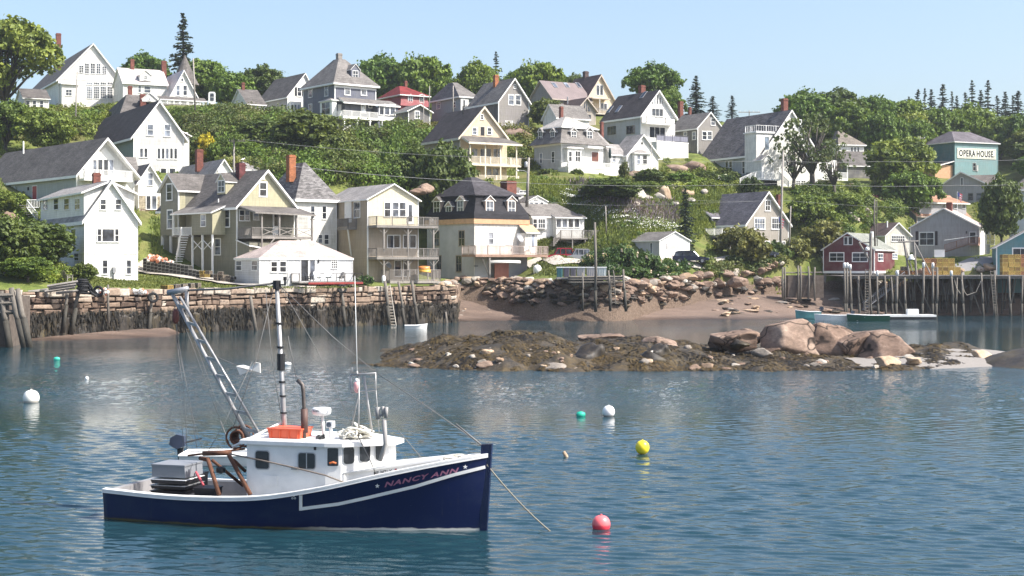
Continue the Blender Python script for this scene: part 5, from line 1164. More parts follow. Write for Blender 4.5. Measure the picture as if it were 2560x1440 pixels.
# brown roofed house
h = House('brown_roofed_house','tan house with brown metal roofs, three skylights and a glass gable on the ridge',1465,286,33,290,u1=1535,uL=1405)
ze=h.onb(1465,246)[1]; h.gable(PEACH, BROWNR, ze, h.onb(1502,188)[1], oe=.4, og=.5, t=.3, trim=plain('tan_trim',(.5,.43,.36)))
for q in ((1491,213,1498,238),(1500,213,1507,238)): h.win('F',q,rows=1,fr=.07)
h.win('F',(1502,258,1517,275),cols=2,rows=1,fr=.08); zf=h.onb(1500,246,-1.8)[1]; h.box('balcony',h.onb(1481,0,-1.8)[0],h.onb(1526,0,-1.8)[0],-1.8,-.02,zf-.1,zf+.1,plain('tan_trim',(.5,.43,.36)))
zf2=h.onb(1500,283,-1.8)[1]; h.box('balcony',h.onb(1481,0,-1.8)[0],h.onb(1530,0,-1.8)[0],-1.8,-.02,zf2-.2,zf2,plain('tan_trim',(.5,.43,.36))); h.rail([(h.onb(1481,0,-1.8)[0],-1.75,zf2),(h.onb(1530,0,-1.8)[0],-1.75,zf2)],h=.9,m=GREYW)
h.post(h.onb(1500,0,-1.8)[0],-1.7,zf2,zf,TRIM,.05)
h.chim(1459.5,1469,178,192,b=5,w=.9,m=plain('dark_brown_chimney',(.08,.05,.045)))
# metal wing
az=h.onb(1382,243,-1.0)[0]; zw=h.onb(1382,243,-1.0)[1]; zq=h.onb(1400,206,3)[1]
h.gable(SHING, BMET, zw, zq, axis='a', lo=-1.0, hi=7, e0=az, e1=.3, oe=.4, og=.4, trim=plain('tan_trim',(.5,.43,.36)), name='wing_wall', rname='metal_roof')
k=(zq-zw)/4.0
for a,b in ((1377,1395),(1407,1425),(1437,1455)): h.sky(a,207,b,221,[(0,-1,zw),(1,-1,zw),(0,3,zq)])
h.win('F',(1388,247,1394,262),c=-1.0)
# glass gable wing
h = House('glass_gabled_wing','tan wing with a triangular glass gable below the brown metal roof',1440,276,33,300,u1=1489,uL=1395)
ze=h.onb(1440,273)[1]; tt=plain('tan_trim',(.5,.43,.36)); h.gable(BEIGE, BROWNR, ze, h.onb(1464,245)[1], oe=.35, og=.5, t=.25, trim=tt)
mb=MB(); g=MB(); A=h.onb(1449,279); B=h.onb(1477,279); Cc=h.onb(1463,254); q=lambda p,e,z:(p,e,z)
g.prism([(A[0],A[1]),(B[0],B[1]),(Cc[0],Cc[1])],q,-.02,0); mb.prism([(A[0]-.2,A[1]-.12),(B[0]+.2,B[1]-.12),(B[0]+.2,A[1]),(A[0]-.2,A[1])],q,-.06,-.001)
for f_ in (.33,.5,.67): a=A[0]+(B[0]-A[0])*f_; mb.box(a-.04,a+.04,-.06,-.021,A[1],A[1]+(Cc[1]-A[1])*(1-abs(f_-.5)*1.9))
o_=h.part('window', mb, tt); h.part('pane', g, GLASS, o_); h.win('F',(1468,286,1477,300),rows=1,fr=.06,trim=tt)
mb=MB(); q=h.ona(1419,255,1.5); mb.tube([(1.5,q[0],q[1]-.5),(1.5,q[0],q[1]+1)],.13,8); h.part('vent_pipe', mb, GALV)
h = House('grey_roofed_house','small grey roof peeking between the glass gable and the pale mansard house',1440,262,30,320,u1=1472,uL=1405)
h.gable(WHITE, GREYR, h.onb(1440,294)[1], h.onb(1420,265,3)[1], axis='a', oe=.3, e0=-4); h.win('F',(1455,297,1464,303),rows=1,fr=.05)
# white balcony house
h = House('balcony_house','white steep gabled house with slit attic windows and a small balcony',1602,262,33,392,u1=1687,uL=1507)
ze=h.onb(1602,286)[1]; h.gable(WHITE, DARKR, ze, h.onb(1647,227)[1], oe=.4, og=.5, t=.3); mb=MB(); mb.box(-.02,-.001,.12,h.L,-2.5,ze-.1); h.part('side_wall', mb, siding('blue_grey_shade_clapboard',(.40,.42,.46),.15,.88))  # left side of the white house painted blue-grey as shade
for (a,b,v0) in ((1629.5,1632,253),(1635.5,1638.5,244),(1642,1645,236),(1648.5,1651.5,244),(1654.5,1657,253)): h.win('F',(a,v0,b,260),rows=1,fr=.04,sill=False)
h.win('F',(1630,271,1657,291),cols=3,rows=1,fr=.08); h.win('F',(1624,317,1662,346),cols=3,rows=1,fr=.08)
bd=-1.5; zf=h.onb(1650,308,bd)[1]; pl=h.onb(1616,308,bd)[0]; pr=h.onb(1688,308,bd)[0]; h.box('balcony',pl,pr,bd,-.02,zf-.2,zf,TRIM)
h.rail([(pl,-.1,zf),(pl,bd+.04,zf),(pr,bd+.04,zf),(pr,-.1,zf)],h=1.0,m=DARKM,pitch=9,post_w=.04);
for i in (0,2): mb=MB(); mb.box(pl+.15+(pr-pl)*i/3,pl-.15+(pr-pl)*(i+1)/3,bd,bd+.03,zf+.1,zf+.9); h.part('balcony_panel',mb,TRIM)
bd=-4.5; zd=h.onb(1690,356,bd)[1]; pl=0; pr=h.onb(1721,356,bd)[0]; h.box('terrace',pl,pr,bd,-.03,-3,zd,siding('white_skirt_boards',(.80,.79,.75),1.4,.8)); h.box('terrace_edge',pl-.05,pr+.05,bd-.05,bd-.001,zd-.2,zd+.05,TRIM)
h.rail([(pl,bd+.05,zd+.05),(pr-.05,bd+.05,zd+.05),(pr-.05,-.1,zd+.05)],h=1.15,m=plain('dark_grey_rail',(.12,.12,.14)),pitch=.5,post_w=.05)
g=MB(); g.box(pl+.1,pr-.1,bd+.04,bd+.05,zd+.2,zd+1.05); h.part('glass_panel',g,plain('smoked_glass_panel',(.25,.25,.30),.1,.05))
for q in ((1519,318,1540,335),(1566.5,316,1587.5,333)): h.win('S',q,c=-.02,cols=3,rows=1,fr=.05,trim=GREYW)
for (a,b,c_,d) in ((1518,268,1533,281),(1540,267,1555,280),(1599,231,1620,245)):
    z_=(h.onb(1602,286)[1]); h.sky(a,b,c_,d,[(0,0,ze),(0,1,ze),(h.W/2,0,h.onb(1647,227)[1])])
h.chim(1599.5,1610,213,230,b=6,w=1.0)
# grey clipped gable
h = House('grey_shingled_house','low grey shingled house with clipped gable right of the white balcony house',1744,270,33,386,u1=1806,uL=1676)
ze=h.onb(1744,317)[1]; h.gable(SHING, GREYR, ze, h.onb(1775,281)[1], oe=.4, og=.3, t=.25); mb=MB(); mb.box(-.02,-.001,.12,h.L,-2.5,ze-.1); h.part('side_wall', mb, SHINGD)  # shaded side painted with the darker shingle copy
h.win('F',(1777.5,296,1787,313),fr=.11); h.win('F',(1756,329,1766,349),fr=.12); h.win('F',(1769,329,1779,349),fr=.12); h.win('S',(1731.5,331,1739,348),c=-.02,fr=.1); h.win('S',(1710,331,1717,338),c=-.02,rows=1,fr=.08)
h.chim(1697,1706,253,280,b=10,w=.8); h.chim(1721,1728,268,284,b=9,w=.5)
# pale mansard
h = House('pale_mansard_house','white mansard house with pale roof, hooded dormers and a white terrace',1402.7,240,38,424,u1=1508,uL=1336)
zl=h.onb(1402,358)[1]; zu=h.onb(1402,317)[1]; h.walls(WHITE, zl); mb=MB(); mb.box(-.03,-.001,.1,h.L,-2.5,zl-.3); h.part('side_wall', mb, siding('bluish_shade_clapboard',(.46,.48,.50),.15,.88))  # left side of the white walls painted bluish for shade
mansard(h, zl, zu, h.onb(1423,294,h.L*.5)[1], .45, .75, GREYR, shingle('very_pale_shingle',(.48,.45,.42),.12), (.42,.5), .3)
h.box('cornice',-.2,h.W+.2,-.2,h.L+.2,zl-.3,zl-.003,TRIM)
for q in ((1428.5,329,1440,348),(1468,329,1480,348)): h.dormer('F',q,.1,1.3,LIGHTR,GREYR,327,319,side=.2,rows=2)
for q in ((1347,330,1355,353),(1378,330,1386,352)): h.dormer('S',q,.1,1.3,LIGHTR,GREYR,q[1]-2,320,side=.15)
h.chim(1399,1407,266,300,b=5,w=.55); h.chim(1501,1508,304,335,b=4,w=.5)
h.box('front_bay',h.onb(1419,0,-.9)[0],h.onb(1453,0,-.9)[0],-.9,-.02,-2.5,h.onb(1436,369,-.9)[1],WHITE); h.hip(LIGHTR,h.onb(1436,369,-.9)[1],h.onb(1436,364,-.9)[1],a0=h.onb(1419,0,-.9)[0],a1=h.onb(1453,0,-.9)[0],b0=-.9,b1=.3,oh=.3,fascia=.15,name='bay_roof')
h.win('F',(1422,379,1429,404),c=-.9,fr=.08); h.win('F',(1438.5,378,1450,405),c=-.9,cols=2,fr=.08); h.door('F',(1479,380,1496,404),m=plain('brown_door',(.16,.06,.04),.5))
h.box('door_hood',h.onb(1470,0,-1)[0],h.onb(1508,0,-1)[0],-1,-.02,h.onb(1488,371,-1)[1],h.onb(1488,366,-1)[1],TRIM)
for q in ((1350,384,1356,407),(1380,380,1386,406)): h.win('S',q,c=-.03,fr=.08)
bd=-3.6; zd=h.onb(1480,420,bd)[1]; pl=h.onb(1421,420,bd)[0]; pr=h.onb(1555,420,bd)[0]; h.box('terrace',pl,pr,bd,-.95,-3,zd,WHITE); h.box('terrace_edge',pl-.06,pr+.06,bd-.06,bd-.001,zd-.12,zd+.04,TRIM)
h.rail([(h.onb(1404,0,-1)[0],-1,zd+.04),(pl,bd+.05,zd+.04),(pr,bd+.05,zd+.04),(pr,-1,zd+.04)],h=.85,pitch=.2,bal=.03)
h.gable(WHITE, LIGHTR, h.onb(1520,362)[1], h.onb(1515,331,3)[1], axis='a', lo=0.5, hi=7, e0=h.W-.5, e1=h.onb(1528,0)[0], oe=.4, name='wing_wall', rname='wing_roof')
# white cottage beside
h = House('white_cottage','little white steep gabled cottage with a bay window and diamond vent',1567,246,33,430,u1=1645,uL=1530)
ze=h.onb(1567,385)[1]; zr=h.onb(1604,337)[1]; h.gable(WHITE, LIGHTR, ze, zr, oe=.35, og=.4, t=.25)
b0=h.onb(1587,0,-.8)[0]; b1=h.onb(1625,0,-.8)[0]; zb_=h.onb(1605,383,-.8)[1]; h.box('bay',b0,b1,-.8,-.02,-1.5,zb_,TRIM); h.hip(LIGHTR,zb_,zb_+.75,a0=b0,a1=b1,b0=-.8,b1=.5,oh=.3,fascia=.12,name='bay_roof')
h.win('F',(1593,388,1600,410),c=-.8,fr=.06); h.win('F',(1607,388,1617,410),c=-.8,fr=.06)
a,z=h.onb(1605,358); mb=MB(); mb.prism([(a-.22,z),(a,z-.28),(a+.22,z),(a,z+.28)],lambda p,e,z:(p,e,z),-.05,-.001); h.part('vent', mb, DARKM)
h.gable(WHITE, LIGHTR, h.onb(1540,384,1)[1], h.onb(1540,362,3)[1], axis='a', lo=1, hi=5, e0=h.onb(1527,0,1)[0], e1=.2, oe=.3, name='ell_wall', rname='ell_roof'); h.win('F',(1531,389,1539,405),c=1,fr=.07)
# church-like house
h = House('church_house','long white church like house with huge grey roof and a square balcony tower',1908,250,28,468,u1=2044,uL=1754)
ze=h.onb(1908,378)[1]; zr=h.onb(1972,276)[1]; h.gable(WHITE, shingle('mottled_purple_grey_shingle',(.155,.143,.145),.6), ze, zr, oe=.5, og=.4, t=.3, r=h.W*.5)
mb=MB(); mb.box(-.03,-.001,.12,h.L,-2.5,ze-.1); h.part('side_wall', mb, siding('pale_blue_shade_clapboard',(.38,.41,.43),.15,.9))  # long left side of the white house, shade painted pale blue
for (a,b) in ((1772.5,1779.5),(1782.5,1789),(1814,1820.5),(1823.5,1830),(1856,1862),(1865,1871)): h.win('S',(a,403,b,434),c=-.03,fr=.07,rows=2)
h.chim(1956,1966,246,285,b=2.5,w=.95)
at=h.onb(1900,350,1.5)[0]; h2b=h.ona(1933,350,-.5)[0]
ta0=-1.3; tb0=.2; W2=h.onb(1964,350,tb0)[0]; zt=h.onb(1933,334,tb0)[1]
h.box('tower',ta0,W2,tb0,tb0+3.2,ze-3.5,zt,WHITE); h.box('tower_cornice',ta0-.2,W2+.2,tb0-.2,tb0+3.4,zt,zt+.2,TRIM); h.rail([(ta0,tb0+3,zt+.2),(ta0,tb0,zt+.2),(W2,tb0,zt+.2)],h=1.1,pitch=.5)
h.win('S',(1914,345,1922,372),c=ta0,fr=.12,gl=CURT)
h.gable(WHITE, LIGHTR, h.onb(1905,398,-2)[1], h.onb(1908,386,-2)[1], lo=-1.8, hi=.6, e0=-2, e1=.1, z0=-2, oe=.25, og=.2, t=.15, name='entry_wall', rname='entry_roof')
bd=-3.4; zd=h.onb(1930,447,bd)[1]; pl=h.onb(1888,447,bd)[0]; pr=h.onb(1950,447,bd)[0]; h.box('deck',pl,pr,bd,-2.05,zd-.25,zd,TRIM); h.rail([(pl,-2.1,zd),(pl,bd+.05,zd),(pr,bd+.05,zd)],h=1.1,pitch=.15)
p2=h.onb(1850,462,bd)[0]; h.rail([(p2,bd,zd-1.2),(pl,bd,zd)],h=1.1,pitch=.15); h.rail([(pr,bd,zd),(pr+1.8,bd,zd-1.3)],h=1.0,pitch=.15); h.box('under_deck_shade',pl+.2,pr-.2,bd+.5,-2.1,-3,zd-.26,DARKM)  # black filler below the deck stands for the shade there
for q in ((1990,452,2000,466),(2003,452,2013,466)): h.win('F',q,cols=2,rows=3,fr=.1)
for q in ((1995,300,2003,318),(1968,330,1976,352),(2010,365,2020,390),(1975,395,1985,415)): h.win('F',q,fr=.1)
h.box('right_wing',h.W+.01,h.onb(2092,0,2)[0],2,8,-2.5,h.onb(2070,400,2)[1],WHITE); h.box('right_deck',h.W+.5,h.onb(2105,0,1)[0],-.5,1.98,h.onb(2080,452,1)[1],h.onb(2080,448,1)[1],TRIM); zd=h.onb(2080,448,1)[1]; h.rail([(h.W+.5,-.45,zd),(h.onb(2105,0,1)[0],-.45,zd)],h=1.1)
h.win('F',(2052,410,2060,430),c=2); h.win('F',(2072,410,2080,430),c=2)
# right side
h = House('white_gabled_house','plain pale gabled house with one small window on the wooded ridge',2213,310,18,380,u1=2275,uL=2138)
h.gable(LILAC, LIGHTR, h.ona(2213,366,0)[1], h.ona(2162,311,0)[1], axis='a', ze2=h.ona(2138,333,0)[1], r=h.ona(2162,311,0)[0], oe=.3, og=.3, t=.2)
h.win('S',(2162,340,2167,351),rows=1,fr=.07)
h = House('low_brown_roof_house','low white house with a weathered brown roof behind the open tree',2098,288,15,385,u1=2160,uL=2080)
ze=h.onb(2130,362)[1]; h.walls(WHITE, ze); h.hip(shingle('weathered_brown_shingle',(.22,.19,.16)), ze, h.onb(2130,329,4)[1], ra=(1.5,h.W-3), rb=(3.5,4.5), oh=.4)
for a in (2127,2135,2143): h.win('F',(a,368,a+5,380),rows=1,fr=.08)
h = House('asphalt_roofed_shed','dark asphalt sided shed right of the open tree, behind the orange umbrella',2118,284,15,448,u1=2192,uL=2100,cat='shed')
h.gable(SHINGD, MIDR, h.onb(2120,412)[1], h.onb(2160,380,4)[1], axis='a', oe=.3, lo=0, hi=8)
h = House('opera_house','tall teal hall with hip roof and a big OPERA HOUSE sign',2386.7,300,25,448,u1=2494.5,uL=2305,cat='hall')
ze=h.onb(2387,354)[1]; h.walls(TEAL, ze); mb=MB(); mb.box(-.03,-.001,.02,h.L,-2.5,ze-.1); h.part('side_wall', mb, TEAL_SHADE)  # left side in the darker teal, shade put into the colour
h.hip(shingle('dusky_shingle',(.15,.135,.15)), ze, h.onb(2400,330,h.L/2)[1], ra=(h.W*.28,h.W*.72), rb=(h.L*.46,h.L*.54), oh=.4, fascia=.16)
for a in (.05,h.W-.05): h.box('corner_board',a-.08,a+.08,-.05,-.002,-2.5,ze-.2,TEAL); h.win('F',(2432.5,408,2439,426),rows=2,fr=.07); h.box('wall_vent',*sorted((h.onb(2440.5,0)[0],h.onb(2444.5,0)[0])),-.15,-.01,h.onb(2440,428)[1],h.onb(2440,413)[1],TRIM)
p0,z1=h.onb(2392.5,369.5); p1,z0=h.onb(2489,399); p1,_=h.onb(2489,384)
mb=MB(); mb.box(p0,p1,-.1,-.04,z0,z1); sg=h.part('sign_board', mb, plain('cream_sign_paint',(.80,.78,.66),.5,.05))
mb=MB(); t_=.07; i_=.16
for (a,b,c_,d) in ((p0+i_,p1-i_,z0+i_,z0+i_+t_),(p0+i_,p1-i_,z1-i_-t_,z1-i_),(p0+i_,p0+i_+t_,z0+i_+t_,z1-i_-t_),(p1-i_-t_,p1-i_,z0+i_+t_,z1-i_-t_)): mb.box(a,b,-.105,-.099,c_,d)
h.part('sign_border', mb, DARKM, sg)
def text_mesh(txt, bold=.0, spacing=1.0, wspace=1.0, extr=.01):
    cu = bpy.data.curves.new('lettering','FONT'); cu.body = txt; cu.size = 1; cu.offset = bold; cu.space_character = spacing; cu.space_word = wspace; cu.extrude = extr; cu.resolution_u = 3
    o = bpy.data.objects.new('lettering', cu); COL.objects.link(o); dg = bpy.context.evaluated_depsgraph_get(); me = bpy.data.meshes.new_from_object(o.evaluated_get(dg)); bpy.data.objects.remove(o)
    return me
me = text_mesh('OPERA HOUSE.', .035, 1.12, .42); co = [v.co.copy() for v in me.vertices]; xs=[c.x for c in co]; ys=[c.y for c in co]
x0_,x1_,y0_,y1_=min(xs),max(xs),min(ys),max(ys)
for v in me.vertices: v.co = ((p0+.42)+(v.co.x-x0_)/(x1_-x0_)*(p1-p0-.84), -.115-(v.co.z)*.4, z0+.36+(v.co.y-y0_)/(y1_-y0_)*(z1-z0-.72))
me.materials.append(DARKM); link('lettering', me, sg)
h.box('lean_to', -4.6,-.1,.5,5,-2.5,h.onb(2350,412,.5)[1],PLY); h.slab('lean_to_roof',[(-5,0,h.onb(2350,412,0)[1]-.3),(-.05,0,h.onb(2350,404,0)[1]+.3),(-.05,5,h.onb(2350,404,0)[1]+.3),(-5,5,h.onb(2350,412,0)[1]-.3)],.2,[MIDR,TRIM])
h = House('grey_gabled_house','grey house with low brown roof and side dormer in front of the teal hall',2342,277,-24,512,u1=2484,L=9)
ze=h.onb(2342,470)[1]; h.gable(LILAC, BROWNR if False else shingle('taupe_shingle',(.24,.21,.19)), ze, h.onb(2402,430)[1], r=h.onb(2402,430)[0], oe=.5, og=.5, t=.28)
h.win('F',(2402.5,445,2407,463),rows=1,fr=.08)
for q in ((2421,484,2432,500),(2442,484,2454,500)): h.win('F',q,trim=GREYW)
za=h.onb(2465,438,3)[1]; h.gable(LILAC, shingle('taupe_shingle',(.24,.21,.19)), za-1.6, za, axis='a', lo=2, hi=5, e0=h.W*.5, e1=h.W-.2, z0=ze-.2, oe=.3, name='dormer', rname='dormer_roof')
for b_ in (2.3,3.8): h.win('R',(0,0,0,0),c=h.W-.2,xy=(b_,b_+.9,za-2.9,za-1.5),rows=1)
h = House('orange_roofed_house','dusk blue house with orange tan roof and a long shed dormer',2292,260,27,570,u1=2420,uL=2197)
ze1=h.ona(2292,537,0)[1]; zr=h.ona(2244,486,0)[1]; h.gable(DBLUE, ORANGER, ze1, zr, axis='a', ze2=h.ona(2197,546,0)[1], r=h.ona(2244,486,0)[0], oe=.4, og=.4, t=.25, trim=plain('tan_roof_trim',(.42,.34,.28)))
rb=h.ona(2244,486,0)[0]; zs=h.onb(2350,507,.3)[1]; h.box('shed_dormer',.8,h.W-.2,.2,rb,ze1-.3,zs-.05,LILAC); h.slab('dormer_roof',[(.3,-.3,zs),(h.W+.3,-.3,zs),(h.W-.8,rb,zr+.1),(.3,rb,zr+.1)],.2,[ORANGER,TRIM])
for a in (2321,2355,2385,2405): h.win('F',(a,510,a+8,521),c=.2,rows=1,fr=.06)
h.win('S',(2242,505,2250,526),fr=.08)
h = House('brown_roofed_cottage','low house with brown roof, two vent pipes and white shingled gable behind the red shack',2213,238,28,640,u1=2273,uL=2115)
ze=h.onb(2213,586)[1]; h.gable(WSH, BROWNR, ze, h.onb(2247,557)[1], oe=.35, og=.4, t=.22); h.win('F',(2229,590,2261,603),cols=6,rows=2,fr=.1)
for u in (2138,2218): q=h.ona(u,560,1.5); mb=MB(); mb.tube([(1.5,q[0],q[1]-.6),(1.5,q[0],q[1]+.5)],.12,8); h.part('vent_pipe', mb, TRIM)
q=h.onb(2247,640);
h = House('grey_ranch_house','pale grey ranch house with shutters, pinkish roof and a wooden ramp',2276,243,-26,640,u1=2449,L=11)
ze=h.onb(2276,568)[1]; ar,zr=h.onb(2359,521); h.gable(LILAC, PINKR, ze, zr, r=ar, oe=.3, og=.35, t=.24, ze2=h.onb(2449,567)[1])
mb=MB(); mb.box(h.W+.001,h.W+.03,.02,h.L,-2.5,h.onb(2449,567)[1]-.1); h.part('side_wall', mb, WHITE)  # sunlit right side painted white, the shaded front stays grey
w_=h.win('F',(2300,582,2334,612),cols=2,rows=2,fr=.11)
for u in (2289,2337.5): p,zz=h.onb(u,613); p2,z2=h.onb(u+6.5,578); mb=MB(); mb.box(p,p2,-.05,-.001,zz,z2); h.part('shutter', mb, plain('black_shutter',(.03,.02,.025)))
h.door('F',(2425,581,2439,608),m=DARKM); h.box('wall_lamp',*sorted((h.onb(2415,0)[0],h.onb(2417,0)[0])),-.14,-.01,h.onb(2416,584)[1],h.onb(2416,578)[1],DARKM)
for q in ((2466,586,2474,611),(2476,586,2486,611)): h.win('R',q,c=h.W+.03,fr=.1)
h.chim(2368,2379,506,526,b=3.5,w=.9); RW=plain('reddish_wood_rail',(.33,.20,.16),.8,.3)
bd=-2.2; zd=h.onb(2430,609,bd)[1]; a0=h.onb(2421,0,bd)[0]; a1=h.onb(2445,0,bd)[0]; h.box('landing',a0,a1,bd,-.05,zd-.3,zd,RW); h.rail([(a0,bd,zd),(a1,bd,zd),(a1,-.1,zd)],h=1,m=RW)
a2=h.onb(2362,0,bd)[0]; h.slab('ramp',[(a2,bd,zd-1.2),(a0,bd,zd),(a0,bd+1.2,zd),(a2,bd+1.2,zd-1.2)],.15,[RW,RW]); h.rail([(a2,bd,zd-1.15),(a0,bd,zd)],h=1,m=RW)
mb=MB(); mb.tube([(a2,bd-.4,zd+.55),(a1,bd-.4,zd+1.25)],.05,5); h.part('hand_rail', mb, TRIM)
# red shack on stilts
h = House('red_shack','dark red shingled fishing shack on stilts with white trim by the pier',2058,226,-30,683,u1=2186,L=11.0,deep=0,cat='shack')
ze=h.onb(2058,622)[1]; ar,zr=h.onb(2119,582); h.gable(MAROON, shingle('pale_greenish_shingle',(.27,.28,.25),.25), ze, zr, r=ar, z0=.35, oe=.3, og=.35, t=.2, ze2=h.onb(2186,622)[1])
h.box('sill_board',-.05,h.W+.05,-.06,h.L,0,.35,TRIM)
for q in ((2075,633,2109,652),(2132,633,2168,653)): h.win('F',q,cols=2,rows=2,fr=.12)
for q in ((2111,593,2118.5,611),(2122,593,2130.5,611)): h.win('F',q,rows=1,fr=.09)
for q in ((2195,635,2207,652),(2230.5,635,2243,647)): h.win('R',q,c=h.W,cols=2,rows=2,fr=.1)
for (a,b) in ((.2,.3),(h.W*.5,.3),(h.W-.3,.3),(.3,h.L-.4),(h.W-.3,h.L-.4),(.25,h.L*.5)): h.post(a,b,-4.5,-.005,GREYW,.17)
h.box('under_beam',.1,h.W-.1,1.0,h.L-.5,-.3,-.003,GREYW); h.box('underfloor_shade',.4,h.W-.4,h.L-1.5,h.L-1.3,-4.5,-.31,DARKM)  # black sheet behind the stilts paints the shade under the floor
mb=MB(); mb.tube([(h.W*.75,h.L*.5,zr-.6),(h.W*.75,h.L*.5,zr+.3)],.25,8); h.part('roof_vent', mb, TRIM)
SHACK=h
# teal shed and grey house at the right edge
h = House('teal_boat_shed','bright teal shed cut off by the right edge of the picture',2491,222,-14,690,u1=2660,L=9,cat='shed')
ze=h.onb(2491,617)[1]; h.gable(TEALB, LIGHTR, ze, h.onb(2575,572)[1], oe=.3, og=.3, t=.2); h.win('F',(2533,622,2570,640),rows=1,cols=2,fr=.16)
h = House('pale_blue_house','tall pale blue grey house rising behind the teal shed at the right edge',2540,242,-12,660,u1=2660,L=9)
ze=h.onb(2540,474)[1]; h.walls(siding('pale_sky_grey_clapboard',(.40,.45,.50),.16,.88), ze); h.hip(MIDR, ze, h.onb(2600,425,4)[1], ra=(3.5,h.W-3), rb=(4,5), oh=.7, fascia=.25); h.box('corner_board',-.04,.1,-.04,.1,-2.5,ze-.3,TRIM)
# ---------------------------------------------------------------- granite sea wall, stone by stone in one mesh
def stonemat(name, ramp, weed=None):
    t = NT(name); at = t.n('Attribute', attribute_name='var'); v = t.coord()
    c = t.ramp(at.outputs['Fac'], ramp); n = t.noise(v, 2.2, 5, .65); n2 = t.noise(v, 14, 3, .6)
    c = t.mix(1, c, t.ramp(n, [(.3, (.6,.58,.56)), (.6, (1.1,1.08,1.05))]), 'MULTIPLY'); c = t.mix(1, c, t.ramp(n2, [(.3, (.8,)*3), (.7, (1.12,)*3)]), 'MULTIPLY')
    if weed:
        z = t.sep(v)[2]; h = t.math('ADD', z, t.math('MULTIPLY', n, 1.6)); c = t.mix(t.ramp(t.math('MULTIPLY', h, .1), [(weed*.1, (1,1,1)), (weed*.1+.06, (0,0,0))]), c, (.05,.042,.03))
    t.l(c, t.b.inputs['Base Color']); t.b.inputs['Roughness'].default_value = .9; t.b.inputs['Specular IOR Level'].default_value = .2; t.bump(n2, .02); return t.m
STONE = stonemat('granite_blocks', [(0,(.10,.07,.055)),(.3,(.18,.13,.10)),(.6,(.28,.21,.16)),(.85,(.37,.29,.23)),(1,(.46,.41,.35))], 2.9)
WEED = None
def weedmat():
    t = NT('rockweed'); v = t.coord(); vs = t.coord((2.5,2.5,.5)); n = t.noise(vs, 3, 5, .7); n2 = t.noise(v, .5, 4)
    c = t.ramp(n, [(.3,(.008,.006,.005)),(.5,(.024,.018,.012)),(.72,(.06,.045,.028))]); c = t.mix(t.ramp(n2,[(.48,(0,0,0)),(.66,(1,1,1))]), c, t.ramp(n,[(.3,(.025,.018,.006)),(.7,(.09,.066,.022))]))
    t.l(c, t.b.inputs['Base Color']); t.b.inputs['Roughness'].default_value = .6; t.bump(n, .06); return t.m
WEED = weedmat(); WEEDL = leafmat('rockweed_fronds', (.006,.005,.003), (.028,.020,.010), transl=.05, rs=0)
def wall_pt(s):   # arc length -> point, tangent
    for (x0,y0),(x1,y1) in zip(WXY[:-1], WXY[1:]):
        L = math.hypot(x1-x0, y1-y0)
        if s <= L: t = s/L; return x0+(x1-x0)*t, y0+(y1-y0)*t, (x1-x0)/L, (y1-y0)/L
        s -= L
    L = math.hypot(x1-x0, y1-y0); return x1, y1, (x1-x0)/L, (y1-y0)/L
WLEN = sum(math.hypot(b[0]-a[0], b[1]-a[1]) for a, b in zip(WXY[:-1], WXY[1:]))
def blocks(specs, rs):
    """specs: (P0,T,N,len,z0,h,prot,var) -> quads"""
    V, F, A = [], [], []; n = 0
    for (x,y,tx,ty,L,z,h,pr,a) in specs:
        nx, ny = ty, -tx; g = .035
        def q(s, zz, o): return (x+tx*s+nx*o, y+ty*s+ny*o, z+zz)
        j = lambda k=.07: rs.uniform(-k, k)
        base = [(g,g),(L-g,g),(L-g,h-g),(g,h-g)]; base = [(a_+j(.11),b_+j(.09)) for a_, b_ in base]; i_ = .09
        cen = (L/2, h/2); ins = [(a_+(cen[0]-a_)*min(.5, i_/max(.1,L/2)), b_+(cen[1]-b_)*min(.5, i_*1.2/max(.1,h/2))) for a_, b_ in base]
        V += [q(*b_, -1.0) for b_ in base]+[q(*b_, pr-.06) for b_ in base]+[q(*b_, pr+j(.03)) for b_ in ins]
        for r in (0, 4):
            for k in range(4): F.append((n+r+k, n+r+(k+1)%4, n+r+4+(k+1)%4, n+r+4+k)); A.append(a)
        F.append((n+8,n+9,n+10,n+11)); A.append(a); n += 12
    return V, F, A
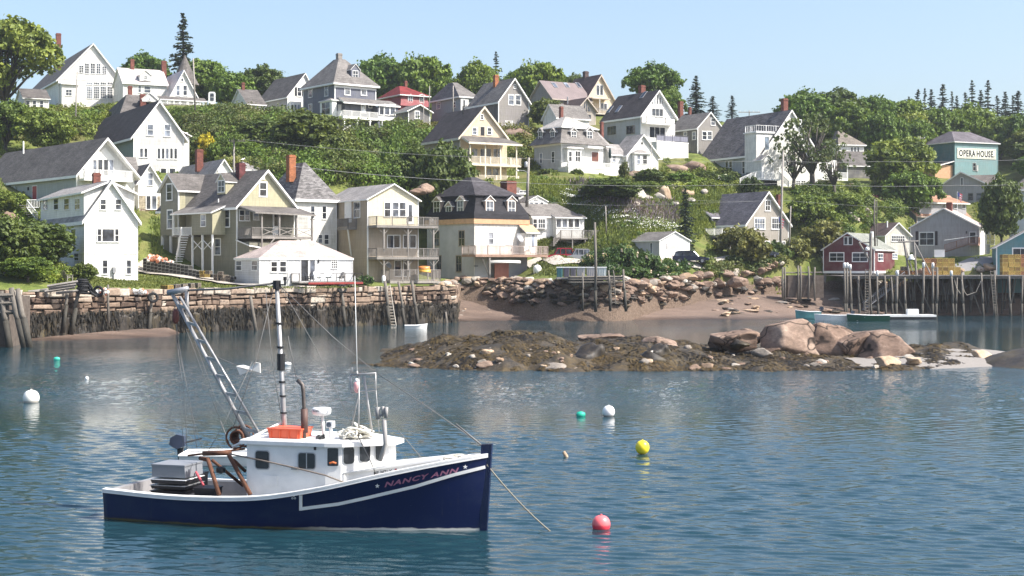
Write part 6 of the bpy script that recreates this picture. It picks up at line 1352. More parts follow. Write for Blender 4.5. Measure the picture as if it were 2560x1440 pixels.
def sea_wall():
    rs = np.random.RandomState(5); sp = []; z = -.3
    while z < WTOP-.15:
        h = min(rs.uniform(.4, .9), WTOP-z) if z < WTOP-.9 else WTOP-z
        s = 0
        while s < WLEN:
            L = rs.uniform(.4, 1.3)+rs.rand()**3*1.6; L = min(L, WLEN-s+.01) if WLEN-s > .5 else WLEN-s+.01; x, y, tx, ty = wall_pt(s); a = np.clip(rs.normal(.42+.38*(z > WTOP-1), .27), 0, 1)
            if rs.rand() < .18 and h > .45:
                sp.append((x,y,tx,ty,L,z,h*.5,rs.uniform(0,.14),a)); sp.append((x,y,tx,ty,L,z+h*.5,h*.5,rs.uniform(0,.14),np.clip(a+rs.normal()*.2,0,1)))
            else: sp.append((x,y,tx,ty,L,z,h+rs.uniform(-.12,.06 if z<WTOP-1 else .16),rs.uniform(0,.34),a))
            s += L
        z += h
    # return at the right end
    x1, y1 = WXY[-1]
    for k in range(8):
        zz = -.3;
        while zz < WTOP-.1: hh = rs.uniform(.5,.75); sp.append((x1+.12,y1+k*1.6-.2,0.02,1,1.6,zz,min(hh,WTOP-zz),rs.uniform(0,.15),rs.rand()*.7)); zz += hh
    V, F, A = blocks(sp, rs)
    # dark backing
    n = len(V)
    for i, (x, y) in enumerate(WXY+[(x1, y1+13)]):
        tx, ty = (1,1); V += [(x-.45, y+.35, -.8), (x-.45, y+.35, WTOP-.12), (x-1.8, y+1.4, WTOP-.02)]
    for i in range(len(WXY)):
        b = n+i*3; F += [(b,b+3,b+4,b+1),(b+1,b+4,b+5,b+2)]; A += [0,.2]
    r = empty('sea_wall', (0,0,0), 0, 'long granite block sea wall hung with dark rockweed in front of the houses', 'wall')
    link('stonework', np_mesh('stonework', V, F, STONE, A), r)
    # rockweed hanging over the lower courses
    ns, nz = 620, 22; V = []
    for i in range(ns):
        s = WLEN*i/(ns-1); x, y, tx, ty = wall_pt(s); top = 2.35+fbm(np.array(s*.35), np.array(1.3), 3)*1.1+fbm(np.array(s*2.2), np.array(7.), 2)*.6-.5*max(0, (s-WLEN*.0)*0)
        for j in range(nz):
            f = j/(nz-1); z = -.5+(top+.5)*f; lump = .10+.30*(vnoise(np.array(s*1.3+3), np.array(z*.5))**1.5)+.10*vnoise(np.array(s*5.), np.array(z*1.2))+.18*(1-f)
            lump *= min(1, (1-f)*7); V.append((x+ty*(lump+.06), y-tx*(lump+.06), float(z)))
    idx = np.arange(ns*nz).reshape(ns, nz); Fq = np.stack([idx[:-1,:-1], idx[1:,:-1], idx[1:,1:], idx[:-1,1:]], -1).reshape(-1, 4)
    tag(link('rockweed', np_mesh('rockweed', V, Fq, WEED, smooth=True), r), kind=None)
    P = []; N = []
    for i in range(9000):
        s = rs.rand()*WLEN; x, y, tx, ty = wall_pt(s); top = 2.3+float(fbm(np.array(s*.35), np.array(1.3), 3))*1.1; z = rs.uniform(0, top+.25); o = rs.uniform(.2,.5)
        P.append((x+ty*o, y-tx*o, z)); N.append((ty+rs.normal()*.4, -tx+rs.normal()*.4, .3))
    P = np.array(P); N = np.array(N); N /= np.linalg.norm(N, axis=1)[:, None]
    w_ = rs.uniform(.05,.12,len(P)); hgt = rs.uniform(.25,.7,len(P)); T_ = np.stack([-N[:,1],N[:,0],np.zeros(len(P))],1)*w_[:,None]; D_ = np.stack([N[:,0]*.08,N[:,1]*.08,-hgt],1)
    V = np.stack([P-T_, P+T_, P+D_+T_*.5, P+D_-T_*.5], 1).reshape(-1, 3)
    tag(link('weed_fronds', np_mesh('weed_fronds', V, np.arange(4*len(P)).reshape(-1,4), WEEDL, rs.rand(len(P))**2), r), kind=None)
sea_wall()
# ---------------------------------------------------------------- rocks
def rockmat(name, stops, rough=.9, bump=.03, crack=0):
    t = NT(name); v = t.coord(); oi = t.n('ObjectInfo'); n = t.noise(v, 2.0, 6, .65); n2 = t.noise(v, 16, 3, .7)
    c = t.ramp(n, stops); c = t.mix(1, c, t.ramp(n2, [(.3,(.78,)*3),(.7,(1.12,)*3)]), 'MULTIPLY'); c = t.mix(1, c, t.ramp(oi.outputs['Random'], [(0,(.62,.58,.55)),(.5,(1,.95,.9)),(1,(1.25,1.25,1.22))]), 'MULTIPLY')
    t.l(c, t.b.inputs['Base Color']); t.b.inputs['Roughness'].default_value = rough; t.b.inputs['Specular IOR Level'].default_value = .2; t.bump(n2, bump)
    if crack:
        vo = t.n('TexVoronoi', feature='DISTANCE_TO_EDGE'); vo.inputs['Scale'].default_value = crack; wv = t.n('VectorMath', operation='ADD'); t.l(t.coord((1,1,.6)), wv.inputs[0]); nn = t.n('TexNoise'); nn.inputs['Scale'].default_value = 1.5; t.l(nn.outputs['Color'], wv.inputs[1]); t.l(wv.outputs[0], vo.inputs['Vector']); t.l(t.mix(t.ramp(vo.outputs['Distance'], [(.004,(1,1,1)),(.022,(0,0,0))]), c, (.03,.022,.018)), t.b.inputs['Base Color'])
    return t.m
GRAN = rockmat('pink_granite', [(.3,(.12,.085,.067)),(.5,(.22,.16,.125)),(.75,(.33,.255,.21))]); GRANC = rockmat('cracked_pink_granite', [(.3,(.12,.088,.07)),(.5,(.21,.15,.118)),(.72,(.34,.265,.215))], crack=1.1); PALE = rockmat('pale_granite', [(.3,(.25,.23,.20)),(.6,(.42,.39,.35)),(.8,(.55,.52,.48))])
TANR = rockmat('tan_granite', [(.3,(.28,.2,.14)),(.6,(.46,.35,.25)),(.8,(.58,.48,.38))])
import bmesh
def rock_proto(seed, cuts, mat, smooth, rough=.12, sub=3):
    rs = random.Random(seed); bm = bmesh.new(); bmesh.ops.create_icosphere(bm, subdivisions=sub, radius=.5)
    P = [(Vector((rs.gauss(0,1),rs.gauss(0,1),rs.gauss(0,.8))).normalized(), rs.uniform(.24,.40)) for _ in range(cuts)]
    for vv in bm.verts:
        for n, d in P:
            k = vv.co.dot(n)-d
            if k > 0: vv.co -= n*k*.96
        q = vv.co; vv.co *= 1+rough*(math.sin(q.x*7+seed)*math.sin(q.y*6+seed*2)*math.sin(q.z*8+1)+.4*math.sin(q.x*19+q.y*13)*math.sin(q.z*17))
    me = bpy.data.meshes.new('boulder'); bm.to_mesh(me); bm.free(); me.materials.append(mat)
    xs = [v.co for v in me.vertices]; mx = [max(abs(v[i]) for v in xs) for i in range(3)]
    for v in me.vertices: v.co = (v.co.x/mx[0]*.5, v.co.y/mx[1]*.5, v.co.z/mx[2]*.5)
    me.polygons.foreach_set('use_smooth', [smooth]*len(me.polygons)); return me
RB = [rock_proto(i, 9, m, False, .05, 2) for i, m in enumerate([GRAN, PALE, TANR, GRAN, GRAN])]
RR = [rock_proto(20+i, 5, m, True, .16) for i, m in enumerate([GRAN, PALE, GRAN, PALE, TANR])]
RD = [rock_proto(40+i, 6, WEED, True, .2) for i in range(2)]
def rock(me, label, x, y, z, sx, sy, sz, rz=0, tilt=0, group=None, name='boulder', cat='rock'):
    o = bpy.data.objects.new(name, me); COL.objects.link(o); o.location = (x,y,z); o.scale = (sx,sy,sz); o.rotation_euler = (tilt, tilt*.7, rz); return tag(o, label, cat, group)
def prock(me, label, u, vt, vb, wpx, D, dep=1.0, rz=0, tilt=0, group=None):
    w = wpx/FPX*D; zt = zat(vt, D); zb = zat(vb, D); h = (zt-zb); return rock(me, label, xat(u, D), D, zb+h*.3, w, w*dep, h*1.4, rz, tilt, group)
def riprap(poly, n, lo, hi, protos, label, group, seed, flat=.75, name='rubble_block'):
    rs = random.Random(seed); us = [p[0] for p in poly]; vs = [p[1] for p in poly]; k = 0
    def inside(u, v):
        c = False; j = len(poly)-1
        for i in range(len(poly)):
            a, b = poly[i], poly[j]
            if (a[1] > v) != (b[1] > v) and u < (b[0]-a[0])*(v-a[1])/(b[1]-a[1])+a[0]: c = not c
            j = i
        return c
    while k < n:
        u, v = rs.uniform(min(us), max(us)), rs.uniform(min(vs), max(vs))
        if not inside(u, v): continue
        p = hit(u, v, 165, 300); k += 1
        if p is None: continue
        s = rs.uniform(lo, hi); rock(rs.choice(protos), label, p.x, p.y, p.z+s*.1, s*rs.uniform(.9,1.6), s, s*rs.uniform(.55,.95)*flat, rs.uniform(0,6.3), rs.uniform(-.3,.3), group, name)
riprap([(1205,700),(1260,692),(1480,706),(1480,735),(1440,740),(1260,738),(1200,722)], 140, .5, 1.35, RB, 'broken granite block in the rubble bank under the wooden deck', 'rubble bank below the black mansard house', 1)
riprap([(1200,726),(1300,735),(1480,738),(1470,768),(1330,770),(1230,756)], 60, .7, 1.6, RD+RD+RB[:1], 'dark weedy stone at the foot of the rubble bank', 'weedy stones below the rubble bank', 2, name='weedy_stone')
riprap([(1565,712),(1650,705),(1780,686),(1960,690),(1962,712),(1800,730),(1640,742),(1560,742)], 100, .6, 2.1, RB+RR, 'granite boulder along the top of the beach', 'boulders along the beach top', 3, name='shore_boulder')
riprap([(1400,700),(1580,700),(1590,748),(1400,748)], 75, .7, 1.7, RB, 'granite block under the crates on the small landing', 'blocks by the small landing', 4)
riprap([(1060,708),(1170,700),(1215,706),(1215,724),(1170,730),(1110,716)], 26, .6, 1.5, RB, 'granite rubble between the yellow house deck and the mansard house', 'rubble by the yellow house deck', 5)
riprap([(1470,470),(1760,455),(1790,500),(1700,520),(1580,520)], 22, .7, 1.9, [RR[1], RR[3]], 'rounded pale boulder scattered in the meadow', 'pale boulders in the meadow', 6, .9, 'meadow_boulder')
riprap([(2110,455),(2160,470),(2180,545),(2060,600),(2020,590)], 20, .8, 2.4, RR, 'pale ledge rock on the bank above the red shack', 'ledge rocks on the right bank', 7, .6, 'ledge_rock')
riprap([(1965,700),(2200,690),(2550,690),(2550,700),(2200,735),(1965,730)], 50, .8, 2.4, RB+RR, 'rock of the shore behind the pier posts', 'rocks behind the pier posts', 8)
riprap([(1440,738),(1560,736),(1640,732),(1800,722),(1960,712),(1960,730),(1800,752),(1640,772),(1440,775)], 110, .5, 1.5, RD+RB[:1]+RB[3:4], 'dark stone on the bank between the boulders and the beach', 'dark stones on the lower bank', 11, name='weedy_stone')
# beach stones and weed patches
def on_beach(u, v):
    for D in np.linspace(182, 234, 140):
        z = zat(v, D)
        if z <= float(beach_z(np.array(xat(u, D)), np.array(D))): return xat(u, D), D, z
    return None
rs_ = random.Random(9)
for i in range(90):
    u, v = (rs_.uniform(1780, 2200), rs_.uniform(742, 786)) if i < 62 else (rs_.uniform(1150, 1420), rs_.uniform(766, 790))
    p = on_beach(u, v)
    if p: s = rs_.uniform(.3, 1.7 if i < 62 else .7); rock(rs_.choice(RD+RR[:2]+[RR[4]] if i < 62 else RR), 'weedy rock on the beach near the pier' if i < 62 else 'small stone at the water line of the beach', p[0], p[1], p[2], s*1.9, s, s*.42, rs_.uniform(0, 6), 0, 'weedy rocks on the beach near the pier' if i < 62 else 'stones at the water line', name='rock')
for q in ((30,528,572,56,186),(62,560,585,30,182),(1596,468,518,46,234),(1664,462,510,40,236),(1719,472,505,42,238),(1555,527,545,40,221),(1521,524,541,24,222),(1692,402,434,60,254),(1735,403,432,66,256),(1640,436,452,30,246),(1295,318,348,80,262),(1262,326,345,44,262),(1060,457,480,46,210),(1040,470,486,50,208),(1595,425,448,52,244),(2085,560,590,60,242),(1812,655,676,44,214),(1840,690,712,60,206),(1795,694,716,44,206),(1620,725,745,44,198),(1700,705,722,50,202)):
    prock(RR[q[0] % 5] if q[1] < 600 else RB[q[0] % 5], 'large boulder with top at the %s' % {30:'left edge beside the white stair rail',62:'grass below the boulder at the left edge',1596:'meadow above the broad dark bush',1664:'bank left of the dark narrow spruce',1719:'bank right of the dark narrow spruce',1555:'middle of the meadow, wide and grey',1521:'meadow left of the wide grey one',1692:'lawn edge below the white terrace',1735:'lawn edge touching the church like house',1640:'shrubs below the white cottage',1295:'foot of the cedar shingled house',1262:'left under the cedar shingled house',1060:'slope behind the yellow house roof',1040:'slope lower left behind the yellow house roof',1595:'path below the pale mansard terrace',2085:'grass above the brown roofed cottage',1812:'drive end beside the blue wagon',1840:'beach top, broad and flat',1795:'beach top left of the broad flat one',1620:'beach below the rose bushes',1700:'beach under the right end of the roses'}[q[0]], *q[:5], dep=1.1, rz=q[0] % 6)
# ---------------------------------------------------------------- the weedy island
IU = [900,930,990,1060,1110,1180,1280,1330,1380,1430,1480,1600,1700,1780,1900,2100,2280,2340,2420,2470,2520]
IZ = [-.8,-.35,.45,.9,1.4,1.75,1.9,1.7,1.35,1.1,1.35,1.45,1.3,.95,.6,.55,.6,.7,.45,.05,-.4]
def isl(x, y):
    u = x/y*FPX+1280; c = np.interp(u, IU, IZ); f = np.interp(u, [900,960,1100,1300,2100,2300,2480], [107,103,100.2,98.8,98.8,101,104]); f = f+fbm(u*.012, u*0+2, 3)*3.5
    d = (y-f)/13.0; k = np.clip(d, -1, 1); up = np.sin(np.clip(k, 0, 1)*math.pi/2)**.75; back = np.clip(1-(y-f-15)/7, -1, 1)
    z = np.where(k < 0, k*2.5, c*up)*np.where(c > 0, 1, 1); z = np.minimum(z, np.where(y > f+15, c*back, 99))
    big = np.abs(fbm(x*.5, y*.5, 3)); return z+np.clip(z+.4, 0, 1)*(fbm(x*.36, y*.5, 3)*1.5-big*.8+.1)
def island_mat():
    t = NT('weedy_rock'); v = t.coord(); n = t.noise(v, 2.4, 6, .7); n2 = t.noise(v, .45, 4, .6); n3 = t.noise(t.coord((1,1,2)), .9, 4, .6); n4 = t.noise(v, 14, 3, .7)
    w_ = t.ramp(n, [(.3,(.012,.010,.007)),(.5,(.040,.030,.018)),(.7,(.09,.066,.035))]); g = t.ramp(n, [(.3,(.035,.024,.010)),(.55,(.075,.05,.018)),(.75,(.13,.09,.032))])
    z = t.sep(v)[2]; lowg = t.math('ADD', n2, t.math('MULTIPLY', z, -.035))
    c = t.mix(t.ramp(lowg, [(.46,(0,0,0)),(.60,(1,1,1))]), w_, g); c = t.mix(t.ramp(n3, [(.66,(0,0,0)),(.69,(1,1,1))]), c, (.36,.30,.25)); c = t.mix(1, c, t.ramp(n4, [(.3,(.65,)*3),(.7,(1.25,)*3)]), 'MULTIPLY')
    t.l(c, t.b.inputs['Base Color']); t.b.inputs['Roughness'].default_value = .75; t.bump(t.math('ADD', n, t.math('MULTIPLY', n4, .4)), .12); return t.m
build_sheet('rocky_island', np.arange(-11.5, 38, .16), np.arange(95, 126, .16), isl, island_mat(), kind='structure')
def isl_hit(u, v):
    D = np.linspace(97, 124, 180); z = zat(v, D); g = isl(xat(u, D), D); i = np.where(z <= g)[0]
    return (xat(u, D[i[0]]), D[i[0]], float(g[i[0]])) if len(i) else None
def fronds():
    rs = np.random.RandomState(8); n = 42000; x = rs.uniform(-10, 36, n); y = rs.uniform(98, 120, n); z = isl(x, y); k = (z > .0) & (vnoise(x*.8, y*.8) > .3); x, y, z = x[k], y[k], z[k]; e = .15
    gx = (isl(x+e, y)-isl(x-e, y))/(2*e); gy = (isl(x, y+e)-isl(x, y-e))/(2*e); n = len(x); L = rs.uniform(.16,.42,n); d = np.stack([-gx, -gy-.4, gx*0], 1)+rs.normal(size=(n,3))*np.array([.35,.35,0]); d /= np.linalg.norm(d, axis=1)[:, None]+1e-6
    d *= L[:, None]; d[:, 2] = gx*d[:, 0]+gy*d[:, 1]-.04; t_ = np.stack([-d[:, 1], d[:, 0], 0*x], 1)*.28; P = np.stack([x, y, z+rs.uniform(.01,.07,n)], 1)
    V = np.stack([P-t_, P+t_, P+d+t_*.4, P+d-t_*.4], 1).reshape(-1, 3)
    v_ = np.clip(rs.rand(n)**1.6*.8+.35*(vnoise(x*.3+9, y*.3) > .55), 0, 1)
    tag(link('rockweed', np_mesh('rockweed', V, np.arange(4*n).reshape(n,4), leafmat('island_weed_fronds', (.008,.006,.004), (.085,.058,.022), transl=.05, rs=0), v_)), 'brown rockweed draped over the low island', 'seaweed', kind='stuff')
fronds()
ISB = [(1828,815,862,88,108.5,'low brown boulder at the left end of the bare island rocks',0),(1868,818,850,50,111,'small boulder between the low brown one and the big domed one',2),
 (1962,789,882,150,110,'big domed pink granite boulder, the highest on the island',0),(2062,798,884,110,110.5,'split boulder right of the highest one',2),(2128,818,884,72,109,'rounded triangular boulder right of the split one',0),
 (2182,812,860,120,113,'long sloping boulder behind the rounded triangular one',2),(2222,820,905,118,108,'long boulder sloping down to the right with a dark hollow',0),
 (2005,800,878,56,112.5,'tall flat topped boulder wedged behind the highest one',0),(2095,806,872,70,113,'brown boulder filling the gap behind the split one',2),(2150,826,884,46,109.5,'narrow upright boulder left of the long sloping one',0),(1800,836,868,44,110,'small dark brown boulder at the far left of the bare rocks',2),(1925,862,892,44,108,'low granite slab at the left foot of the highest boulder',2),
  (1503,826,858,100,118,'smooth pinkish rock behind the middle of the weedy island',2),(1642,838,868,74,109,'pale brown rock on the crest left of the bare boulders',2),(1905,868,892,56,105,'pale spotted rock in front of the big domed boulder',1),
 (1388,905,928,74,99.5,'long pale rock at the water edge of the island',1),(2215,888,916,56,101,'rounded tan boulder near the pale gravel spit',4),(2450,874,896,44,107,'tan boulder at the right tip of the island',4),(2285,892,906,42,102,'tan boulder beside the rounded tan one',4),
 (1625,872,918,80,101,'dark weed covered hump at the front of the island',5),(1650,858,900,60,103,'dark weed covered lump behind the front hump',6),(1850,845,868,60,107,'weedy hump below the low brown boulder',5),(1480,855,925,90,103,'dark rounded weedy mound in the middle of the island',6)]
SMB = RR+RD; BGR = [rock_proto(60+i, 12, GRANC, True, .07, 4) for i in range(4)]
for (u,vt,vb,w_,D,lab,k) in ISB: prock(BGR[int(w_) % 4] if k in (0, 2) else SMB[k], lab, u, vt, vb, w_*(1.36 if k in (0, 2) else 1), D, dep=1.1, rz=(u*.37) % 3, tilt=.05)
rs_ = random.Random(12)
for i in range(60):
    u, v = rs_.uniform(960, 2330), rs_.uniform(868, 924); p = isl_hit(u, v)
    if p: s = rs_.uniform(.25, .95); rock(rs_.choice(RR), 'pale rock showing through the brown weed of the island', p[0], p[1], p[2]-.06*s, s*rs_.uniform(.9,1.5), s, s*.75, rs_.uniform(0,6), 0, 'pale rocks among the island weed', name='island_rock')
def spit(x, y):
    u = x/y*FPX+1280; f = np.interp(u, [2200,2300,2400,2500,2600], [102,101,102,104,106]); c = np.interp(u, [2180,2260,2350,2450,2520,2560], [.3,.55,.5,.35,.12,-.3]); return np.minimum((y-f)*.12, c)+fbm(x*2, y*2, 2)*.03+.06
t = NT('shell_gravel'); n = t.noise(t.coord(), 14, 4, .8); t.l(t.ramp(n, [(.3,(.14,.125,.11)),(.7,(.30,.275,.25))]), t.b.inputs['Base Color']); t.b.inputs['Roughness'].default_value = .9; SHELL = t.m
build_sheet('gravel_spit', np.arange(24, 40, .2), np.arange(98, 118, .2), spit, SHELL, kind='structure')
def isl2(x, y):
    return 1.25-((x-38.5)/5.6)**2*1.3-((y-105)/5.2)**2*1.3+fbm(x*.7, y*.7, 4)*.4
build_sheet('weedy_ledge', np.arange(31, 46, .2), np.arange(98, 112, .2), isl2, WEED, kind='structure')
# ---------------------------------------------------------------- pilings, pier, landings
PILE = wood('weathered_piling', (.16,.142,.12), .9, (4,4,.4), .6); PILED = wood('wet_dark_piling', (.05,.045,.035), .8, (4,4,.4), .5); CAPW = plain('white_plastic_cap', (.8,.8,.78), .4, .05)
def pile(a, b, r=.15, name='piling', label=None, parent=None, cap=False, group=None, cat='post', dark=True, rs=random.Random(4)):
    """a,b: (u,v,D) top and bottom"""
    A, B = W3(*a), W3(*b); off = parent.location if parent else A; mb = MB(); M = A.lerp(B, .5)+Vector((rs.uniform(-.12,.12), 0, 0)); d = (B-A).normalized(); E = B+d*.8
    L = (A-B).length; k = A.lerp(B, max(.1, 1-1.9/L)) if dark else E
    q = [p-off for p in (A, M, k, E)] if dark and L > 3.5 else [p-off for p in (A, M, E)]
    if dark and L > 3.5:
        mb.tube(q[:3], [r*.85, r, r*1.05], 8); n = len(mb.f); mb.tube(q[2:], [r*1.12, r*1.2], 8, 1)
    else: mb.tube(q, [r*.85, r, r*1.1], 8)
    o = mb.build(name, [PILE, PILED], parent, True)
    if not parent: o.location = off; tag(o, label, cat, group)
    if cap:
        mb = MB(); c = A-off; mb.lathe([(r*1.25,-.35),(r*1.3,.25),(r*.9,.42)], (c.x,c.y,c.z), 10); mb.build('cap', CAPW, o if not parent else o, True)
    return o
def ladder(a, b, wd, n, parent=None, label=None, m=None, name='ladder'):
    A, B = W3(*a), W3(*b); off = parent.location if parent else A; mb = MB(); hx = Vector((wd/2, 0, 0))
    for s in (-1, 1): mb.tube([A+hx*s-off, B+hx*s-off], .06, 5)
    for i in range(n): p = A.lerp(B, (i+.5)/n)-off; mb.tube([p-hx, p+hx], .05, 5)
    o = mb.build(name, m or PILE, parent)
    if not parent: o.location = off; tag(o, label, 'ladder')
    return o
WP = [((172,712),(160,812),.16,'leaning post, leftmost against the granite wall'),((197,728),(181,818),.2,'thick leaning post right of the leftmost wall post'),((270,712),(271,788),.13,'upright thin post of the wall near the white house corner'),
 ((383,728),(372,828),.17,'wall post with a tyre on its head'),((469,722),(470,802),.16,'wall post seen behind the boat boom'),((626,740),(638,815),.19,'gnarled pale wall post left of the boat mast'),((851,716),(862,806),.18,'wall post with a dark bundle at its head'),
 ((962,702),(972,804),.2,'wall post just left of the wall ladder, with a white bucket'),((996,704),(1011,809),.17,'leaning wall post right of the wall ladder'),((1030,703),(1044,805),.19,'leaning wall post nearest the white dinghy'),((1114,780),(1117,812),.14,'short post at the right end of the wall')]
def wallD(u): return float(np.interp(u, [p[0] for p in WALL], [p[1] for p in WALL]))-.9
for a, b, r, lab in WP:
    D = wallD(a[0]); pile((*a, D), (*b, D-.5), r, label=lab)
D = wallD(978); ladder((968,712,D-.2),(984,816,D-.9),.62,14,label='old wooden ladder leaning on the granite wall', m=plain('pale_ladder_wood',(.5,.45,.38),.8,.3))
TYRE = plain('tyre_rubber', (.012,.012,.013), .75, .3)
def tyre_mesh(R_=.42, r=.14):
    mb = MB(); n, m = 18, 8
    for i in range(n):
        for k in range(m):
            P = []
            for a, b in ((i,k),(i+1,k),(i+1,k+1),(i,k+1)): t = a*2*math.pi/n; q = b*2*math.pi/m; rr = R_+r*math.cos(q); P.append((rr*math.cos(t), rr*math.sin(t), r*math.sin(q)*.85))
            mb.face(P)
    o = mb.build('tyre', TYRE, None, True); me = o.data; bpy.data.objects.remove(o); return me
TY = tyre_mesh()
def tyre(label, u, v, D, rot=(0,0,0), group=None, s=1): o = link('tyre', TY); o.location = W3(u,v,D); o.rotation_euler = rot; o.scale = (s,s,s); return tag(o, label, 'tyre', group)
tyre('tyre hanging on a post of the granite wall', 383, 744, wallD(383)-.6, (R(80),0,.3)); tyre('dark tyre on the wall post right of the boat mast', 855, 722, wallD(855)-.6, (R(75),.4,0))
for i in range(7): tyre('old black tyre stacked on the wall top by the white house', 205+(i%2)*3, 731-i*5.2, 143.5, (0,0,i), 'tyres stacked on the wall')
for i, (u, v) in enumerate(((222,729),(234,731),(226,720),(246,728))): tyre('loose black tyre beside the tyre stack, leaning', u, v, 144, (R(20+i*22),.3,i), 'loose tyres beside the stack')
# left corner dock
r_ = empty('corner_dock', W3(30,855,128), 0, 'old timber landing with leaning posts at the left edge of the water', 'dock')
for a, b, q in (((3,728),(22,856),.26),((28,720),(58,852),.28),((44,722),(70,850),.26),((-30,730),(-20,856),.26)): pile((*a,128),(*b,127.5),q,parent=r_,dark=True)
for u0, v0, u1, v1 in ((-30,760,36,757),(-30,782,38,780),(-25,740,34,738)):
    mb = MB(); mb.tube([W3(u0,v0,127.8)-r_.location, W3(u1,v1,127.8)-r_.location], .2, 4); mb.build('beam', PILE, r_)
mb = MB(); b0 = W3(-40,795,131)-r_.location; mb.box(b0.x-4, b0.x+3.1, 0, 6, -.5, 3.9); mb.build('crib', stonemat('dark_crib_stone', [(0,(.12,.10,.085)),(1,(.16,.13,.11))]), r_)
# landing in the middle
r_ = empty('small_landing', W3(1500,765,188), 0, 'small timber landing with a tall pole and ladder in front of the rose bushes', 'dock')
for a, b, q in (((1456,682),(1457,762),.11),((1487,556),(1489,764),.17),((1521,676),(1525,762),.14),((1533,676),(1534,700),.08),((1558,673),(1564,763),.15)): pile((*a,187),(*b,186.6),q,parent=r_)
ladder((1531,697,186.2),(1534,760,186),.5,9,r_);
for v in (693,699,706):
    mb = MB(); mb.tube([W3(1420,v,188)-r_.location, W3(1557,v-1,188)-r_.location], .13, 4); mb.build('beam', PILE, r_)
mb = MB(); a = W3(1392,694,188)-r_.location; b = W3(1556,694,188)-r_.location; mb.box(a.x, b.x, 0, 4.5, a.z-.2, a.z); mb.build('deck', DECKW, r_)
def tote(label, u0, u1, vt, vb, D, m, dep=1.1, lid=None, name='tote', ry=0):
    a, b = W3(u0,vb,D), W3(u1,vt,D); w_, h_ = b.x-a.x, b.z-a.z; o = empty(name, ((a.x+b.x)/2, D, a.z), ry, label, 'crate'); mb = MB(); w2 = w_/2
    mb.hexa([(-w2*.93,0,0),(w2*.93,0,0),(w2*.93,dep,0),(-w2*.93,dep,0),(-w2,-.04,h_*.9),(w2,-.04,h_*.9),(w2,dep+.04,h_*.9),(-w2,dep+.04,h_*.9)])
    for s in (-.5, 0, .5): mb.box(w2*s-.03, w2*s+.03, -.07, 0.0, .05, h_*.85)
    mb.build('body', m, o); mb = MB(); mb.box(-w2-.05, w2+.05, -.09, dep+.09, h_*.9, h_); mb.build('rim', lid or m, o); return o
for u0,u1,c_,lab in ((1392,1407,(.06,.17,.18),'teal bulk bin at the left end of the row of bins'),(1409,1424,(.13,.12,.15),'dark grey bulk bin beside the teal one'),(1426,1440,(.15,.14,.16),'second dark grey bulk bin of the row'),(1442,1463,(.33,.33,.33),'mid grey bulk bin in the middle of the row'),(1467,1490,(.38,.37,.37),'light grey bulk bin right of the middle'),(1493,1516,(.44,.49,.49),'pale blue bulk bin at the right end of the row')):
    tote(lab, u0, u1, 667, 693, 189, plain('bin_%d' % u0, c_, .6, .15), 1.2, CAPW)
# red shack landing posts
r_ = empty('shack_landing', W3(2000,735,208), 0, 'pole landing with a top rail left of the red shack', 'dock')
for u in (1957,1962,1995,2001,2021,2037): pile((u,664+(u%5)*2,208),(u,738-(u%3)*3,207.6),.14,parent=r_,dark=False)
mb = MB(); mb.tube([W3(1955,682,208)-r_.location, W3(2055,681,208)-r_.location], .1, 4); mb.build('beam', PILE, r_)
mb = MB(); a = W3(1963,688,210)-r_.location; b = W3(2052,735,210)-r_.location; mb.box(a.x, b.x, 0, 2, b.z-.5, a.z); mb.build('crib', STONEM if False else stonemat('crib_rubble', [(0,(.15,.12,.10)),(1,(.3,.24,.2))]), r_)
# the pier
r_ = empty('pier', W3(2340,790,207), 0, 'long wooden pier on many weathered pilings at the right', 'pier'); PD = 207.5; zd = zat(690, PD)
loc = r_.location; x0, x1 = xat(2127, PD), xat(2700, PD); mb = MB(); rsq = random.Random(6); x = x0
while x < x1: mb.box(x-loc.x, x+.21-loc.x, .3+rsq.uniform(-.06,.06), 17.5, zd-loc.z-.08, zd-loc.z+rsq.uniform(-.01,.01)); x += .23
mb.build('deck', DECKW, r_)
for (y_, dz) in ((.5,-.085),(6,-.085)): mb = MB(); mb.box(x0-loc.x, x1-loc.x, y_, y_+.25, zd-loc.z+dz-.3, zd-loc.z+dz); mb.build('beam', GREYW, r_)
mb = MB(); mb.box(x0-loc.x, x1-loc.x, .15, .4, zd-loc.z+.001, zd-loc.z+.16); mb.build('kerb_beam', DECKW, r_)
for (u,vt,cap,r) in ((2111,664,1,.16),(2118,664,1,.16),(2125,668,1,.17),(2146,690,0,.15),(2173,676,0,.13),(2193,684,1,.15),(2212,690,0,.14),(2228,692,0,.13),(2243,683,1,.19),(2262,694,0,.17),(2309,663,1,.16),(2332,664,1,.16),(2343,668,0,.17),(2378,684,1,.16),(2393,694,0,.12),(2404,682,0,.16),(2453,682,0,.15),(2487,676,0,.16),(2523,690,0,.15),(2557,690,0,.14),(2602,690,0,.15)):
    pile((u,vt,206.6),(u+rsq.uniform(-4,6),793,206),r,parent=r_,cap=bool(cap))
for k in range(44): u = 2135+k*10.3+rsq.uniform(-4,4); Dk = rsq.choice((210.5,213.5,217)); pile((u,695,Dk),(u+rsq.uniform(-14,14),786 if Dk<215 else 770,Dk),rsq.uniform(.1,.15),parent=r_)
for u0,u1 in ((2145,2165),(2540,2524),(2290,2330),(2420,2452),(2225,2262)): mb = MB(); mb.tube([W3(u0,697,209)-loc, W3(u1,784,209)-loc], .09, 5); mb.build('brace', PILE, r_)
ladder((2168,672,206),(2167,786,206),.55,17,r_); ladder((2480,676,206),(2490,792,206),.5,17,r_)
mb = MB(); A,B = W3(2262,697,209)-loc, W3(2160,775,207.5)-loc
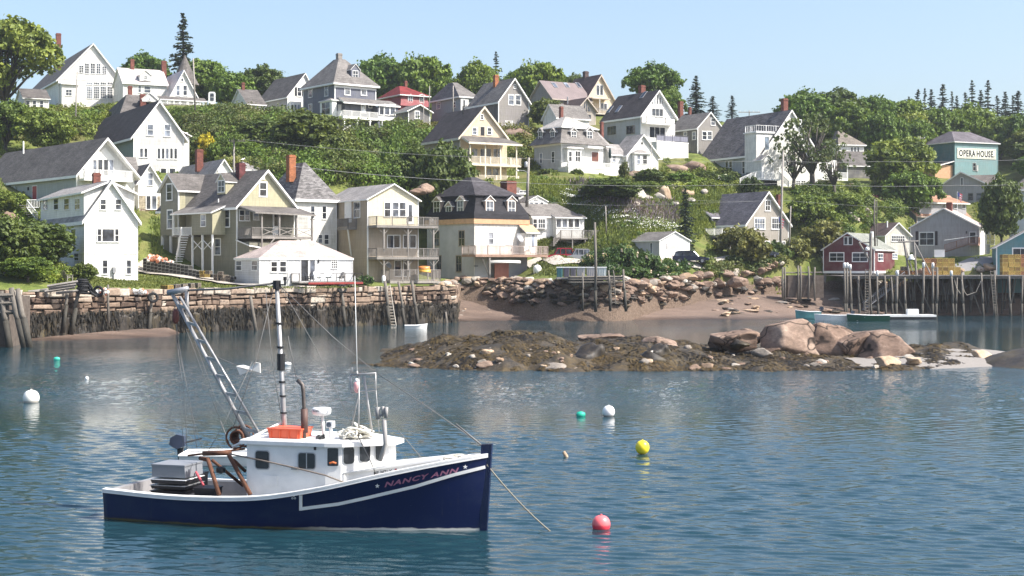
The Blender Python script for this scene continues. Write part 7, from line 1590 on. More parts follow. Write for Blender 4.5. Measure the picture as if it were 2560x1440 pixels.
for dy in (0,1.1): mb.tube([A+Vector((0,dy,0)),B+Vector((0,dy,0))],.06,4); mb.tube([A+Vector((0,dy,1)),B+Vector((0,dy,1))],.05,4)
for i in range(22): p=A.lerp(B,i/21); mb.box(p.x-.05,p.x+.05,p.y,p.y+1.1,p.z,p.z+.05); mb.tube([p,p+Vector((0,0,1))],.03,4)
mb.build('gangway', GALV, r_)
for k,(pts) in enumerate((((2404,700),(2410,728),(2418,738),(2440,730),(2452,702)),((2386,700),(2392,722),(2402,735)))): mb = MB(); mb.tube([W3(u,v,205.8)-loc for u,v in pts], .05, 5); mb.build('rope', plain('old_rope',(.35,.31,.26),.9,.2), r_)
# davit frame on the pier
r_ = empty('hoist_frame', W3(2270,690,209), 0, 'timber hoist frame with a lamp standing on the pier before the shack', 'hoist'); loc = r_.location
for a,b,q in (((2245,605),(2297,603),.14),((2260,606),(2276,705),.15),((2284,604),(2293,705),.17),((2286,606),(2326,684),.11),((2262,612),(2282,680),.08)):
    mb = MB(); mb.tube([W3(*a,209)-loc, W3(*b,209)-loc], q, 6); mb.build('timber', GREYW, r_)
mb = MB(); c = W3(2278,645,208.6)-loc; mb.lathe([(.1,.5),(.22,.45),(.3,.1),(.5,-.1),(.5,-.25)], c, 12); mb.build('lamp_shade', CAPW, r_, True)
r_ = empty('crane_post', W3(2176,690,211), 0, 'tall grey crane post with a diagonal arm in front of the red shack', 'hoist'); loc = r_.location
for a,b,q in (((2177,583),(2176,692),.22),((2147,606),(2174,650),.15),((2148,606),(2178,606),.1)): mb = MB(); mb.tube([W3(*a,211)-loc, W3(*b,211)-loc], q, 7); mb.build('timber', GREYW, r_)
mb = MB(); mb.lathe([(.05,.3),(.3,.15),(.32,-.2),(.1,-.3)], W3(2168,622,210.7)-loc, 10); mb.build('lamp', CAPW, r_, True)
for u,vt,vb,lab in ((2186.5,498,582,'thicker white mast rising above the red shack roof'),(2192,500,582,'thin white mast beside the thicker one above the red shack')): pile((u,vt,222),(u+1,vb+20,222),.13 if u<2190 else .06,label=lab,cat='pole',name='mast_pole',dark=False)
# flags
def flag(u,v0,v1,D,lab):
    r_ = empty('flag', W3(u,v1,D), 0, lab, 'flag'); mb = MB(); mb.tube([(0,0,-.6),(0,0,zat(v0,D)-zat(v1,D))], .035, 6); mb.build('pole', CAPW, r_)
    h0 = zat(v0,D)-zat(v1,D); cl = [plain('flag_red',(.5,.05,.07)),plain('flag_white',(.8,.8,.8)),plain('flag_blue',(.04,.06,.22))]; mb = MB()
    for i in range(7): mb.face([(.05+.05*i,-.02+.06*(i%2),h0-.1-i*.18),(.85-.05*i*.5,.05*((i+1)%2),h0-.55-i*.2),(.85-.05*i*.5,.03,h0-.75-i*.2),(.05+.05*i,0,h0-.28-i*.18)], i%2)
    mb.face([(.05,-.04,h0-.1),(.4,-.03,h0-.3),(.4,-.03,h0-.95),(.05,-.04,h0-.8)],2); mb.build('banner', cl, r_, fix=False)
flag(1946,540,600,222,'drooping striped flag on the front of the beige house'); flag(2393,478,520,240,'small striped flag above the ranch house chimney')
# beige house (needs its own place here so the flag hangs before it)
h = House('beige_house','beige house with steep white trimmed gable, flag and a white railed deck',1864,227,30,640,u1=1971,uL=1758)
ze=h.onb(1864,556)[1]; h.gable(BEIGE, shingle('purple_grey_shingle',(.16,.15,.17),.45), ze, h.onb(1921,480)[1], oe=.4, og=.5, t=.28)
h.win('F',(1913.5,502,1924.5,526),cols=2,fr=.14); h.win('F',(1887,546,1911,572),cols=4,rows=2,fr=.15); h.win('F',(1930,546,1950,572),cols=4,rows=2,fr=.15)
for a,b in ((1886,1896),(1914,1923),(1944,1951),(1956,1962)): h.win('F',(a,604,b,628),cols=2,rows=4,fr=.1)
b0=h.ona(1786,540,-.1)[0]; b1=h.ona(1752,540,-.1)[0]; zt=h.ona(1786,541,-.6)[1]; zp=h.ona(1769,526,-.6)[1]; h.gable(SHINGD, shingle('purple_grey_shingle',(.16,.15,.17),.45), zt, zp, axis='a', lo=b0, hi=b0+3.6, e0=-.6, e1=h.W*.5, z0=ze-2.6, oe=.35, og=.3, name='dormer', rname='dormer_roof')
h.win('S',(0,0,0,0),c=-.6,xy=(b0+1.3,b0+2.3,zt-1.9,zt-.3),fr=.12)
zf=h.ona(1800,588,-2.5)[1]; b1=h.L; h.box('deck',-2.6,-.05,.5,b1,zf-.4,zf,GREYW); h.rail([(-.1,.5,zf),(-2.55,.5,zf),(-2.55,b1,zf)],h=1.1,pitch=.2)
for b in (.8,b1*.35,b1*.7,b1-.3): h.post(-2.4,b,-2.5,zf-.4,GREYW,.12)
h.box('under_deck_shade',-.04,-.001,.3,h.L-.2,-2,zf-.4,DARKM)  # black sheet on the wall paints the shade below the deck
h.chim(1944,1950,486,506,b=6,w=.7)
# ---------------------------------------------------------------- utility poles and wires
POLEW = wood('utility_pole_wood', (.33,.30,.27), .9, (4,4,.3), .35)
def upole(lab, ut, vt, ub, vb, D, r=.16, arm=None, lamp=False, can=False):
    A, B = W3(ut,vt,D), W3(ub,vb,D); B.z -= 1.0; o = empty('utility_pole', B, 0, lab, 'utility pole'); mb = MB(); mb.tube([Vector((0,0,0)), A-B], [r*1.15, r*.8], 8); mb.build('post', POLEW, o, True); T_ = A-B
    if arm:
        mb = MB(); mb.box(T_.x-arm, T_.x+arm, T_.y-.2, T_.y-.08, T_.z-.45, T_.z-.3); mb.build('crossarm', POLEW, o)
        for s in (-.85, -.4, .4, .85): mb = MB(); mb.lathe([(.04,0),(.07,.08),(.05,.2)], (T_.x+arm*s, T_.y-.14, T_.z-.3), 6); mb.build('insulator', CAPW, o)
    if lamp:
        mb = MB(); mb.tube([T_+Vector((0,-.1,-2.3)), T_+Vector((-.6,-.5,-1.9)), T_+Vector((-1.5,-1,-1.9))], .04, 5); mb.build('lamp_arm', GALV, o); mb = MB(); mb.lathe([(.05,.1),(.2,.0),(.16,-.12)], T_+Vector((-1.6,-1,-1.9)), 8); mb.build('lamp_head', CAPW, o, True)
    if can: mb = MB(); mb.lathe([(.22,0),(.25,.1),(.25,.7),(.1,.85)], T_+Vector((-.4,-.1,-1.4)), 10); mb.build('transformer', GALV, o, True)
    return A
upole('thin bare pole on the slope in front of the big white hall', 193,179,187,330, 255, .12)
upole('pole rising in front of the metal roofed house at the pointed turret', 483,146,488,262, 262, .15)
P1 = upole('pole with a vine covered crossarm in the thicket above the sage green house', 585,346,584,470, 205, .15, arm=1.6)
P2 = upole('pole with a street lamp right of the yellow porch house', 1322,394,1317,500, 212, .2, lamp=True, can=True)
P3 = upole('tall pole in front of the beige house gable', 1958,378,1949,650, 221, .17)
upole('shorter pole at the right corner of the beige house', 1977,515,1972,632, 221, .1)
upole('thin pole in front of the white cottage', 1629,350,1626,452, 244, .06); upole('low post in the flower meadow', 1514,515,1516,568, 216, .09)
upole('thin pole before the pale hip roofed house', 1133,214,1133,290, 262, .1); upole('thin pole right of the red roofed house', 1074,215,1073,262, 262, .1)
upole('pole with white crossarm left of the teal hall', 2300,341,2299,420, 292, .14, arm=1.0, can=True); upole('small crossarm on the skyline behind the grey church roof', 1873,276,1873,300, 300, .1, arm=2.2)
upole('tall thin pole beside the dark shingled shed', 1059,236,1059,360, 258, .07)
mb = MB()
rsv = np.random.RandomState(55)
V,F,A = blob_cards([(xat(560,204.5),204.5,zat(352,205),.9,.6,.6),(xat(595,204.5),204.5,zat(343,205),1.1,.5,.45)],500,.2,rsv); tag(link('vine', np_mesh('vine',V,F,LEAF2,A)),'leafy vine growing on the crossarm of the thicket pole','plant')
WIRE = plain('grey_cable', (.26,.26,.26), .6, .1)
def wire(lab, pts, r=.022, sag=0):
    P = [W3(*p) for p in pts]; Q = []
    for a, b in zip(P[:-1], P[1:]):
        n = 14
        for i in range(n): t = i/n; p = a.lerp(b, t); p.z -= sag*4*t*(1-t); Q.append(p)
    Q.append(P[-1]); o0 = Q[0].copy(); mb = MB(); mb.tube([q-o0 for q in Q], r*.6, 4); o = mb.build('wire', WIRE, None); o.location = o0; tag(o, lab, 'cable')
wire('upper cable from the vine covered pole to the street lamp pole', [(600,348,205),(1322,396,212)], .03, .5)
wire('lower cable running from the hip roofed house over the black mansard roof', [(735,416,186),(1322,457,211)], .04, .4)
wire('cable from the street lamp pole to the tall beige house pole', [(1322,397,212),(1958,402,221)], .025, .3)
wire('low cable from the street lamp pole across to the tall beige house pole', [(1322,458,212),(1956,458,221)], .035, .4)
wire('long cable from the tall pole over the grass to the right edge', [(1958,458,221),(2390,463,228),(2640,452,232)], .035, .3)
wire('cable passing before the teal hall to the right edge', [(1958,402,221),(2180,404,226),(2640,396,240)], .028, .2)
wire('middle cable across the flower meadow to the beige house pole', [(1322,500,208),(1514,514,216),(1955,500,221)], .02, .1)
wire('dark cable in front of the beige roof and red shack', [(1720,500,218),(1955,500,220),(2300,520,224)], .02, .2)
# ---------------------------------------------------------------- cars
def car(lab, u0, u1, vt, vb, D, col, kind='wagon', flip=False, rz=0, name='car'):
    L = 4.6; s = abs(u1-u0)/FPX*D/L/max(.5, math.cos(rz)); o = empty(name, W3((u0+u1)/2, vb, D), rz+(math.pi if flip else 0), lab, 'car'); hs = (vb-vt)/FPX*D/(1.5 if kind=='wagon' else 1.75); o.scale = (s, s, hs)
    H = 1.5 if kind == 'wagon' else 1.75; P = plain('car_paint_'+lab[:12], col, .25, .05, spec=.6); b = .82 if kind=='wagon' else .95
    def sec(x, w, z): return [(x,-w,z),(x,w,z)]
    lower = [(-2.3,.45),(-2.28,b),(-2.1,b+.05),(1.0,b+.03),(2.0,b-.12),(2.28,.62),(2.3,.35),(-2.2,.28)]
    mb = MB()
    def ext(poly, w0, w1=None, mi=0): mb.prism([(x,z) for x,z in poly], lambda p,e,z: (p,e,z), -w0, w0, None, 0)
    ext(lower, .86); mb.build('body', P, o)
    top = [(-2.15,b+.04),(-1.9,H-.12),(-1.5,H-.02),(.1,H),(.4,H-.06),(1.05,b+.03)] if kind=='wagon' else [(-2.2,b+.04),(-2.1,H-.1),(-1.8,H),(.3,H),(.55,H-.07),(1.1,b+.03)]
    mb = MB(); ext([(x,z-.03 if z>1 else z) for x,z in top], .70); mb.build('windows', GLASS, o)
    mb = MB(); k = top; mb.prism([(k[1][0],H-.1),(k[2][0],H+.0),(k[3][0],H+.02),(k[4][0],H-.03),(k[4][0],H-.1),(k[1][0]+.1,H-.14)], lambda p,e,z:(p,e,z), -.73,.73);
    for (xa,za),(xb,zb) in (((k[0][0]+.05,b),(k[1][0]+.05,H-.08)),((-1.0,b),(-.95,H-.05)),((-.05,b),(-.05,H-.05)),((1.0,b),(.38,H-.07))):
        for sy in (-.72,.72): mb.tube([(xa,sy*1.06,za),(xb,sy,zb)], .05, 4)
    mb.build('roof', P, o)
    for x in (-1.45, 1.45):
        for sy in (-.82,.82):
            w_ = link('tyre_wheel', TY, o); w_.name = 'wheel'; w_.location = (x,sy,.32); w_.rotation_euler = (R(90),0,0); w_.scale = (.6,.6,.75)
            mb = MB(); mb.lathe([(.2,-.09),(.2,.09)], (0,0,0), 10); rm = mb.build('rim', GALV, w_); rm.scale = (1.6,1.6,1)
    for sy in (-.6,.6):
        mb = MB(); mb.box(2.2,2.31,sy-.18,sy+.18,.5,.66); mb.build('headlight', CAPW, o); mb = MB(); mb.box(-2.32,-2.2,sy-.15,sy+.15,.6,.95); mb.build('tail_light', plain('red_lens',(.4,.02,.02),.2), o)
    for sy in (-.865,.865): mb = MB(); mb.box(-.7,-.5,min(sy,sy*1.03),max(sy,sy*1.03),.72,.76); mb.build('door_handle', DARKM, o)
    return o
car('dark blue station wagon parked beside the white garage', 1682,1772,627,658,208,(.012,.014,.04),rz=-.12,name='station_wagon')
car('red sport utility car parked behind the wooden deck', 1366,1432,620,655,212,(.30,.012,.03),'suv',True,.1,'suv')
car('silver grey sport utility car in front of the red one', 1413,1475,622,656,209,(.30,.30,.32),'suv',True,.1,'suv')
car('dark car with pale top half hidden behind the airy tree at the beige house', 1893,1946,617,644,216,(.05,.06,.09),'wagon',False,-.1,'parked_car')
# ---------------------------------------------------------------- camper, umbrella, small yard things
def rbox(mb, cx, cz, w, h, y0, y1, r, mi=0, seg=4):
    P = []
    for qx, qz, a0 in ((1,1,0),(-1,1,90),(-1,-1,180),(1,-1,270)):
        for i in range(seg+1): a = R(a0+90*i/seg); P.append((cx+qx*(w/2-r)+math.cos(a)*r, cz+qz*(h/2-r)+math.sin(a)*r))
    mb.prism(P, lambda p,e,z:(p,e,z), y0, y1)
o = empty('camper_trailer', W3(530,262,280), .2, 'rounded white camper end with one window on the ridge by the turret', 'camper'); mb = MB(); rbox(mb,0,1.3,1.35,2.35,0,4,.4); mb.build('body', TRIM, o)
mb = MB(); rbox(mb,0,1.45,.7,1.45,-.03,0,.15); w_=mb.build('window', GLASS, o); mb = MB(); mb.box(-.35,.35,-.05,-.031,1.42,1.48); mb.build('sash', TRIM, w_)
o = empty('folded_umbrella', W3(2148,455,292), 0, 'orange red folded garden umbrella on the bank by the grey shed', 'umbrella'); mb = MB(); mb.tube([(0,0,-.4),(0,0,2.7)],.04,5); mb.build('pole', GALV, o)
mb = MB(); mb.lathe([(.05,2.75),(.25,2.2),(.42,1.2),(.5,.3),(.4,.1)],(0,0,0),9); mb.build('canopy', plain('orange_red_cloth',(.55,.10,.05),.8), o, True)
o = empty('closed_umbrella', W3(1525,405,237), 0, 'dark closed patio umbrella at the end of the pale mansard terrace', 'umbrella'); mb = MB(); mb.tube([(0,0,0),(0,0,2.3)],.03,5); mb.build('pole', GALV, o); mb = MB(); mb.lathe([(.03,2.4),(.2,1.9),(.22,.8),(.1,.6)],(0,0,0),8); mb.build('canopy', plain('dark_green_cloth',(.03,.05,.05),.8), o, True)
def adir(lab, u, vb, D, m, rz, s=1.0):   # garden chair with slanted back
    o = empty('garden_chair', W3(u,vb,D), rz, lab, 'chair'); o.scale = (s,s,s)
    mb = MB(); mb.hexa([(-.28,-.35,.38),(.28,-.35,.38),(.26,.25,.25),(-.26,.25,.25),(-.28,-.35,.42),(.28,-.35,.42),(.26,.25,.29),(-.26,.25,.29)]); mb.build('seat', m, o)
    for i in range(5):
        x = -.22+i*.11; hh = 1.02-.05*abs(i-2)**1.5; mb = MB(); mb.hexa([(x-.05,.22,.28),(x+.05,.22,.28),(x+.05,.25,.28),(x-.05,.25,.28),(x*1.25-.055,.55,hh),(x*1.25+.055,.55,hh),(x*1.25+.055,.58,hh),(x*1.25-.055,.58,hh)]); mb.build('back_slat', m, o)
    for sx in (-.33,.33):
        mb = MB(); mb.box(sx-.07,sx+.07,-.4,.4,.56,.59); mb.build('armrest', m, o)
        for y in (-.33,.3): mb = MB(); mb.box(sx-.025,sx+.025,y-.04,y+.04,0,.56); mb.build('leg', m, o)
    return o
DK = 165.5
adir('white slatted garden chair, left one on the red edged cottage deck', 796, 702.5, DK, CAPW, .5, 1.15); adir('white slatted garden chair, right one on the red edged cottage deck', 821, 702, DK+.6, CAPW, .2, 1.15)
adir('grey garden chair at the right end of the cottage deck', 851, 702, DK+1.2, GREYW, -.5, 1.0); adir('dark garden chair by the sliding door of the cottage', 773, 703, DK, DARKM, 1.2, .95)
adir('weathered wooden chair on the grass left of the tyre stack', 168, 703, 151, GREYW, 2.6, 1.1); adir('weathered chair in the shade of the leafy bush beside the waterfront house', 92, 655, 166, GREYW, .3, 1.0)
adir('white chair on the deck of the patched mansard house', 1318, 632, 206, CAPW, .4, 1.0); adir('pale chair on the upper balcony of the yellow house', 1080, 561, 189.5, GREYW, .4, .9)
# propane tank, canoe under the deck, orange kayaks
o = empty('propane_tank', W3(1343,686,203), 0, 'white upright gas tank under the end of the mansard house deck', 'tank'); mb = MB(); mb.lathe([(.3,0),(.55,.15),(.58,.9),(.4,1.2),(.12,1.3)],(0,0,0),14); mb.build('vessel', CAPW, o, True); mb = MB(); mb.lathe([(.16,1.28),(.16,1.45)],(0,0,0),10); mb.build('valve_guard', GALV, o)
def canoe(lab, u0, u1, v, D, m, rz=0, name='canoe', inv=True):
    L = (u1-u0)/FPX*D; o = empty(name, W3((u0+u1)/2, v, D), rz, lab, 'canoe'); n = 17; k = 9; V = []
    for i in range(n):
        t = i/(n-1)*2-1; w_ = .42*(1-abs(t)**2.2)+.02; rise = .18*abs(t)**3
        for j in range(k): a = math.pi*j/(k-1); z = math.sin(a)*.36+(0 if inv else 0)-rise*.4; V.append((t*L/2, math.cos(a)*w_, z if inv else .4-z+rise))
    idx = np.arange(n*k).reshape(n,k); F = np.stack([idx[:-1,:-1],idx[1:,:-1],idx[1:,1:],idx[:-1,1:]],-1).reshape(-1,4); link('hull', np_mesh('hull',V,F,m,smooth=True), o); mb = MB(); mb.tube([(-L/2,0,-.04 if inv else .42),(0,.44,0 if inv else .4),(L/2,0,-.04 if inv else .42),(0,-.44,0 if inv else .4),(-L/2,0,-.04 if inv else .42)],.025,4); mb.build('gunwale', GREYW, o); return o
canoe('white canoe stored upside down under the mansard house deck', 1226,1302,657,200, plain('canoe_white',(.62,.60,.55),.5), .05)
canoe('orange kayak lying behind the rail of the lowest yellow house deck', 1046,1075,672,184.5, plain('kayak_orange',(.6,.22,.06),.4), .1, 'kayak')
canoe('yellow orange kayak below the other one behind the deck rail', 1048,1077,680,184.3, plain('kayak_yellow',(.6,.32,.05),.4), .1, 'kayak')
o = empty('gas_cylinder', W3(959,708,178), 0, 'small white can standing on the wall top by the ladder', 'container'); mb = MB(); mb.lathe([(.2,0),(.22,.1),(.22,.8),(.08,.95)],(0,0,0),10); mb.build('vessel', CAPW, o, True)
o = empty('utility_box', W3(2349,641,226), -.2, 'white utility box on the lawn before the ranch house window', 'box'); mb = MB(); mb.box(-.75,.75,0,.8,-.1,.95); mb.build('body', TRIM, o); mb = MB(); mb.box(-.8,.8,-.05,.85,.951,1.02); mb.build('lid', CAPW, o)
# driveway strips
def strip(name, pts, w_, m, D0=None, dz=.06):
    P = [hit(*p) for p in pts]; P = [p for p in P if p]; n = 10; Q = []
    for a, b in zip(P[:-1], P[1:]):
        for i in range(n): Q.append(a.lerp(b, i/n))
    Q.append(P[-1]); V = []
    for i, p in enumerate(Q):
        d = (Q[min(i+1,len(Q)-1)]-Q[max(i-1,0)]); d.z = 0; d.normalize(); s = Vector((-d.y,d.x,0))*w_*.5
        for k in range(7): q = p+s*(k/3-1); V.append((q.x,q.y,gz(q.x,q.y)+dz+.18))
    idx = np.arange(len(Q)*7).reshape(-1,7); F = np.stack([idx[:-1,:-1],idx[1:,:-1],idx[1:,1:],idx[:-1,1:]],-1).reshape(-1,4); tag(link(name, np_mesh(name,V,F,m,smooth=True)), kind='structure')
GRAVEL = plain('pale_gravel',(.42,.38,.33),.95,.25,4,bump=.01)
strip('gravel_road', [(352,668),(400,684),(480,698),(560,709),(640,717)], 3.4, GRAVEL); strip('driveway', [(2330,683),(2400,676),(2455,655),(2475,648)], 5, plain('asphalt_drive',(.24,.23,.23),.95,.15,3)); strip('parking_strip', [(1330,660),(1400,661),(1480,660)], 2.5, GRAVEL)
strip('gravel_pad', [(1690,662),(1740,664),(1800,660),(1840,655)], 3.0, GRAVEL)
# ---------------------------------------------------------------- lobster traps
def trap_proto(wire_c, netc):
    e = empty('lobster_trap', (0,-50,-5), 0); mb = MB(); w_, l, hh = .53, .95, .36; r = .016
    for x in (-w_/2, w_/2):
        for z in (0, hh): mb.tube([(x,-l/2,z),(x,l/2,z)], r, 3)
    for y in (-l/2,-l/6,l/6,l/2):
        for z in (0, hh): mb.tube([(-w_/2,y,z),(w_/2,y,z)], r, 3)
        for x in (-w_/2, w_/2): mb.tube([(x,y,0),(x,y,hh)], r, 3)
    mb.build('frame', plain('trap_frame_%.2f' % wire_c[0], wire_c, .6, .2), e); mb = MB(); q = .012
    for y in (-l/2+.0, l/2): mb.box(-w_/2+q, w_/2-q, y-.004, y+.004, q, hh-q)
    for x in (-w_/2, w_/2): mb.box(x-.004, x+.004, -l/2+q, l/2-q, q, hh-q)
    mb.box(-w_/2+q, w_/2-q, -l/2+q, l/2-q, hh-.01, hh-.002); mb.build('netting', netc, e); return e
def netting(name, col):
    t = NT(name); v = t.coord(); c_ = t.n('TexChecker'); c_.inputs['Scale'].default_value = 9; t.l(v, c_.inputs[0]); c_.inputs[1].default_value = (*col, 1); c_.inputs[2].default_value = (*C(col, .45), 1)
    t.l(t.mix(1, c_.outputs[0], t.ramp(t.n('ObjectInfo').outputs['Random'], [(0,(.45,.4,.4)),(.5,(.9,.85,.8)),(1,(1.25,1.25,1.2))]), 'MULTIPLY'), t.b.inputs['Base Color']); t.b.inputs['Roughness'].default_value = .8; return t.m
TG = trap_proto((.42,.41,.38), netting('dark_net', (.035,.033,.03))); TYL = trap_proto((.52,.38,.10), netting('yellow_net', (.36,.24,.06))); TO = trap_proto((.5,.24,.11), netting('orange_net', (.36,.17,.07))); TGR = trap_proto((.30,.27,.22), netting('grey_net', (.16,.13,.10)))
used = set()
def trap(pr, lab, x, y, z, rz, group):
    o = pr if pr.name not in used else copy_tree(pr); used.add(pr.name); o.location = (x,y,z); o.rotation_euler = (0,0,rz); tag(o, lab, 'lobster trap', group); return o
rq = random.Random(3); a, b = hit(368,672), hit(590,705); a = a or W3(368,672,178); b = W3(588,708,171)
for i in range(15):
    t = i/14; p = W3(368,668,178).lerp(W3(500,692,173), t) if i < 15 else None; g = gz(p.x, p.y)+.1
    for k in range(4 if i < 12 else 3): trap(TG, 'dark wire lobster trap with pale edges in the long stack under the sage green house', p.x+rq.uniform(-.03,.03), p.y, p.z-.45+k*.38, -.35, 'dark traps in the long stack')
for i,(u,v,pr) in enumerate(((508,690,TYL),(521,690,TYL),(508,682,TYL),(522,682,TGR),(545,698,TGR),(560,700,TGR),(573,702,TGR),(545,690,TGR),(560,692,TGR),(573,694,TGR),(552,684,TGR),(535,690,TG),(582,696,TG))):
    p = W3(u,v+3,172); trap(pr, ('bright yellow trap next to the dark stack' if pr is TYL else 'brownish trap in the loose pile beside the cottage'), p.x,p.y,p.z,-.3+rq.uniform(-.3,.3), 'yellow traps next to the dark stack' if pr is TYL else 'traps in the loose pile by the cottage')
for i,(u,pr,lab) in enumerate(((417,TYL,'yellow trap standing on the wall top above the boat boom'),(435,TGR,'grey brown trap on the wall top right of the yellow one'),(452,TGR,'grey trap in the middle of the wall top row'),(470,TGR,'grey trap near the boom tip on the wall top'),(486,TGR,'last grey trap of the wall top row'))):
    p = W3(u,727-i*1.5,155.5+i*1.0); o = trap(pr, lab, p.x,p.y,p.z,.9+i*.1,'traps on the wall top'); o.scale = (1.3,1.3,1.6)
for cx0,n_,rows,base,prs,lab in ((2312,6,4,(209.5,688),(TO,TO,TYL,TYL,TYL,TYL),'stacked orange and yellow lobster trap in the block by the pier hoist'),(2507,8,5,(212,688),(TYL,TYL,TYL,TO,TYL,TO,TYL,TYL),'stacked yellow lobster trap in the block before the teal shed')):
    for i in range(n_):
        for k in range(rows if not (cx0 < 2400 and i > 4) else 2):
            for j in range(1):
                p = W3(cx0+6+i*15.2, base[1], base[0]); o = trap(prs[i] if rq.random() < .8 else TGR if cx0 < 2400 and i == 1 else prs[(i+k) % len(prs)], lab, p.x, p.y+.5, p.z+k*.60, 0+rq.uniform(-.05,.05), 'trap block by the hoist' if cx0 < 2400 else 'trap block before the teal shed'); o.scale = (1.45,1.4,1.5)
for i,(u,v,D,c_,lab) in enumerate(((2270,686,210,TO,'reddish trap on the pier in front of the shack side'),(2283,686,210,TO,'reddish trap second from the shack side'),(2262,676,210,TGR,'grey trap on top of the reddish ones'),(2256,686,210,TO,'reddish trap nearest the shack corner'))): p = W3(u,v,D); o = trap(c_, lab, p.x,p.y,p.z,.1,'traps before the shack side'); o.scale = (1.5,1.4,1.5)
# floats
def float_proto(cols):
    e = empty('trap_float', (0,-50,-6), 0); mb = MB(); mb.lathe([(.05,-.2),(.13,-.16),(.15,.0),(.15,.0),(.14,.12),(.06,.2)], (0,0,0), 8); n = len(mb.f)
    for i in range(n): mb.m[i] = 1 if 16 <= i < 32 else 0
    mb.build('body', [plain('float_%.2f_%.2f' % (c_[0],c_[1]), c_, .5, .1) for c_ in cols], e, True); mb = MB(); mb.tube([(0,0,-.35),(0,0,.25)],.02,4); mb.build('spindle', GREYW, e); return e
FL = [float_proto([(.75,.72,.66),(.45,.16,.12)]), float_proto([(.78,.76,.72),(.78,.76,.72)]), float_proto([(.62,.22,.12),(.7,.6,.5)]), float_proto([(.75,.70,.62),(.12,.1,.12)])]
used2 = set()
def flt(pr, lab, p, group, s=1): o = pr if pr.name not in used2 else copy_tree(pr); used2.add(pr.name); o.location = p; o.rotation_euler = (rq.uniform(0,3),rq.uniform(0,3),rq.uniform(0,3)); o.scale = (s,s,s); tag(o, lab, 'float', group)
for i in range(26): u = rq.uniform(240,272); flt(FL[i%4], 'striped float in the heap on the wall beside the tyres', W3(u, 733-rq.uniform(0,12)*(1-abs(u-256)/22), 146.5), 'floats heaped beside the tyres', 1.25)
for i in range(30): u = rq.uniform(318,368); flt(FL[(i*3)%4], 'white and dark float in the heap on the wall left of the tyred post', W3(u, 733-rq.uniform(0,8), 150.5), 'floats heaped left of the tyred post', 1.25)
for i in range(34): t = rq.random(); u = 372+t*70; flt(FL[2 if i%3 else 0], 'orange pink float lying on top of the dark trap stack', W3(u, 649+t*16-rq.uniform(0,14)*(1-abs(t-.35)), 176.3), 'floats on the trap stack', 1.5)
# timbers piled at the left on the wall
for i,(a,b) in enumerate((((118,716),(195,704)),((122,722),(190,712)),((112,729),(188,718)),((60,733),(110,727)),((140,733),(200,726)),((70,730),(120,724)))):
    mb = MB(); A,B = W3(*a,141+i*.3),W3(*b,142+i*.3); mb.tube([Vector((0,0,0)),B-A],.14,4); o = mb.build('plank', GREYW); o.location = A; tag(o, 'weathered plank in the pile left of the tyres on the wall', 'plank', 'planks piled on the wall')
# ---------------------------------------------------------------- mooring balls and floats on the water
def ball(lab, u, vt, vb, wpx, m, name='mooring_buoy', low=.15):
    D = FPX*HC/(vb-VH); r = wpx/2/FPX*D; o = empty(name, (xat(u,D),D,0), 0, lab, 'buoy'); zt = zat(vt,D); mb = MB(); P = [(r*.05,zt)]
    for i in range(1,12): a = math.pi*i/12; P.append((r*math.sin(a)**.8, zt-r*(1-math.cos(a))))
    mb.lathe(P[::-1],(0,0,0),20); mb.build('ball', m, o, True); mb = MB(); mb.lathe([(r*.12,zt-.01),(r*.12,zt+r*.12)],(0,0,0),8); mb.build('eye', m, o); return o
def buoymat(name, top, low, split):
    t = NT(name); z = t.sep(t.coord())[2]; n = t.noise(t.coord(), 6, 4)
    t.l(t.mix(t.ramp(t.math('ADD', z, t.math('MULTIPLY', n, .05)), [(split,(1,1,1)),(split+.04,(0,0,0))]), top, low), t.b.inputs['Base Color']); t.b.inputs['Roughness'].default_value = .35; return t.m
ball('white round mooring buoy nearest the middle of the water', 1521.5,1014,1041,31, buoymat('white_buoy',(.8,.78,.76),(.5,.46,.42),.08)); ball('yellow mooring buoy in open water', 1606,1101,1136,35, buoymat('yellow_buoy',(.82,.66,.03),(.55,.45,.04),.04))
ball('pinkish red mooring buoy right of the boat line', 1503,1288,1322,46, buoymat('red_buoy',(.85,.16,.17),(.75,.05,.08),.12)); ball('large white mooring buoy at the left edge', 78,975,1006,40, buoymat('cream_buoy',(.8,.78,.70),(.5,.46,.4),.1))
ball('tiny white buoy below the green float at the left', 217,941,949,10, CAPW, 'small_buoy')
def lobfloat(lab, u, v, c_, L, stick=True, rz=0):
    D = FPX*HC/(v-VH); o = empty('pot_buoy', (xat(u,D),D,.07), rz, lab, 'buoy'); mb = MB(); prof = [(.05,-L/2),(.15,-L/2+.05),(.17,L*.1),(.08,L/2)]; mb.lathe(prof,(0,0,0),10); b = mb.build('body', plain('pot_%.2f' % c_[1], c_, .5), o, True); b.rotation_euler = (0,R(84),0)
    if stick: mb = MB(); mb.tube([(-L/2-.6,0,-.02),(-L/2,0,0)],.02,5); mb.build('stick', GREYW, o)
lobfloat('green pot buoy with a stick left of the white buoy', 1452,1041,(.02,.42,.28),.42); lobfloat('small green pot buoy at the far left water', 142,900,(.05,.5,.35),.45,False); lobfloat('white pot buoy behind the boat mast', 719,913,(.75,.74,.72),.5,False)
D = FPX*HC/(1143-VH); o = empty('driftwood_stub', (xat(1413,D),D,0), 0, 'short tan stub of wood poking out of the water', 'driftwood'); mb = MB(); mb.tube([(.08,0,-.2),(.03,0,.05),(-.06,0,.2)],[.07,.08,.06],7); mb.build('stub', TANR, o, True)
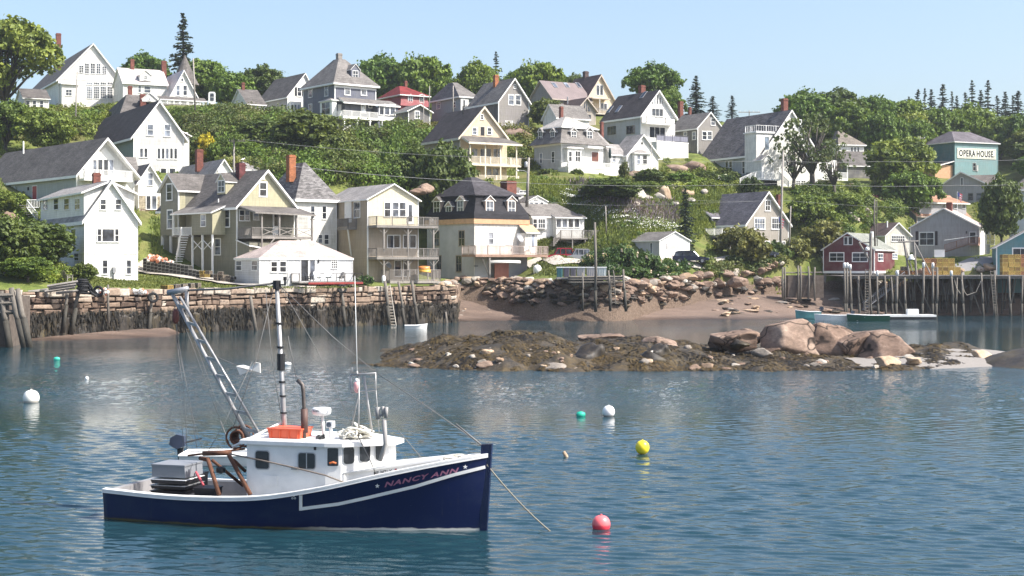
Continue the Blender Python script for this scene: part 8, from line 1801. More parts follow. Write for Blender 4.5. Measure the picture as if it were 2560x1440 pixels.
# ---------------------------------------------------------------- small boats
def skiff(lab, u0, u1, vw, vs, hullm, inm, beam=1.5, rz=0, motor=None, name='skiff', trim=None, D=None, Lf=None, cat='boat', bowr=.25):
    D = D or FPX*HC/(vw-VH); L = Lf or abs(u1-u0)/FPX*D; s = 1 if u1 > u0 else -1; o = empty(name, (xat((u0+u1)/2,D) if not Lf else xat(u0,D)+s*L/2, D, 0), rz+(0 if s > 0 else math.pi), lab, cat); hh = (vw-vs)/FPX*D; n = 19; k = 7; V = []
    W_ = lambda t: beam/2*(1-max(0,(t-.45)/.55)**2.3)*(.9+.1*min(1,t*4))+.01
    for i in range(n):
        t = i/(n-1); zt = hh+bowr*max(0,t-.4)**1.5*1.6
        for j in range(k):
            f = j/(k-1); V.append((t*L-L/2+f*.12*t, W_(t)*(.72+.28*f**.7)*(1 if f>0 else .35), -.15+(zt+.15)*f))
    V2 = [(x,-y,z) for x,y,z in V]; idx = np.arange(n*k).reshape(n,k); q = lambda I, r: (np.stack([I[:-1,:-1],I[1:,:-1],I[1:,1:],I[:-1,1:]],-1).reshape(-1,4))[:, ::(-1 if r else 1)]
    F = list(q(idx,0))+list(q(idx+n*k,1))+[(idx[0,j],idx[0,j+1],idx[0,j+1]+n*k,idx[0,j]+n*k) for j in range(k-1)]+[(idx[i,0],idx[i+1,0],idx[i+1,0]+n*k,idx[i,0]+n*k) for i in range(n-1)]
    link('hull', np_mesh('hull', V+V2, np.array([list(map(int,f)) for f in F]), hullm, smooth=False), o)
    mb = MB()
    for sy in (1,-1): mb.tube([Vector((V[i*k+k-1][0], sy*V[i*k+k-1][1], V[i*k+k-1][2])) for i in range(n)], .045, 5)
    mb.tube([(-L/2,-W_(0),hh),(-L/2,W_(0),hh)], .045, 4); mb.build('gunwale', trim or CAPW, o)
    mb = MB(); mb.box(-L/2+.05,L*.3,-beam*.3,beam*.3,.04,.07); mb.build('floor', inm, o)
    for t in (.3,.6): w_ = W_(t)*.93; mb = MB(); mb.box(t*L-L/2-.12,t*L-L/2+.12,-w_,w_,hh*.6,hh*.6+.04); mb.build('thwart', inm, o)
    if motor:
        m_ = mb = MB(); sc = motor; x = -L/2-.12; c0 = hh+.25*sc; mb.prism([(x-.36*sc,c0+.05),(x-.32*sc,c0+.3*sc),(x-.1*sc,c0+.42*sc),(x+.16*sc,c0+.36*sc),(x+.2*sc,c0+.02),(x-.1*sc,c0-.1)], lambda p,e,z:(p,e,z), -.16*sc,.16*sc); mo = mb.build('outboard_motor', plain('motor_cowl',(.04,.05,.08),.25), o)
        mb = MB(); mb.prism([(x-.1*sc,c0-.1),(x+.12*sc,c0-.05),(x+.1*sc,-.5),(x-.02*sc,-.5)], lambda p,e,z:(p,e,z), -.06,.06); mb.tube([(x+.1,0,c0+.1),(x+.75*sc,.1,c0+.25)],.03,5); mb.build('motor_leg', DARKM, mo)
    return o
WHH = plain('white_hull_paint',(.76,.75,.72),.4,.12); skiff('white skiff with a dark outboard floating behind the blue fishing boat', 459,650,1160,1134, WHH, WHH, 1.7, motor=1.0, D=52.5, Lf=4.6)
skiff('small white dinghy tied to the granite wall', 1012,1066,822,813.5, WHH, GREYW, 1.3, rz=.1, bowr=.22, name='dinghy')
skiff('long green and white workboat beside the pier posts', 2221,2119,802,788, plain('dark_green_hull',(.015,.09,.05),.4), WHH, 1.8, bowr=.2, name='workboat')
skiff('pale grey skiff left of the green workboat', 2128,2038,801,788, WHH, GREYW, 1.6, motor=.9, bowr=.2); skiff('teal skiff with raised outboard on the beach edge left of the grey skiff', 2050,1990,797,779, plain('teal_hull',(.14,.36,.34),.5), GREYW, 1.6, motor=1.0, bowr=.3)
D = FPX*HC/(799-VH); o = empty('swimming_float', (xat(2280,D),D,0), 0, 'white edged mooring raft with a box beside the pier posts', 'raft'); L = 120/FPX*D; mb = MB(); mb.box(-L/2,L/2,0,2.4,-.2,.35); mb.build('hull', DARKM, o); mb = MB(); mb.box(-L/2-.05,L/2+.05,-.06,2.46,.351,.62); mb.build('deck', WHH, o); mb = MB(); mb.box(-.4,1.05,.6,1.5,.621,1.35); mb.build('locker', CAPW, o)
# white railed stair on the bank and the gull on the dark chimney
r_ = empty('garden_stair', W3(90,560,186), 0, 'grey steps with a white railing on the bank beside the waterfront house', 'stairs')
for i in range(9):
    p = W3(62+i*4.4,513+i*5.6,186.5)-r_.location; mb = MB(); mb.box(p.x-.55,p.x+.55,0,1.2,p.z-.08,p.z); mb.build('tread', GREYW, r_)
mb = MB(); A, Bq, Cq = [W3(*q)-r_.location for q in ((98,500,186),(67,500,186),(94,533,186))]
for P, Q in ((A,Bq),(Bq,Cq)):
    for dz in (0,-.95): mb.tube([P+Vector((0,0,dz)),Q+Vector((0,0,dz))],.05,4)
    for i in range(9): q = P.lerp(Q,i/8); mb.tube([q,q-Vector((0,0,.95))],.03,4)
mb.build('railing', TRIM, r_)
o = empty('gull', W3(607,402,203), .6, 'white gull standing by the dark red chimney of the sage green house', 'gull'); mb = MB(); mb.tube([(-.34,0,.14),(-.2,0,.17),(-.02,0,.2),(.12,0,.24),(.2,0,.34),(.27,0,.37),(.36,0,.35)],[.02,.06,.11,.09,.05,.055,.012],8); mb.build('body', CAPW, o, True)
for y in (-.04,.04): mb = MB(); mb.tube([(0,y,.12),(0,y,-.05)],.012,4); mb.build('leg', plain('gull_leg',(.4,.25,.2)), o)
# ---------------------------------------------------------------- the blue fishing boat
BL = plain('navy_hull_paint', (.004,.008,.05), .16, .25, 1.0, spec=.7); BW = plain('boat_white_paint', (.74,.73,.71), .35, .12, 2.0); BG = plain('boat_grey_deck', (.26,.25,.25), .7, .2, 2); ALU = plain('aluminium_tube', (.40,.39,.38), .45, .3, 3, metal=.4)
B = House('fishing_boat','navy blue hulled fishing boat with white cabin, mast and boom, moored in the foreground',325,42.24,-16.7,1278.2,W=10.6,L=1,cat='boat'); BO = B.o
SS = [0,2,3.5,5,6.5,8,9.3,10.2,10.62]; SH = [.80,.74,.76,.86,1.12,1.47,1.76,1.93,2.0]; DKW = [1.42,1.6,1.66,1.66,1.52,1.22,.78,.33,.05]; WLW = [1.34,1.5,1.52,1.40,1.12,.74,.38,.12,.03]
def cub(x, X, Y):   # smooth interpolation
    n = len(X); x = min(max(x, X[0]), X[-1]); i = max(0, min(n-2, int(np.searchsorted(X, x)-1))); h_ = X[i+1]-X[i]; t = (x-X[i])/h_
    m = lambda k: (Y[min(k+1,n-1)]-Y[max(k-1,0)])/(X[min(k+1,n-1)]-X[max(k-1,0)]); t2, t3 = t*t, t**3
    return (2*t3-3*t2+1)*Y[i]+(t3-2*t2+t)*h_*m(i)+(-2*t3+3*t2)*Y[i+1]+(t3-t2)*h_*m(i+1)
sheer = lambda s: cub(s, SS, SH); dw = lambda s: cub(s, SS, DKW); ww = lambda s: cub(s, SS, WLW)
def hw(s, z):
    f = z/max(.1, sheer(s)); return ww(s)+(dw(s)-ww(s))*max(0, f)**1.25 if f >= 0 else ww(s)*(1+.5*f)
def stem(z): return .06*z
def hullpt(s, z, o=0): k = max(0, (s-8)/2.6); return Vector((s+stem(z)*k, -hw(s, z)-o, z))
def hullpix(u, v):
    b = -1.4
    for _ in range(14): s, z = B.onb(u, v, b); s_ = min(max(s, 0), 10.6); b = -hw(s_, z)
    return s_, z
n, k = 70, 16; V = []
for sd in (1, -1):
    for i in range(n):
        s = 10.62*i/(n-1)
        for j in range(k): z = -.4+(sheer(s)+.4)*j/(k-1); p = hullpt(s, z); V.append((p.x, p.y*sd, p.z))
idx = np.arange(n*k).reshape(n,k); Fq = np.concatenate([np.stack([idx[:-1,:-1],idx[1:,:-1],idx[1:,1:],idx[:-1,1:]],-1).reshape(-1,4), (np.stack([idx[:-1,:-1],idx[1:,:-1],idx[1:,1:],idx[:-1,1:]],-1).reshape(-1,4)+n*k)[:, ::-1]])
tr = np.array([(idx[0,j],idx[0,j+1],idx[0,j+1]+n*k,idx[0,j]+n*k) for j in range(k-1)])
def hullmat():
    t = NT('hull_paint_weathered'); v = t.coord(); s = t.sep(v); nz = t.noise(t.coord((.5,1,1.2)), .9, 5, .65); n2 = t.noise(t.coord((1,1,4)), 3, 4)
    c = t.mix(t.ramp(nz, [(.5,(0,0,0)),(.75,(.45,.45,.45))]), (.004,.009,.052), (.035,.045,.075)); zz = t.math('ADD', s[2], t.math('MULTIPLY', n2, .09))
    bt = t.mix(t.ramp(t.math('MULTIPLY', s[0], .1), [(.55,(0,0,0)),(.72,(1,1,1))]), (.10,.085,.035), (.55,.53,.48)); line = t.ramp(zz, [(.085,(1,1,1)),(.115,(0,0,0))]); c = t.mix(line, c, bt)
    sc = t.noise(t.coord((.4,1,6)), 8, 3, .8); c = t.mix(t.ramp(sc, [(.70,(0,0,0)),(.74,(.35,)*3)]), c, (.25,.27,.33))
    st = t.noise(t.coord((5,1,.35)), 2.2, 4, .7); c = t.mix(t.ramp(st, [(.60,(0,0,0)),(.78,(.5,)*3)]), c, (.06,.055,.06))
    t.l(c, t.b.inputs['Base Color']); t.b.inputs['Roughness'].default_value = .28; t.b.inputs['Specular IOR Level'].default_value = .5; t.bump(nz, .004); return t.m
link('hull', np_mesh('hull', V, np.concatenate([Fq, tr]), hullmat(), smooth=True), BO)
def sweep(name, ss, prof, m, parent=BO, both=True):   # prof(s)->list of (y,z) closed, y positive = outward from centre
    for sd in ((1,-1) if both else (-1,)):
        mb = MB(); k = len(prof(ss[0])); mb.v = [(s+stem(sheer(s))*max(0,(s-8)/2.6), sd*y, z) for s in ss for y, z in prof(s)]
        for i in range(len(ss)-1):
            for j in range(k): a = i*k+j; b = i*k+(j+1) % k; mb.f.append((a, b, b+k, a+k)); mb.m.append(0)
        mb.f.append(tuple(range(k))); mb.m.append(0); e = (len(ss)-1)*k; mb.f.append(tuple(range(e, e+k))); mb.m.append(0); mb.build(name, m, parent)
ss = [10.62*i/60 for i in range(61)]
sweep('rail_cap', ss, lambda s: [(max(.0,dw(s)-.17),sheer(s)+.002),(dw(s)+.035,sheer(s)+.002),(dw(s)+.04,sheer(s)+.05),(max(.0,dw(s)-.17),sheer(s)+.06)], BW)
sweep('sheer_band', ss, lambda s: [(dw(s)+.004,sheer(s)-.055),(dw(s)+.03,sheer(s)-.055),(dw(s)+.03,sheer(s)-.001),(dw(s)+.004,sheer(s)-.001)], BW)
s5 = [4.6*i/20 for i in range(21)]; sweep('bulwark', s5, lambda s: [(hw(s,.3)-.1,.30),(hw(s,.3)-.05,.30),(dw(s)-.12,sheer(s)),(dw(s)-.17,sheer(s))], BG)
mb = MB(); P = [(s, hw(s,.25)-.06) for s in [4.7*i/12 for i in range(13)]]
for (a,wa),(b,wb) in zip(P[:-1],P[1:]): mb.hexa([(a,-wa,.25),(b,-wb,.25),(b,wb,.25),(a,wa,.25),(a,-wa,.3),(b,-wb,.3),(b,wb,.3),(a,wa,.3)])
mb.build('cockpit_floor', BG, BO); mb = MB(); mb.hexa([(0,-1.3,.3),(.18,-1.3,.3),(.18,1.3,.3),(0,1.3,.3),(0,-1.36,.80),(.18,-1.36,.80),(.18,1.36,.80),(0,1.36,.80)]); mb.build('transom', BG, BO)
mb = MB(); P = [(s, max(.01,hw(s,sheer(s)-.15)-.03)) for s in [4.3+6.25*i/20 for i in range(21)]]
for (a,wa),(b,wb) in zip(P[:-1],P[1:]): za, zb = sheer(a)-.06, sheer(b)-.06; mb.hexa([(a,-wa,za-.08),(b,-wb,zb-.08),(b,wb,zb-.08),(a,wa,za-.08),(a,-wa,za),(b,-wb,zb),(b,wb,zb),(a,wa,za)])
mb.build('deck', BW, BO)
# stem post
mb = MB(); mb.hexa([(10.5,-.07,-.3),(10.68,-.05,-.3),(10.68,.05,-.3),(10.5,.07,-.3),(10.55,-.08,2.28),(10.84,-.06,2.3),(10.84,.06,2.3),(10.55,.08,2.28)]); mb.build('stem_post', BL, BO)
# white rub strip
def strippts(px, wpx, name, m, o_=.03):
    P = []
    Q = []
    for a, b in zip(px[:-1], px[1:]):
        for i in range(6): Q.append((a[0]+(b[0]-a[0])*i/6, a[1]+(b[1]-a[1])*i/6))
    Q.append(px[-1]); mb = MB(); prev = None
    for i, (u, v) in enumerate(Q):
        d = np.array([Q[min(i+1,len(Q)-1)][0]-Q[max(i-1,0)][0], Q[min(i+1,len(Q)-1)][1]-Q[max(i-1,0)][1]], float); d /= np.linalg.norm(d); nn = np.array([-d[1], d[0]])*wpx/2
        a = hullpix(u-nn[0], v-nn[1]); b = hullpix(u+nn[0], v+nn[1]); cur = [hullpt(*a, .004), hullpt(*b, .004), hullpt(*b, o_), hullpt(*a, o_)]
        if prev: mb.hexa([prev[0],prev[1],cur[1],cur[0],prev[3],prev[2],cur[2],cur[3]])
        prev = cur
    return mb.build(name, m, BO)
strippts([(753,1272),(846,1260),(920,1244),(1036,1216),(1128,1187),(1204,1167)], 8, 'rub_strip', BW); strippts([(752.5,1238),(752.5,1276)], 7, 'rub_strip', BW)
# name, stars, registration
def hull_text(txt, p0, p1, h0, h1, m, name='lettering', bold=.012, dx=.0):
    me = text_mesh(txt, bold, 1.15, .9, 0); X = [v.co.x for v in me.vertices]; Y = [v.co.y for v in me.vertices]; x0, x1, y0, y1 = min(X), max(X), min(Y), max(Y)
    for v in me.vertices:
        a = (v.co.x-x0)/(x1-x0); b = (v.co.y-y0)/(y1-y0); u = p0[0]+(p1[0]-p0[0])*a+b*dx; vv = p0[1]+(p1[1]-p0[1])*a-(h0+(h1-h0)*a)*b; s, z = hullpix(u, vv); v.co = hullpt(s, z, .012)
    me.materials.append(m); return link(name, me, BO)
MAU = plain('mauve_lettering', (.32,.13,.20), .5, .15)
hull_text('NANCY ANN', (961,1218.5), (1136,1181), 14, 13, MAU, bold=.03, dx=5); hull_text('o', (729,1248), (734,1248), 5, 5, BW, 'mark'); hull_text('o', (735.5,1248), (740.5,1248), 5, 5, BW, 'mark'); hull_text('o', (732.5,1242), (737.5,1242), 5, 5, BW, 'mark')
for cu_, cv_ in ((943.6,1215),(1156,1167)):
    mb = MB(); P = []
    for i in range(10): a = R(90+36*i); rr = 6.2 if i % 2 == 0 else 2.6; P.append(hullpt(*hullpix(cu_+math.cos(a)*rr, cv_-math.sin(a)*rr), .014))
    c = hullpt(*hullpix(cu_, cv_), .016)
    for i in range(10): mb.face([c, P[i], P[(i+1) % 10]])
    mb.build('star', BW, BO, fix=False)
# cabin
cb = -1.2; s0, _ = B.onb(617,1150,cb); s1, zr = B.onb(813,1117,cb); sB, _ = B.onb(852,1140,-1.12); sC, _ = B.onb(973,1120,-.25); sC = min(sC, 9.0)
plan = [(s0,cb),(s1,cb),(sB,-1.12),(sC,-.25),(sC,.25),(sB,1.12),(s1,-cb),(s0,-cb)]; z0c = .82
mb = MB(); mb.prism([(x,y) for x,y in plan], lambda p,e,y: (p,y,e), z0c, zr); mb.box(s0+.01, s1, -.95, .95, .29, z0c-.001); mb.build('cabin', BW, BO)
mb = MB(); pr_ = [(s0-.18,cb-.08),(s1+.02,cb-.1),(sB+.08,-1.22),(sC+.22,-.3),(sC+.22,.3),(sB+.08,1.22),(s1+.02,-cb+.1),(s0-.18,-cb+.08)]; mb.prism(pr_, lambda p,e,y:(p,y,e), zr+.002, zr+.10); mb.build('cabin_roof', BW, BO)
mb = MB(); mb.prism([(x*1.0,y*.95) for x,y in pr_], lambda p,e,y:(p,y,e), zr+.101, zr+.12); mb.build('roof_deck', BW, BO)
class Facet:
    def __init__(s, A, Bp): s.A = Vector((*A,0)); d = Vector((*Bp,0))-s.A; s.d = d.normalized(); s.n = Vector((s.d.y,-s.d.x,0)); s.L = d.length
    def mp(s): return lambda p, n, z: tuple(s.A+s.d*p+s.n*n+Vector((0,0,z)))
    def px(s, u, v): c, r = B.ray(u, v); t = (s.A-c).dot(s.n)/r.dot(s.n); q = c+r*t; return (q-s.A).dot(s.d), q.z
BGL = plain('boat_window_glass', (.03,.033,.038), .05, .5, 2, spec=.6); SEAL = plain('aluminium_window_frame', (.45,.45,.46), .4, .1, metal=.3)
def bwin(fc, rect, rad=.07, fr=.03, cols=1, frm=None):
    u0,v0,u1,v1 = rect; p0,z1 = fc.px(u0,v0); p1,z0 = fc.px(u1,v1); f = fc.mp(); cx, cz, w_, h_ = (p0+p1)/2, (z0+z1)/2, abs(p1-p0), z1-z0
    def rr(w_, h_, r, n0, n1, mm, nm, par):
        mb = MB(); P = []
        for qx,qz,a0 in ((1,1,0),(-1,1,90),(-1,-1,180),(1,-1,270)):
            for i in range(5): a = R(a0+22.5*i); P.append((cx+qx*(w_/2-r)+math.cos(a)*r, cz+qz*(h_/2-r)+math.sin(a)*r))
        mb.prism(P, lambda p,e,z: f(p,e,z), n0, n1); return mb.build(nm, mm, par)
    fo = rr(w_+fr*2, h_+fr*2, rad+fr, .001, .02, frm or SEAL, 'window', BO); rr(w_, h_, rad, .021, .026, BGL, 'pane', fo)
    if cols == 2: mb = MB(); B.fbox(mb, f, cx-.012, cx+.012, .0265, .035, z0, z1); mb.build('mullion', SEAL, fo)
FS = Facet((s0,cb),(s1,cb)); FA = Facet((s1,cb),(sB,-1.12)); FF = Facet((sB,-1.12),(sC,-.25))
bwin(FS,(640,1127,673,1172)); bwin(FS,(747,1132,788,1172),cols=2); bwin(FA,(819,1120,846,1165),rad=.03,frm=BW)
for q in ((858,1117,885,1159),(898.5,1112,925,1153.5),(938,1107,957,1150)): bwin(FF,q,rad=.09,fr=.015,frm=BW)
mb = MB(); p0,z1=FS.px(657,1188); p1,z0=FS.px(695,1216); B.fbox(mb,FS.mp(),p0,p1,.001,.02,z0,z1); mb.build('hatch', BW, BO)
mb = MB(); a_=FS.px(739,1170); B.fbox(mb,FS.mp(),a_[0]-.08,a_[0]+.08,.001,.12,a_[1]-.03,a_[1]+.03); mb.build('bracket', ALU, BO)
mb = MB(); a_=FS.px(788,1121); B.fbox(mb,FS.mp(),a_[0]-.03,a_[0]+.03,.001,.03,a_[1]-.04,a_[1]+.04); mb.build('vent', DARKM, BO)
mb = MB(); c_=FA.px(833,1158); f=FA.mp(); mb.tube([f(c_[0]-.09,.03,c_[1]),f(c_[0],.04,c_[1]+.03),f(c_[0]+.09,.03,c_[1])],.03,5); mb.build('life_ring_glimpse', plain('orange_cloth',(.6,.15,.04)), BO)
# trunk cabin forward
sT,zT = B.onb(1100,1150,-.35); zt0 = B.onb(850,1187,-1.0)[1]; P = [(sB-.1,-1.05),(sT,-.38),(sT,.38),(sB-.1,1.05)]; mb = MB()
lo = [(x,y,sheer(x)-.1) for x,y in P]; hi = [(P[0][0],P[0][1],zt0),(sT,P[1][1],zT+.0),(sT,P[2][1],zT),(P[3][0],P[3][1],zt0)]; mb.hexa([lo[0],lo[1],lo[2],lo[3],hi[0],hi[1],hi[2],hi[3]]); mb.build('trunk_cabin', BW, BO)
mb = MB(); e=.05; hi2 = [(x-(.0 if i in (0,3) else -e),y+(-e if y<0 else e),z) for i,(x,y,z) in enumerate(hi)]; mb.hexa([(x,y,z+.002) for x,y,z in hi2]+[(x,y,z+.05) for x,y,z in hi2]); mb.build('trunk_top', BW, BO)
FT = Facet(P[0],P[1])
def facet_text(txt, fc, p0, p1, hpx, m, name='registration', bold=.01):
    me = text_mesh(txt, bold, 1.05, .8, 0); X=[v.co.x for v in me.vertices]; Y=[v.co.y for v in me.vertices]; x0,x1,y0,y1=min(X),max(X),min(Y),max(Y); f = fc.mp()
    for v in me.vertices: a=(v.co.x-x0)/(x1-x0); b=(v.co.y-y0)/(y1-y0); q=fc.px(p0[0]+(p1[0]-p0[0])*a, p0[1]+(p1[1]-p0[1])*a-hpx*b); v.co=f(q[0],.012,q[1])
    me.materials.append(m); return link(name, me, BO)
facet_text('ME 3471 X', FT, (935,1188), (980,1182), 9, DARKM); facet_text('■' if False else 'I', FT, (987,1181), (992,1180), 9, plain('decal_red',(.4,.05,.06)), 'decal')
# tubes: helper through pixels on a longitudinal plane
def bt(name, pts, b, r, m=ALU, seg=6, parent=BO, label=None):
    mb = MB(); P = []
    for i, (u, v) in enumerate(pts): bb = b[i] if isinstance(b, (list,tuple)) else b; s, z = B.onb(u, v, bb); P.append((s, bb, z))
    mb.tube(P, r, seg); o = mb.build(name, m, parent, True)
    if label: o['label'] = label
    return o, P
mast, MP = bt('mast', [(713,1100),(710,1040),(692,712)], 0, [.072,.066,.06], ALU, 10)
for v, hgt in ((712,22),(868,5),(905,42),(808,4),(1032,4),(955,5),(990,4)):
    t = (1100-v)/(1100-712); q = Vector(MP[0]).lerp(Vector(MP[2]), t); mb = MB(); r = .095 if hgt < 20 else .11; mb.lathe([(r,-hgt*.0055),(r,hgt*.0055)],(q.x,0,q.z),10); mb.build('mast_band' if hgt < 20 else 'mast_fitting', DARKM, mast)
mb = MB(); q = MP[2]; mb.lathe([(.03,.0),(.03,.12),(.05,.13),(.05,.22)],(q[0]+.25,0,q[2]),8); mb.box(q[0],q[0]+.27,-.02,.02,q[2]-.02,q[2]+.02); mb.build('masthead_light', DARKM, mast)
boom, BP_ = bt('boom', [(628,1104),(430,734)], [0,.6], [.062,.052], ALU, 8); b2, BP2 = bt('boom_rail', [(664,1110),(450,742)], [-.15,.45], .035, ALU, 6, boom)
for i in range(8):
    t = .08+i*.12; a = Vector(BP_[0]).lerp(Vector(BP_[1]), t); c = Vector(BP2[0]).lerp(Vector(BP2[1]), t); mb = MB(); d = (Vector(BP_[1])-Vector(BP_[0])).normalized()*.055; y_ = Vector((0,.03,0)); mb.hexa([a-d-y_,c-d-y_,c-d+y_,a-d+y_,a+d-y_,c+d-y_,c+d+y_,a+d+y_]); mb.build('boom_rung', ALU, boom)
bt('second_boom', [(466,725),(469,792)], .6, .06, ALU, 7, boom); bt('boom_brace', [(437,745),(475,815)], .55, .05, ALU, 6, boom)
mb = MB(); s_,z_ = B.onb(439,792,.6); mb.lathe([(.04,.22),(.09,.14),(.10,-.1),(.04,-.2)],(s_,.6,z_),10); mb.build('hanging_block', plain('red_block',(.14,.045,.035),.6,.3), boom, True)
bt('head_fitting', [(420,732),(470,722)], .6, .09, GALV, 6, boom)
CH = plain('rigging_wire',(.15,.145,.14),.5,.2); RG = plain('tan_rope',(.26,.23,.18),.9,.2)
for pts,b,r in (([(462,726),(570,722),(686,708)],[.6,.3,0],.035),([(435,750),(480,860),(551,1052)],[.6,.5,.3],.011),([(551,1052),(576,1118)],[.3,.2],.02),([(468,800),(540,1000),(620,1110)],[.6,.4,.2],.009),
 ([(686,712),(640,900),(582,1072)],[0,-.4,-.9],.012),([(664,725),(680,900),(706,1060)],[.3,.2,0],.011),([(700,712),(790,870),(880,1062)],[0,.1,.2],.010),([(700,714),(830,840),(938,930)],[0,.3,.5],.012),
 ([(720,840),(741,948)],[0,0],.012),([(630,905),(560,1060),(520,1130)],[-.2,-.6,-1.0],.010),([(938,930),(1080,1025),(1212,1118)],[.5,.3,0],.013),([(1140,1060),(1212,1120)],[.1,0],.03),
 ([(440,840),(462,1000),(468,1130)],[.6,.4,.2],.010),([(442,850),(474,1000),(492,1120)],[.6,.4,.2],.010),([(446,870),(452,1000),(458,1120)],[.6,.4,.2],.008),([(445,850),(484,1050),(505,1120)],[.6,.4,.2],.008),([(437,765),(446,870)],[.6,.6],.02),
 ([(530,888),(595,915)],[.3,0],.014),([(895,1090),(925,1150),(942,1190)],[-.9,-.9,-.95],.018),([(995,1075),(1052,1143)],[.6,.6],.014)):
    bt('stay', pts, b, r*.85, CH, 4)
bt('cargo_chain', [(575,1135),(660,1152),(740,1170),(813,1188),(860,1206)], [-1.25,-1.3,-1.32,-1.34,-1.3], .022, plain('rusty_chain',(.22,.18,.15),.7,.4), 5)
bt('stay_pole', [(580,1118),(703,1057)], [-.6,0], .04, BW)
# cloth on the stay
mb = MB(); c0 = B.onb(592,915,-.1); px_ = [(592,915),(600,938),(622,928),(636,926),(652,932),(651,908),(640,905),(624,917),(606,912)]
Pp = [B.onb(u,v,-.1) for u,v in px_]; mb.prism([(p[0],p[1]) for p in Pp], lambda p,e,z:(p,e+.05*math.sin(p*9),z), -.12,-.08); mb.build('signal_cloth', plain('white_cloth',(.75,.73,.68),.9,.1), BO)
# gallows
for pts,b,r in (([(519,1146),(548,1238)],[-1.1,-1.5],.06),([(572,1137),(626,1236)],[-1.1,-1.45],.06),([(530,1150),(608,1214)],[-.9,-.2],.045),([(584,1150),(613,1178)],[-.9,-.4],.045),([(508,1134),(577,1132)],[-1.05,-1.05],.07),([(500,1145),(520,1150)],[-.9,-1.0],.06),([(470,1139),(612,1122)],[-.5,-.5],.03)): bt('gallows_leg', pts, b, r, RUST, 7)
mb = MB(); s_,z_=B.onb(552,1175,-1.0); mb.lathe([(.02,.1),(.13,.06),(.13,-.06),(.02,-.1)],(s_,-1.0,z_),12); mb.build('pulley', DARKM, BO)
mb = MB(); s_,z_=B.onb(600,1092,.3)
for i in range(24):
    a=i*2*math.pi/24; mb.tube([(s_+.18*math.cos(a),.05,z_+.18*math.sin(a)),(s_+.18*math.cos(a),.55,z_+.18*math.sin(a))],.03,4)
for y in (.05,.55):
    for i in range(16): a=i*2*math.pi/16; a2=(i+1)*2*math.pi/16; mb.tube([(s_+.3*math.cos(a),y,z_+.3*math.sin(a)),(s_+.3*math.cos(a2),y,z_+.3*math.sin(a2))],.03,4)
mb.build('winch_drum', RUST, BO)
# exhaust, radar, light, antenna
st,_ = bt('exhaust_stack', [(761,1098),(760,1020),(758,975),(756,962),(744,950)], -.5, [.05,.05,.055,.055,.06], plain('dull_exhaust_pipe',(.13,.11,.10),.5,.4,4,metal=.5), 10); bt('muffler', [(761.5,1082),(760.5,1022)], -.5, .095, plain('brown_muffler',(.10,.055,.045),.6,.3), 12, st)
s_,z_=B.onb(804,1027,.1); mb = MB(); mb.lathe([(.16,-.12),(.25,-.085),(.265,-.02),(.265,.05),(.24,.085),(.05,.09)],(s_,.1,z_),20); rd = mb.build('radar', CAPW, BO, True); bt('radar_post', [(806,1040),(810,1098)], .1, .045, BW, 8, rd)
me = text_mesh('ELDEN', .01, 1, 1, 0); X=[v.co.x for v in me.vertices]
for v in me.vertices: a=(v.co.x-min(X))/(max(X)-min(X)); th_=R(-90-33+a*42); v.co=(s_+.268*math.cos(th_), .1+.268*math.sin(th_), z_-.01+v.co.y*.07)
me.materials.append(DARKM); link('lettering', me, rd)
s_,z_=B.onb(827,1061,-.3); mb = MB(); mb.box(s_-.09,s_+.09,-.42,-.22,z_-.08,z_+.09); mb.lathe([(.05,-.35),(.05,-.08)],(s_,-.3,z_),8); sl_=mb.build('search_light', CAPW, BO); mb=MB(); mb.lathe([(.07,0),(.07,.01)],(0,0,0),12); q=mb.build('lens', GLASS, sl_); q.location=(s_,-.43,z_); q.rotation_euler=(R(90),0,0)
for pts,b,r in (([(898,980),(880,1064)],[0,.3],.018),([(898,938),(896,1090)],[0,-.3],.022),([(910,940),(931,1086)],[0,0],.03),([(876,938),(939,933),(940,974),(878,982),(876,938)],0,.03),([(892,928),(894,940)],0,.03),([(938,950),(948,1080)],[.4,.4],.012),([(880,918),(881,935)],0,.018)): bt('antenna_frame', pts, b, r, ALU, 6)
bt('whip_antenna', [(893,938),(887,690)], 0, [.014,.008], CAPW, 5)
for pts,b,r in (([(950,1152),(964,1110),(960,1048)],-.95,.06),([(944,1018),(945,1048)],-.95,.065),([(957,1016),(958,1038)],-.95,.045),([(966,1018),(965,1045)],-.95,.05),([(944,1040),(965,1036)],-.95,.035)): bt('riser_pipe', pts, b, r, plain('grey_pipe',(.30,.29,.28),.5,.2), 9)
bt('handrail', [(836,1189),(1000,1157)], -1.08, .02, BW, 5)
# anchor line
Dm = FPX*HC/(1325-VH); A_ = Vector((xat(1407,Dm),Dm,-.3)); mb = MB(); s_ = hullpt(10.6,1.75); c_ = Vector((math.cos(R(-16.7)),math.sin(R(-16.7)))); Bp = Vector((B.P.x+s_.x*c_.x-s_.y*c_.y, B.P.y+s_.x*c_.y+s_.y*c_.x, s_.z)); Pl = [Bp.lerp(A_, i/8)+Vector((0,0,-.22*4*(i/8)*(1-i/8)*.6)) for i in range(9)]; mb.tube([p-Bp for p in Pl], .022, 6); o = mb.build('mooring_line', RG, None, True); o.location = Bp; tag(o, 'taut mooring line from the bow of the blue boat into the water', 'rope')
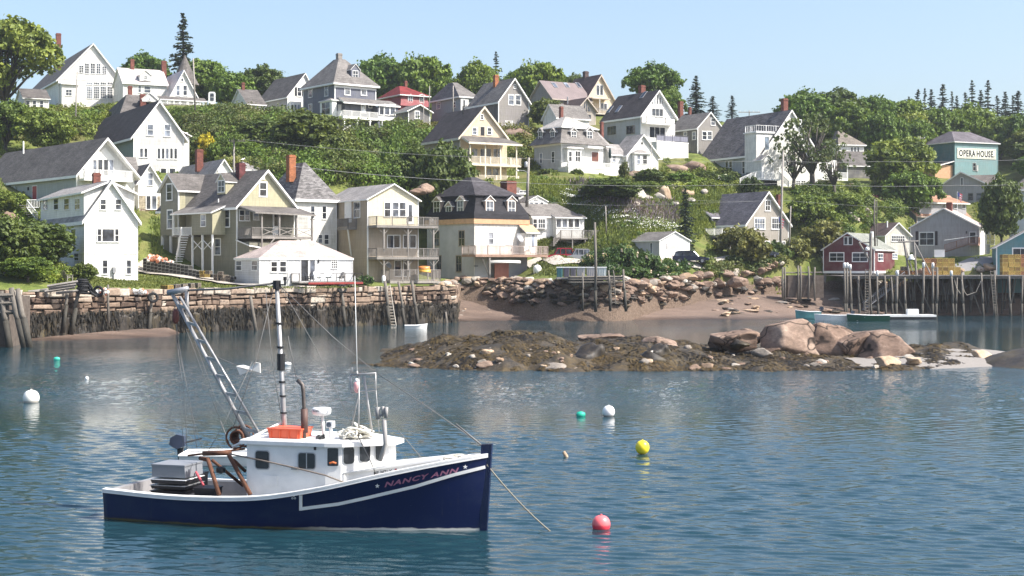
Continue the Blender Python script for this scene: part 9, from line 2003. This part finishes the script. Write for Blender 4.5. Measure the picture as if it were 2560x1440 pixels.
# rope heaps and bow line
def rope_heap(name, lab, c, rx, ry, h, n, m, seed, r=.018):
    rs = random.Random(seed); pts = []
    for i in range(n): a = rs.uniform(0,6.28); q = rs.random()**.5; pts.append(Vector((math.cos(a)*rx*q, math.sin(a)*ry*q, rs.uniform(0,h)*(1-q*.7)+r)))
    Q = []
    for i in range(1,n-2):
        p0,p1,p2,p3 = pts[i-1:i+3]
        for k in range(6): t=k/6; Q.append(.5*((2*p1)+(p2-p0)*t+(2*p0-5*p1+4*p2-p3)*t*t+(3*p1-p0-3*p2+p3)*t**3))
    mb = MB(); mb.tube(Q, r, 5); o = mb.build(name, m, None, True); o.location = c; tag(o, lab, 'rope'); return o
def bw(s, b, z): c_, s_ = B.ct, B.st; return Vector((B.P.x+s*c_-b*s_, B.P.y+s*s_+b*c_, z))
s_,z_=B.onb(888,1092,-.3); rope_heap('rope_pile','heap of white rope on the cabin roof of the blue boat',bw(s_,-.2,zr+.13),.52,.5,.46,75,plain('white_rope',(.72,.69,.60),.9,.1),2,.026)
s_,z_=B.onb(1150,1140,-.1); rope_heap('bow_rope','small coil of pale rope on the bow deck of the blue boat',bw(s_,-.05,sheer(s_)-.02),.5,.2,.14,40,plain('white_rope',(.72,.69,.60),.9,.1),3)
s_,z_=B.onb(800,1095,-.6); rope_heap('black_hose_coil','black coil beside the radar post on the cabin roof',bw(s_,-.6,zr+.13),.13,.13,.16,22,DARKM,5,.022)
def bbox(name, lab, rect, b, dep, m, cat='crate', lid=None, taper=.94, ribs=0):
    u0,v0,u1,v1=rect; a,z1=B.onb(u0,v0,b); c,z0=B.onb(u1,v1,b); o=empty(name, bw((a+c)/2,b,z0), B.th, lab, cat); w_=(c-a)/2; hh=z1-z0; k=taper; mb=MB()
    mb.hexa([(-w_*k,.02,0),(w_*k,.02,0),(w_*k,dep,0),(-w_*k,dep,0),(-w_,0,hh*.88),(w_,0,hh*.88),(w_,dep,hh*.88),(-w_,dep,hh*.88)])
    for i in range(ribs): x=-w_*.8+w_*1.6*i/max(1,ribs-1); mb.box(x-.015,x+.015,-.02,.01,.03,hh*.85)
    mb.build('body', m, o); mb=MB(); mb.box(-w_-.02,w_+.02,-.025,dep+.02,hh*.88,hh); mb.build('rim', lid or m, o); return o
OR_ = plain('orange_red_plastic',(.72,.13,.06),.45,.12); bbox('fish_crate','orange red fish crate on the cabin roof beside the mast',(669,1070,752,1101),-.75,.75,OR_,'crate',ribs=4,taper=.9)
GT=plain('grey_tote_plastic',(.22,.23,.25),.5,.15); BT=plain('black_tote_plastic',(.022,.020,.024),.5,.3)
bbox('tote','upside down grey tote on top of the stack at the stern',(380,1160,461,1196),-1.15,1.0,GT,'tote',taper=1.04)
for i,(v0,v1,lab) in enumerate(((1197,1212,'black tote directly under the grey one at the stern'),(1212,1226,'middle black tote of the stern stack'),(1226,1240,'lowest black tote of the stern stack'))): bbox('tote',lab,(376,v0,463,v1),-1.17,1.05,BT,'tote',CAPW if i==0 else GALV if i==1 else BT)
bbox('battery_box','dark box between the tote stack and the rusty frame',(484,1219,534,1241),-1.25,.5,BT,'box'); bbox('tote','single dark tote standing behind the stern stack',(466,1184,494,1232),-.1,.6,BT,'tote')
s_,z_=B.onb(490,1180,-.6); s2,z2=B.onb(509,1214,-.9); mb=MB(); mb.tube([Vector((0,0,0)),bw(s2,-.9,z2)-bw(s_,-.6,z_)],.035,7); o=mb.build('red_pole',plain('faded_red_pole',(.55,.10,.12),.5)); o.location=bw(s_,-.6,z_); tag(o,'faded red pole leaning beside the dark totes','pole')
o=empty('pink_float', bw(*[B.onb(892,964,-.03)[0],-.03,B.onb(892,964,-.03)[1]]), B.th, 'pink and white float hanging in the antenna frame', 'float'); mb=MB(); mb.lathe([(.02,-.2),(.07,-.14),(.09,.02),(.07,.1)],(0,0,0),10); mb.build('body',plain('pink_plastic',(.75,.38,.38),.5),o,True); mb=MB(); mb.lathe([(.07,.101),(.05,.18),(.02,.2)],(0,0,0),10); mb.build('cap',CAPW,o,True)
# ---------------------------------------------------------------- thin sea haze
mb = MB(); mb.box(-300, 300, -8, 520, -1.6, 75); hz = mb.build('haze', bpy.data.materials.new('sea_haze')); m_ = hz.data.materials[0]; m_.use_nodes = True; m_.node_tree.nodes.clear()
vp = m_.node_tree.nodes.new('ShaderNodeVolumePrincipled'); vp.inputs['Color'].default_value = (.86,.92,1,1); vp.inputs['Density'].default_value = .00015; vp.inputs['Anisotropy'].default_value = .3
mo_ = m_.node_tree.nodes.new('ShaderNodeOutputMaterial'); m_.node_tree.links.new(vp.outputs[0], mo_.inputs['Volume']); tag(hz, kind='stuff')
SC.cycles.volume_bounces = 0
